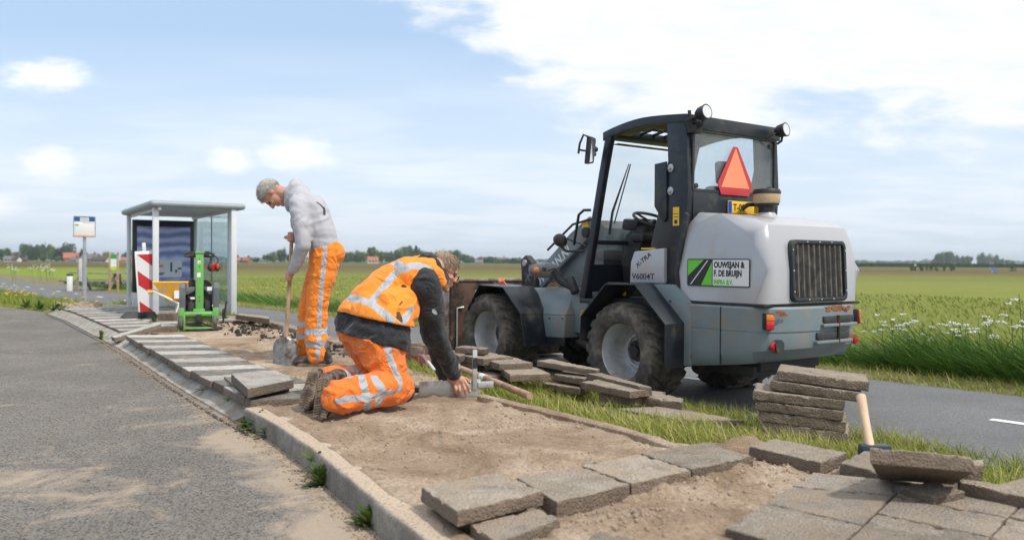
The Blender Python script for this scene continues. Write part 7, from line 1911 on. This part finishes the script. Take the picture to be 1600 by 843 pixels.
# ---- wheelbarrow
d = 12.2; p0 = P(275, 495, d); k = d/F
WBR = thing('wheelbarrow', 'yellow wheelbarrow with sandy tub on white tube legs, half hidden by the green machine', 'wheelbarrow', (p0.x+.06, p0.y-.1, SAND), R(24))
MAT['tub'] = M('yellow_tub', (.85, .42, .02), .5, var=.08, dirt=(.50, .38, .24), ds=8, da=.56)
zt0 = P(0, 438, d).z-SAND; zb0 = P(0, 468, d).z-SAND
mb = MB(); bot = [(-.15, -.18, zb0), (.32, -.18, zb0), (.32, .18, zb0), (-.15, .18, zb0)]; top = [(-.34, -.30, zt0), (.46, -.30, zt0), (.46, .30, zt0), (-.34, .30, zt0)]
mb.add(bot+top, [(0, 3, 2, 1), (0, 1, 5, 4), (1, 2, 6, 5), (2, 3, 7, 6), (3, 0, 4, 7)]); 
inn = [(x*.97, y*.95, z+.012) for x, y, z in bot]; it = [(x*.97, y*.95, z) for x, y, z in top]
mb.add(inn+it, [(0, 1, 2, 3), (0, 4, 5, 1), (1, 5, 6, 2), (2, 6, 7, 3), (3, 7, 4, 0)]); mb.add(top+it, [(i, (i+1) % 4, (i+1) % 4+4, i+4) for i in range(4)])
mb.build('tub', MAT['tub'], WBR, fix=False, smooth=0)
mb = MB(); mb.hexa([(-.29, -.26, zt0-.05), (.40, -.26, zt0-.03), (.40, .26, zt0-.02), (-.29, .26, zt0-.05)], [(-.2, -.2, zb0+.1), (.32, -.2, zb0+.1), (.32, .2, zb0+.1), (-.2, .2, zb0+.1)]); mb.build('sand_load', MAT['sand'], WBR)
mb = MB()
for y in (-.22, .22): mb.tube([(-.38, y, zt0-.14), (-.32, y, zt0-.13), (.02, y, zb0-.03), (.5, y*.6, .22)], .016, 8); mb.tube([(.02, y, zb0-.02), (-.06, y, 0.02), (.18, y, .02), (.22, y, zb0-.05)], .015, 8)
mb.build('frame', MAT['white'], WBR)
mb = MB(); mb.tube([(-.40, -.22, zt0-.145), (-.33, -.22, zt0-.135)], .024, 8); mb.tube([(-.40, .22, zt0-.145), (-.33, .22, zt0-.135)], .024, 8); mb.build('handle_grip', MAT['tub'], WBR)
mb = MB(); mb.box(-.05, .13, -.262, -.258, zb0+.05, zt0-.12); q = mb.build('white_label', MAT['white'], WBR); q.rotation_euler = (0, 0, 0); q.location = (0, -.01, 0)
mb = MB(); mb.lathe([(.05, -.04), (.17, -.05), (.19, 0), (.17, .05), (.05, .04)], 20, (.36, 0, .19)); mb.build('wheel', MAT['tyre'], WBR)

# ---- green tile clamp / suction machine
d = 10.6; p0 = P(310, 514, d); k = d/F*1.06
gzz = SAND
GM = thing('tile_laying_machine', 'small green paving machine with tall steering column and black engine, on the sand', 'paving machine', (p0.x, p0.y, gzz), R(20))
MAT['green'] = M('bright_green_paint', (.13, .40, .085), .45, var=.1, vs=6, dirt=(.22, .22, .15), ds=9, da=.58)
MAT['cover'] = M('grey_side_cover', (.10, .115, .13), .5, var=.12, dirt=(.2, .19, .17), ds=6, da=.6)
zz = lambda py: P(0, py, d).z-gzz
xx = lambda px: (px-310)*k
mb = MB(); mb.box(xx(306), xx(317), -.04, .06, zz(486), zz(394)); mb.box(xx(305), xx(319), -.05, .07, zz(394), zz(391.5)); mb.build('column', MAT['green'], GM, bevel=.006)
mb = MB(); 
for z in (zz(403), zz(408), zz(414), zz(462), zz(468)): mb.sph(((xx(306)+xx(317))/2, -.042, z), .007, 8, 5)
mb.build('column_bolts', MAT['dark'], GM)
mb = MB(); mb.box(xx(308), xx(313), -.0425, -.0405, zz(431), zz(424)); mb.build('white_sticker', MAT['white'], GM); mb = MB(); mb.box(xx(309), xx(313), -.0425, -.0405, zz(410), zz(405)); mb.build('white_sticker', MAT['white'], GM)
mb = MB(); hz = zz(396.5)
mb.tube([(xx(307), 0, hz+.02), (xx(298), 0, hz+.03), (xx(291), 0, hz+.01), (xx(290), .0, hz-.01), (xx(296), 0, hz-.02), (xx(307), 0, hz-.015)], .016, 8); mb.tube([(xx(317), 0, hz+.02), (xx(326), 0, hz+.03), (xx(332), 0, hz+.01), (xx(332), 0, hz-.01), (xx(326), 0, hz-.02), (xx(317), 0, hz-.015)], .016, 8)
mb.box(xx(298), xx(306), -.03, .03, hz-.01, hz+.05); mb.box(xx(318), xx(325), -.03, .03, hz-.01, hz+.05); mb.build('handlebar', MAT['plastic'], GM)
for x0, x1 in ((284, 292.5), (330, 338.5)):
    mb = MB(); mb.prism([(-.10, zz(499)), (-.10, zz(446)), (-.02, zz(440.5)), (.42, zz(440.5)), (.48, zz(448)), (.48, zz(500))], xx(x0), xx(x1), 'x'); mb.build('side_cover', MAT['cover'], GM, bevel=.02, seg=3)
mb = MB(); mb.box(xx(293), xx(329), .02, .44, zz(496), zz(448)); mb.box(xx(296), xx(327), .04, .40, zz(448), zz(438)); mb.tube([(xx(300), -.01, zz(492)), (xx(300), -.01, zz(470))], .05, 10); mb.box(xx(319), xx(327), -.02, .04, zz(492), zz(468)); mb.tube([(xx(296), -.0, zz(460)), (xx(304), -.03, zz(478)), (xx(298), 0, zz(490))], .012, 6)
mb.build('engine', MAT['dark'], GM, bevel=.012)
mb = MB(); mb.prism([(xx(293), zz(446)), (xx(305), zz(446)), (xx(305), zz(452)), (xx(296), zz(458)), (xx(291), zz(458))], -.03, .02); mb.prism([(xx(318), zz(446)), (xx(330), zz(446)), (xx(332), zz(458)), (xx(325), zz(458)), (xx(318), zz(450))], -.03, .02); mb.build('front_guard', MAT['cover'], GM, bevel=.006)
mb = MB(); mb.box(xx(322), xx(329), -.034, -.030, zz(452), zz(446)); mb.box(xx(299), xx(305), -.034, -.02, zz(465), zz(462)); mb.build('serial_plate', MAT['white'], GM)
mb = MB(); mb.box(xx(297), xx(303), .05, .25, zz(437), zz(434)); mb.box(xx(300), xx(323), .1, .3, zz(439), zz(436)); mb.build('tank', MAT['rust'], GM, bevel=.006)
mb = MB(); mb.box(xx(283), xx(291), -.12, .1, zz(496), zz(478)); mb.box(xx(330), xx(338), -.12, .1, zz(496), zz(478)); mb.tube([(xx(291), -.08, zz(488)), (xx(331), -.08, zz(488))], .036, 12)
mb.box(xx(303), xx(319), -.10, .02, zz(490), zz(480)); mb.box(xx(290), xx(332), -.12, -.06, zz(511), zz(508)); mb.box(xx(282), xx(285), -.12, .35, zz(514), zz(492)); mb.box(xx(289.5), xx(292.5), -.12, .35, zz(512), zz(484)); mb.box(xx(329), xx(332), -.12, .35, zz(512), zz(484)); mb.box(xx(278), xx(283), -.10, .0, zz(508), zz(505)); mb.build('base_frame', MAT['green'], GM, bevel=.006)
mb = MB(); mb.box(xx(293), xx(329), -.06, .02, zz(502), zz(492)); mb.build('front_plate', M('muddy_green_plate', (.20, .24, .10), .8, var=.3, vs=9), GM, bevel=.004)
mb = MB(); mb.box(xx(292), xx(329), -.10, -.06, zz(504.5), zz(503)); mb.prism([(xx(307), zz(488)), (xx(314), zz(488)), (xx(316), zz(500)), (xx(306), zz(500))], -.12, -.065); mb.build('clamp_block', MAT['dark'], GM, bevel=.004)
for x0, x1 in ((283, 289), (330, 336)):
    mb = MB(); mb.lathe([(.03, xx(x0)), (.10, xx(x0)), (.112, xx(x0)+.012), (.112, xx(x1)-.012), (.10, xx(x1)), (.03, xx(x1))], 24, (0, -.05, .105), 'x'); mb.build('wheel', MAT['tyre'], GM)
mb = MB(); mb.lathe([(0, 0), (.30, 0), (.30, .02), (0, .02)], 32, (0, .12, .0), 'z'); 
for i, v in enumerate(mb.v): mb.v[i] = Vector((v.x, (v.y-.12)*.75+.10, v.z))
mb.build('suction_pad', MAT['dark'], GM)
# ear defenders hanging from the handlebar
ep = P(334, 416, d); EM = thing('ear_defenders', 'black and red ear defenders hanging from the green machine\'s handlebar', 'ear defenders', tuple(ep))
mb = MB()
for a0 in (-.045, .045): mb.ell((a0, 0, -.01), (.035, 0, 0), (0, .04, 0), (.0, 0, .055), 14, 10)
mb.build('ear_cup', MAT['plastic'], EM)
mb = MB()
for a0 in (-.012, .012): mb.ell((a0, 0, -.01), (.010, 0, 0), (0, .042, 0), (0, 0, .058), 12, 8)
mb.ell((-.078, 0, -.01), (.006, 0, 0), (0, .03, 0), (0, 0, .04), 10, 8); mb.ell((.060, -.025, .0), (.02, 0, 0), (0, .02, 0), (0, 0, .04), 10, 8); mb.build('red_seal', M('red_plastic', (.55, .03, .03), .4), EM)
mb = MB(); mb.tube([(-.05, 0, .03), (-.045, 0, .10), (0, 0, .14), (.03, 0, .13), (.055, 0, .09), (.05, 0, .03)], .008, 6); mb.build('headband', MAT['plastic'], EM)
# iron bar stuck in the ground
b0_, b1_ = P(348, 500, 11.6), P(354, 470, 11.6)
mb = MB(); mb.tube([b0_-Vector((0, 0, .05)), b1_], .014, 8); o = mb.build('iron_bar', MAT['dark'], loc=tuple(b0_)); tag(o, 'rusty iron bar stuck upright in the ground by the shelter post', 'iron bar')
# shelter footing slabs
slab4([P(338, 493, 12.7), P(346, 499, 12.4), P(372, 499, 12.4), P(372, 493, 12.7)], .10, mat='slabsand', label='concrete footing slab at the right post of the bus shelter', group='loose paving slabs around the dug up stop')
# red and white tape strip on the ground behind the kneeling man
g = G(632, 549, SAND+.03); g2 = G(664, 556, SAND+.03)
mb = MB(); t_ = (g2-g).normalized(); s_ = Vector((-t_.y, t_.x, 0)); mb.hexa([g, g2, g2+s_*.16, g+s_*.16], [g-Vector((0, 0, .09)), g2-Vector((0, 0, .09)), g2+s_*.16-Vector((0, 0, .09)), g+s_*.16-Vector((0, 0, .09))])
o = mb.build('red_kerb_block', M('faded_red_block', (.42, .09, .08), .85, var=.2, vs=12, dirt=(.3, .22, .17), ds=8, da=.55), loc=tuple(g), bevel=.008); tag(o, 'faded red block lying in the grass behind the kneeling man', 'block')
# ================================================================ thin haze over the polder
m = bpy.data.materials.new('haze_air'); m.use_nodes = True; nt = m.node_tree
for n_ in list(nt.nodes):
    if n_.type == 'BSDF_PRINCIPLED': nt.nodes.remove(n_)
pv = nd(nt, 'ShaderNodeVolumePrincipled'); pv.inputs['Color'].default_value = (.80, .88, .96, 1); pv.inputs['Density'].default_value = .00030; pv.inputs['Anisotropy'].default_value = .2
nt.links.new(pv.outputs[0], nt.nodes['Material Output'].inputs['Volume'])
mb = MB(); mb.box(-9000, 9000, -200, 5200, -1.2, 45); o = mb.build('haze', m, smooth=0); o['kind'] = 'stuff'; o['label'] = 'thin pale haze over the flat fields'
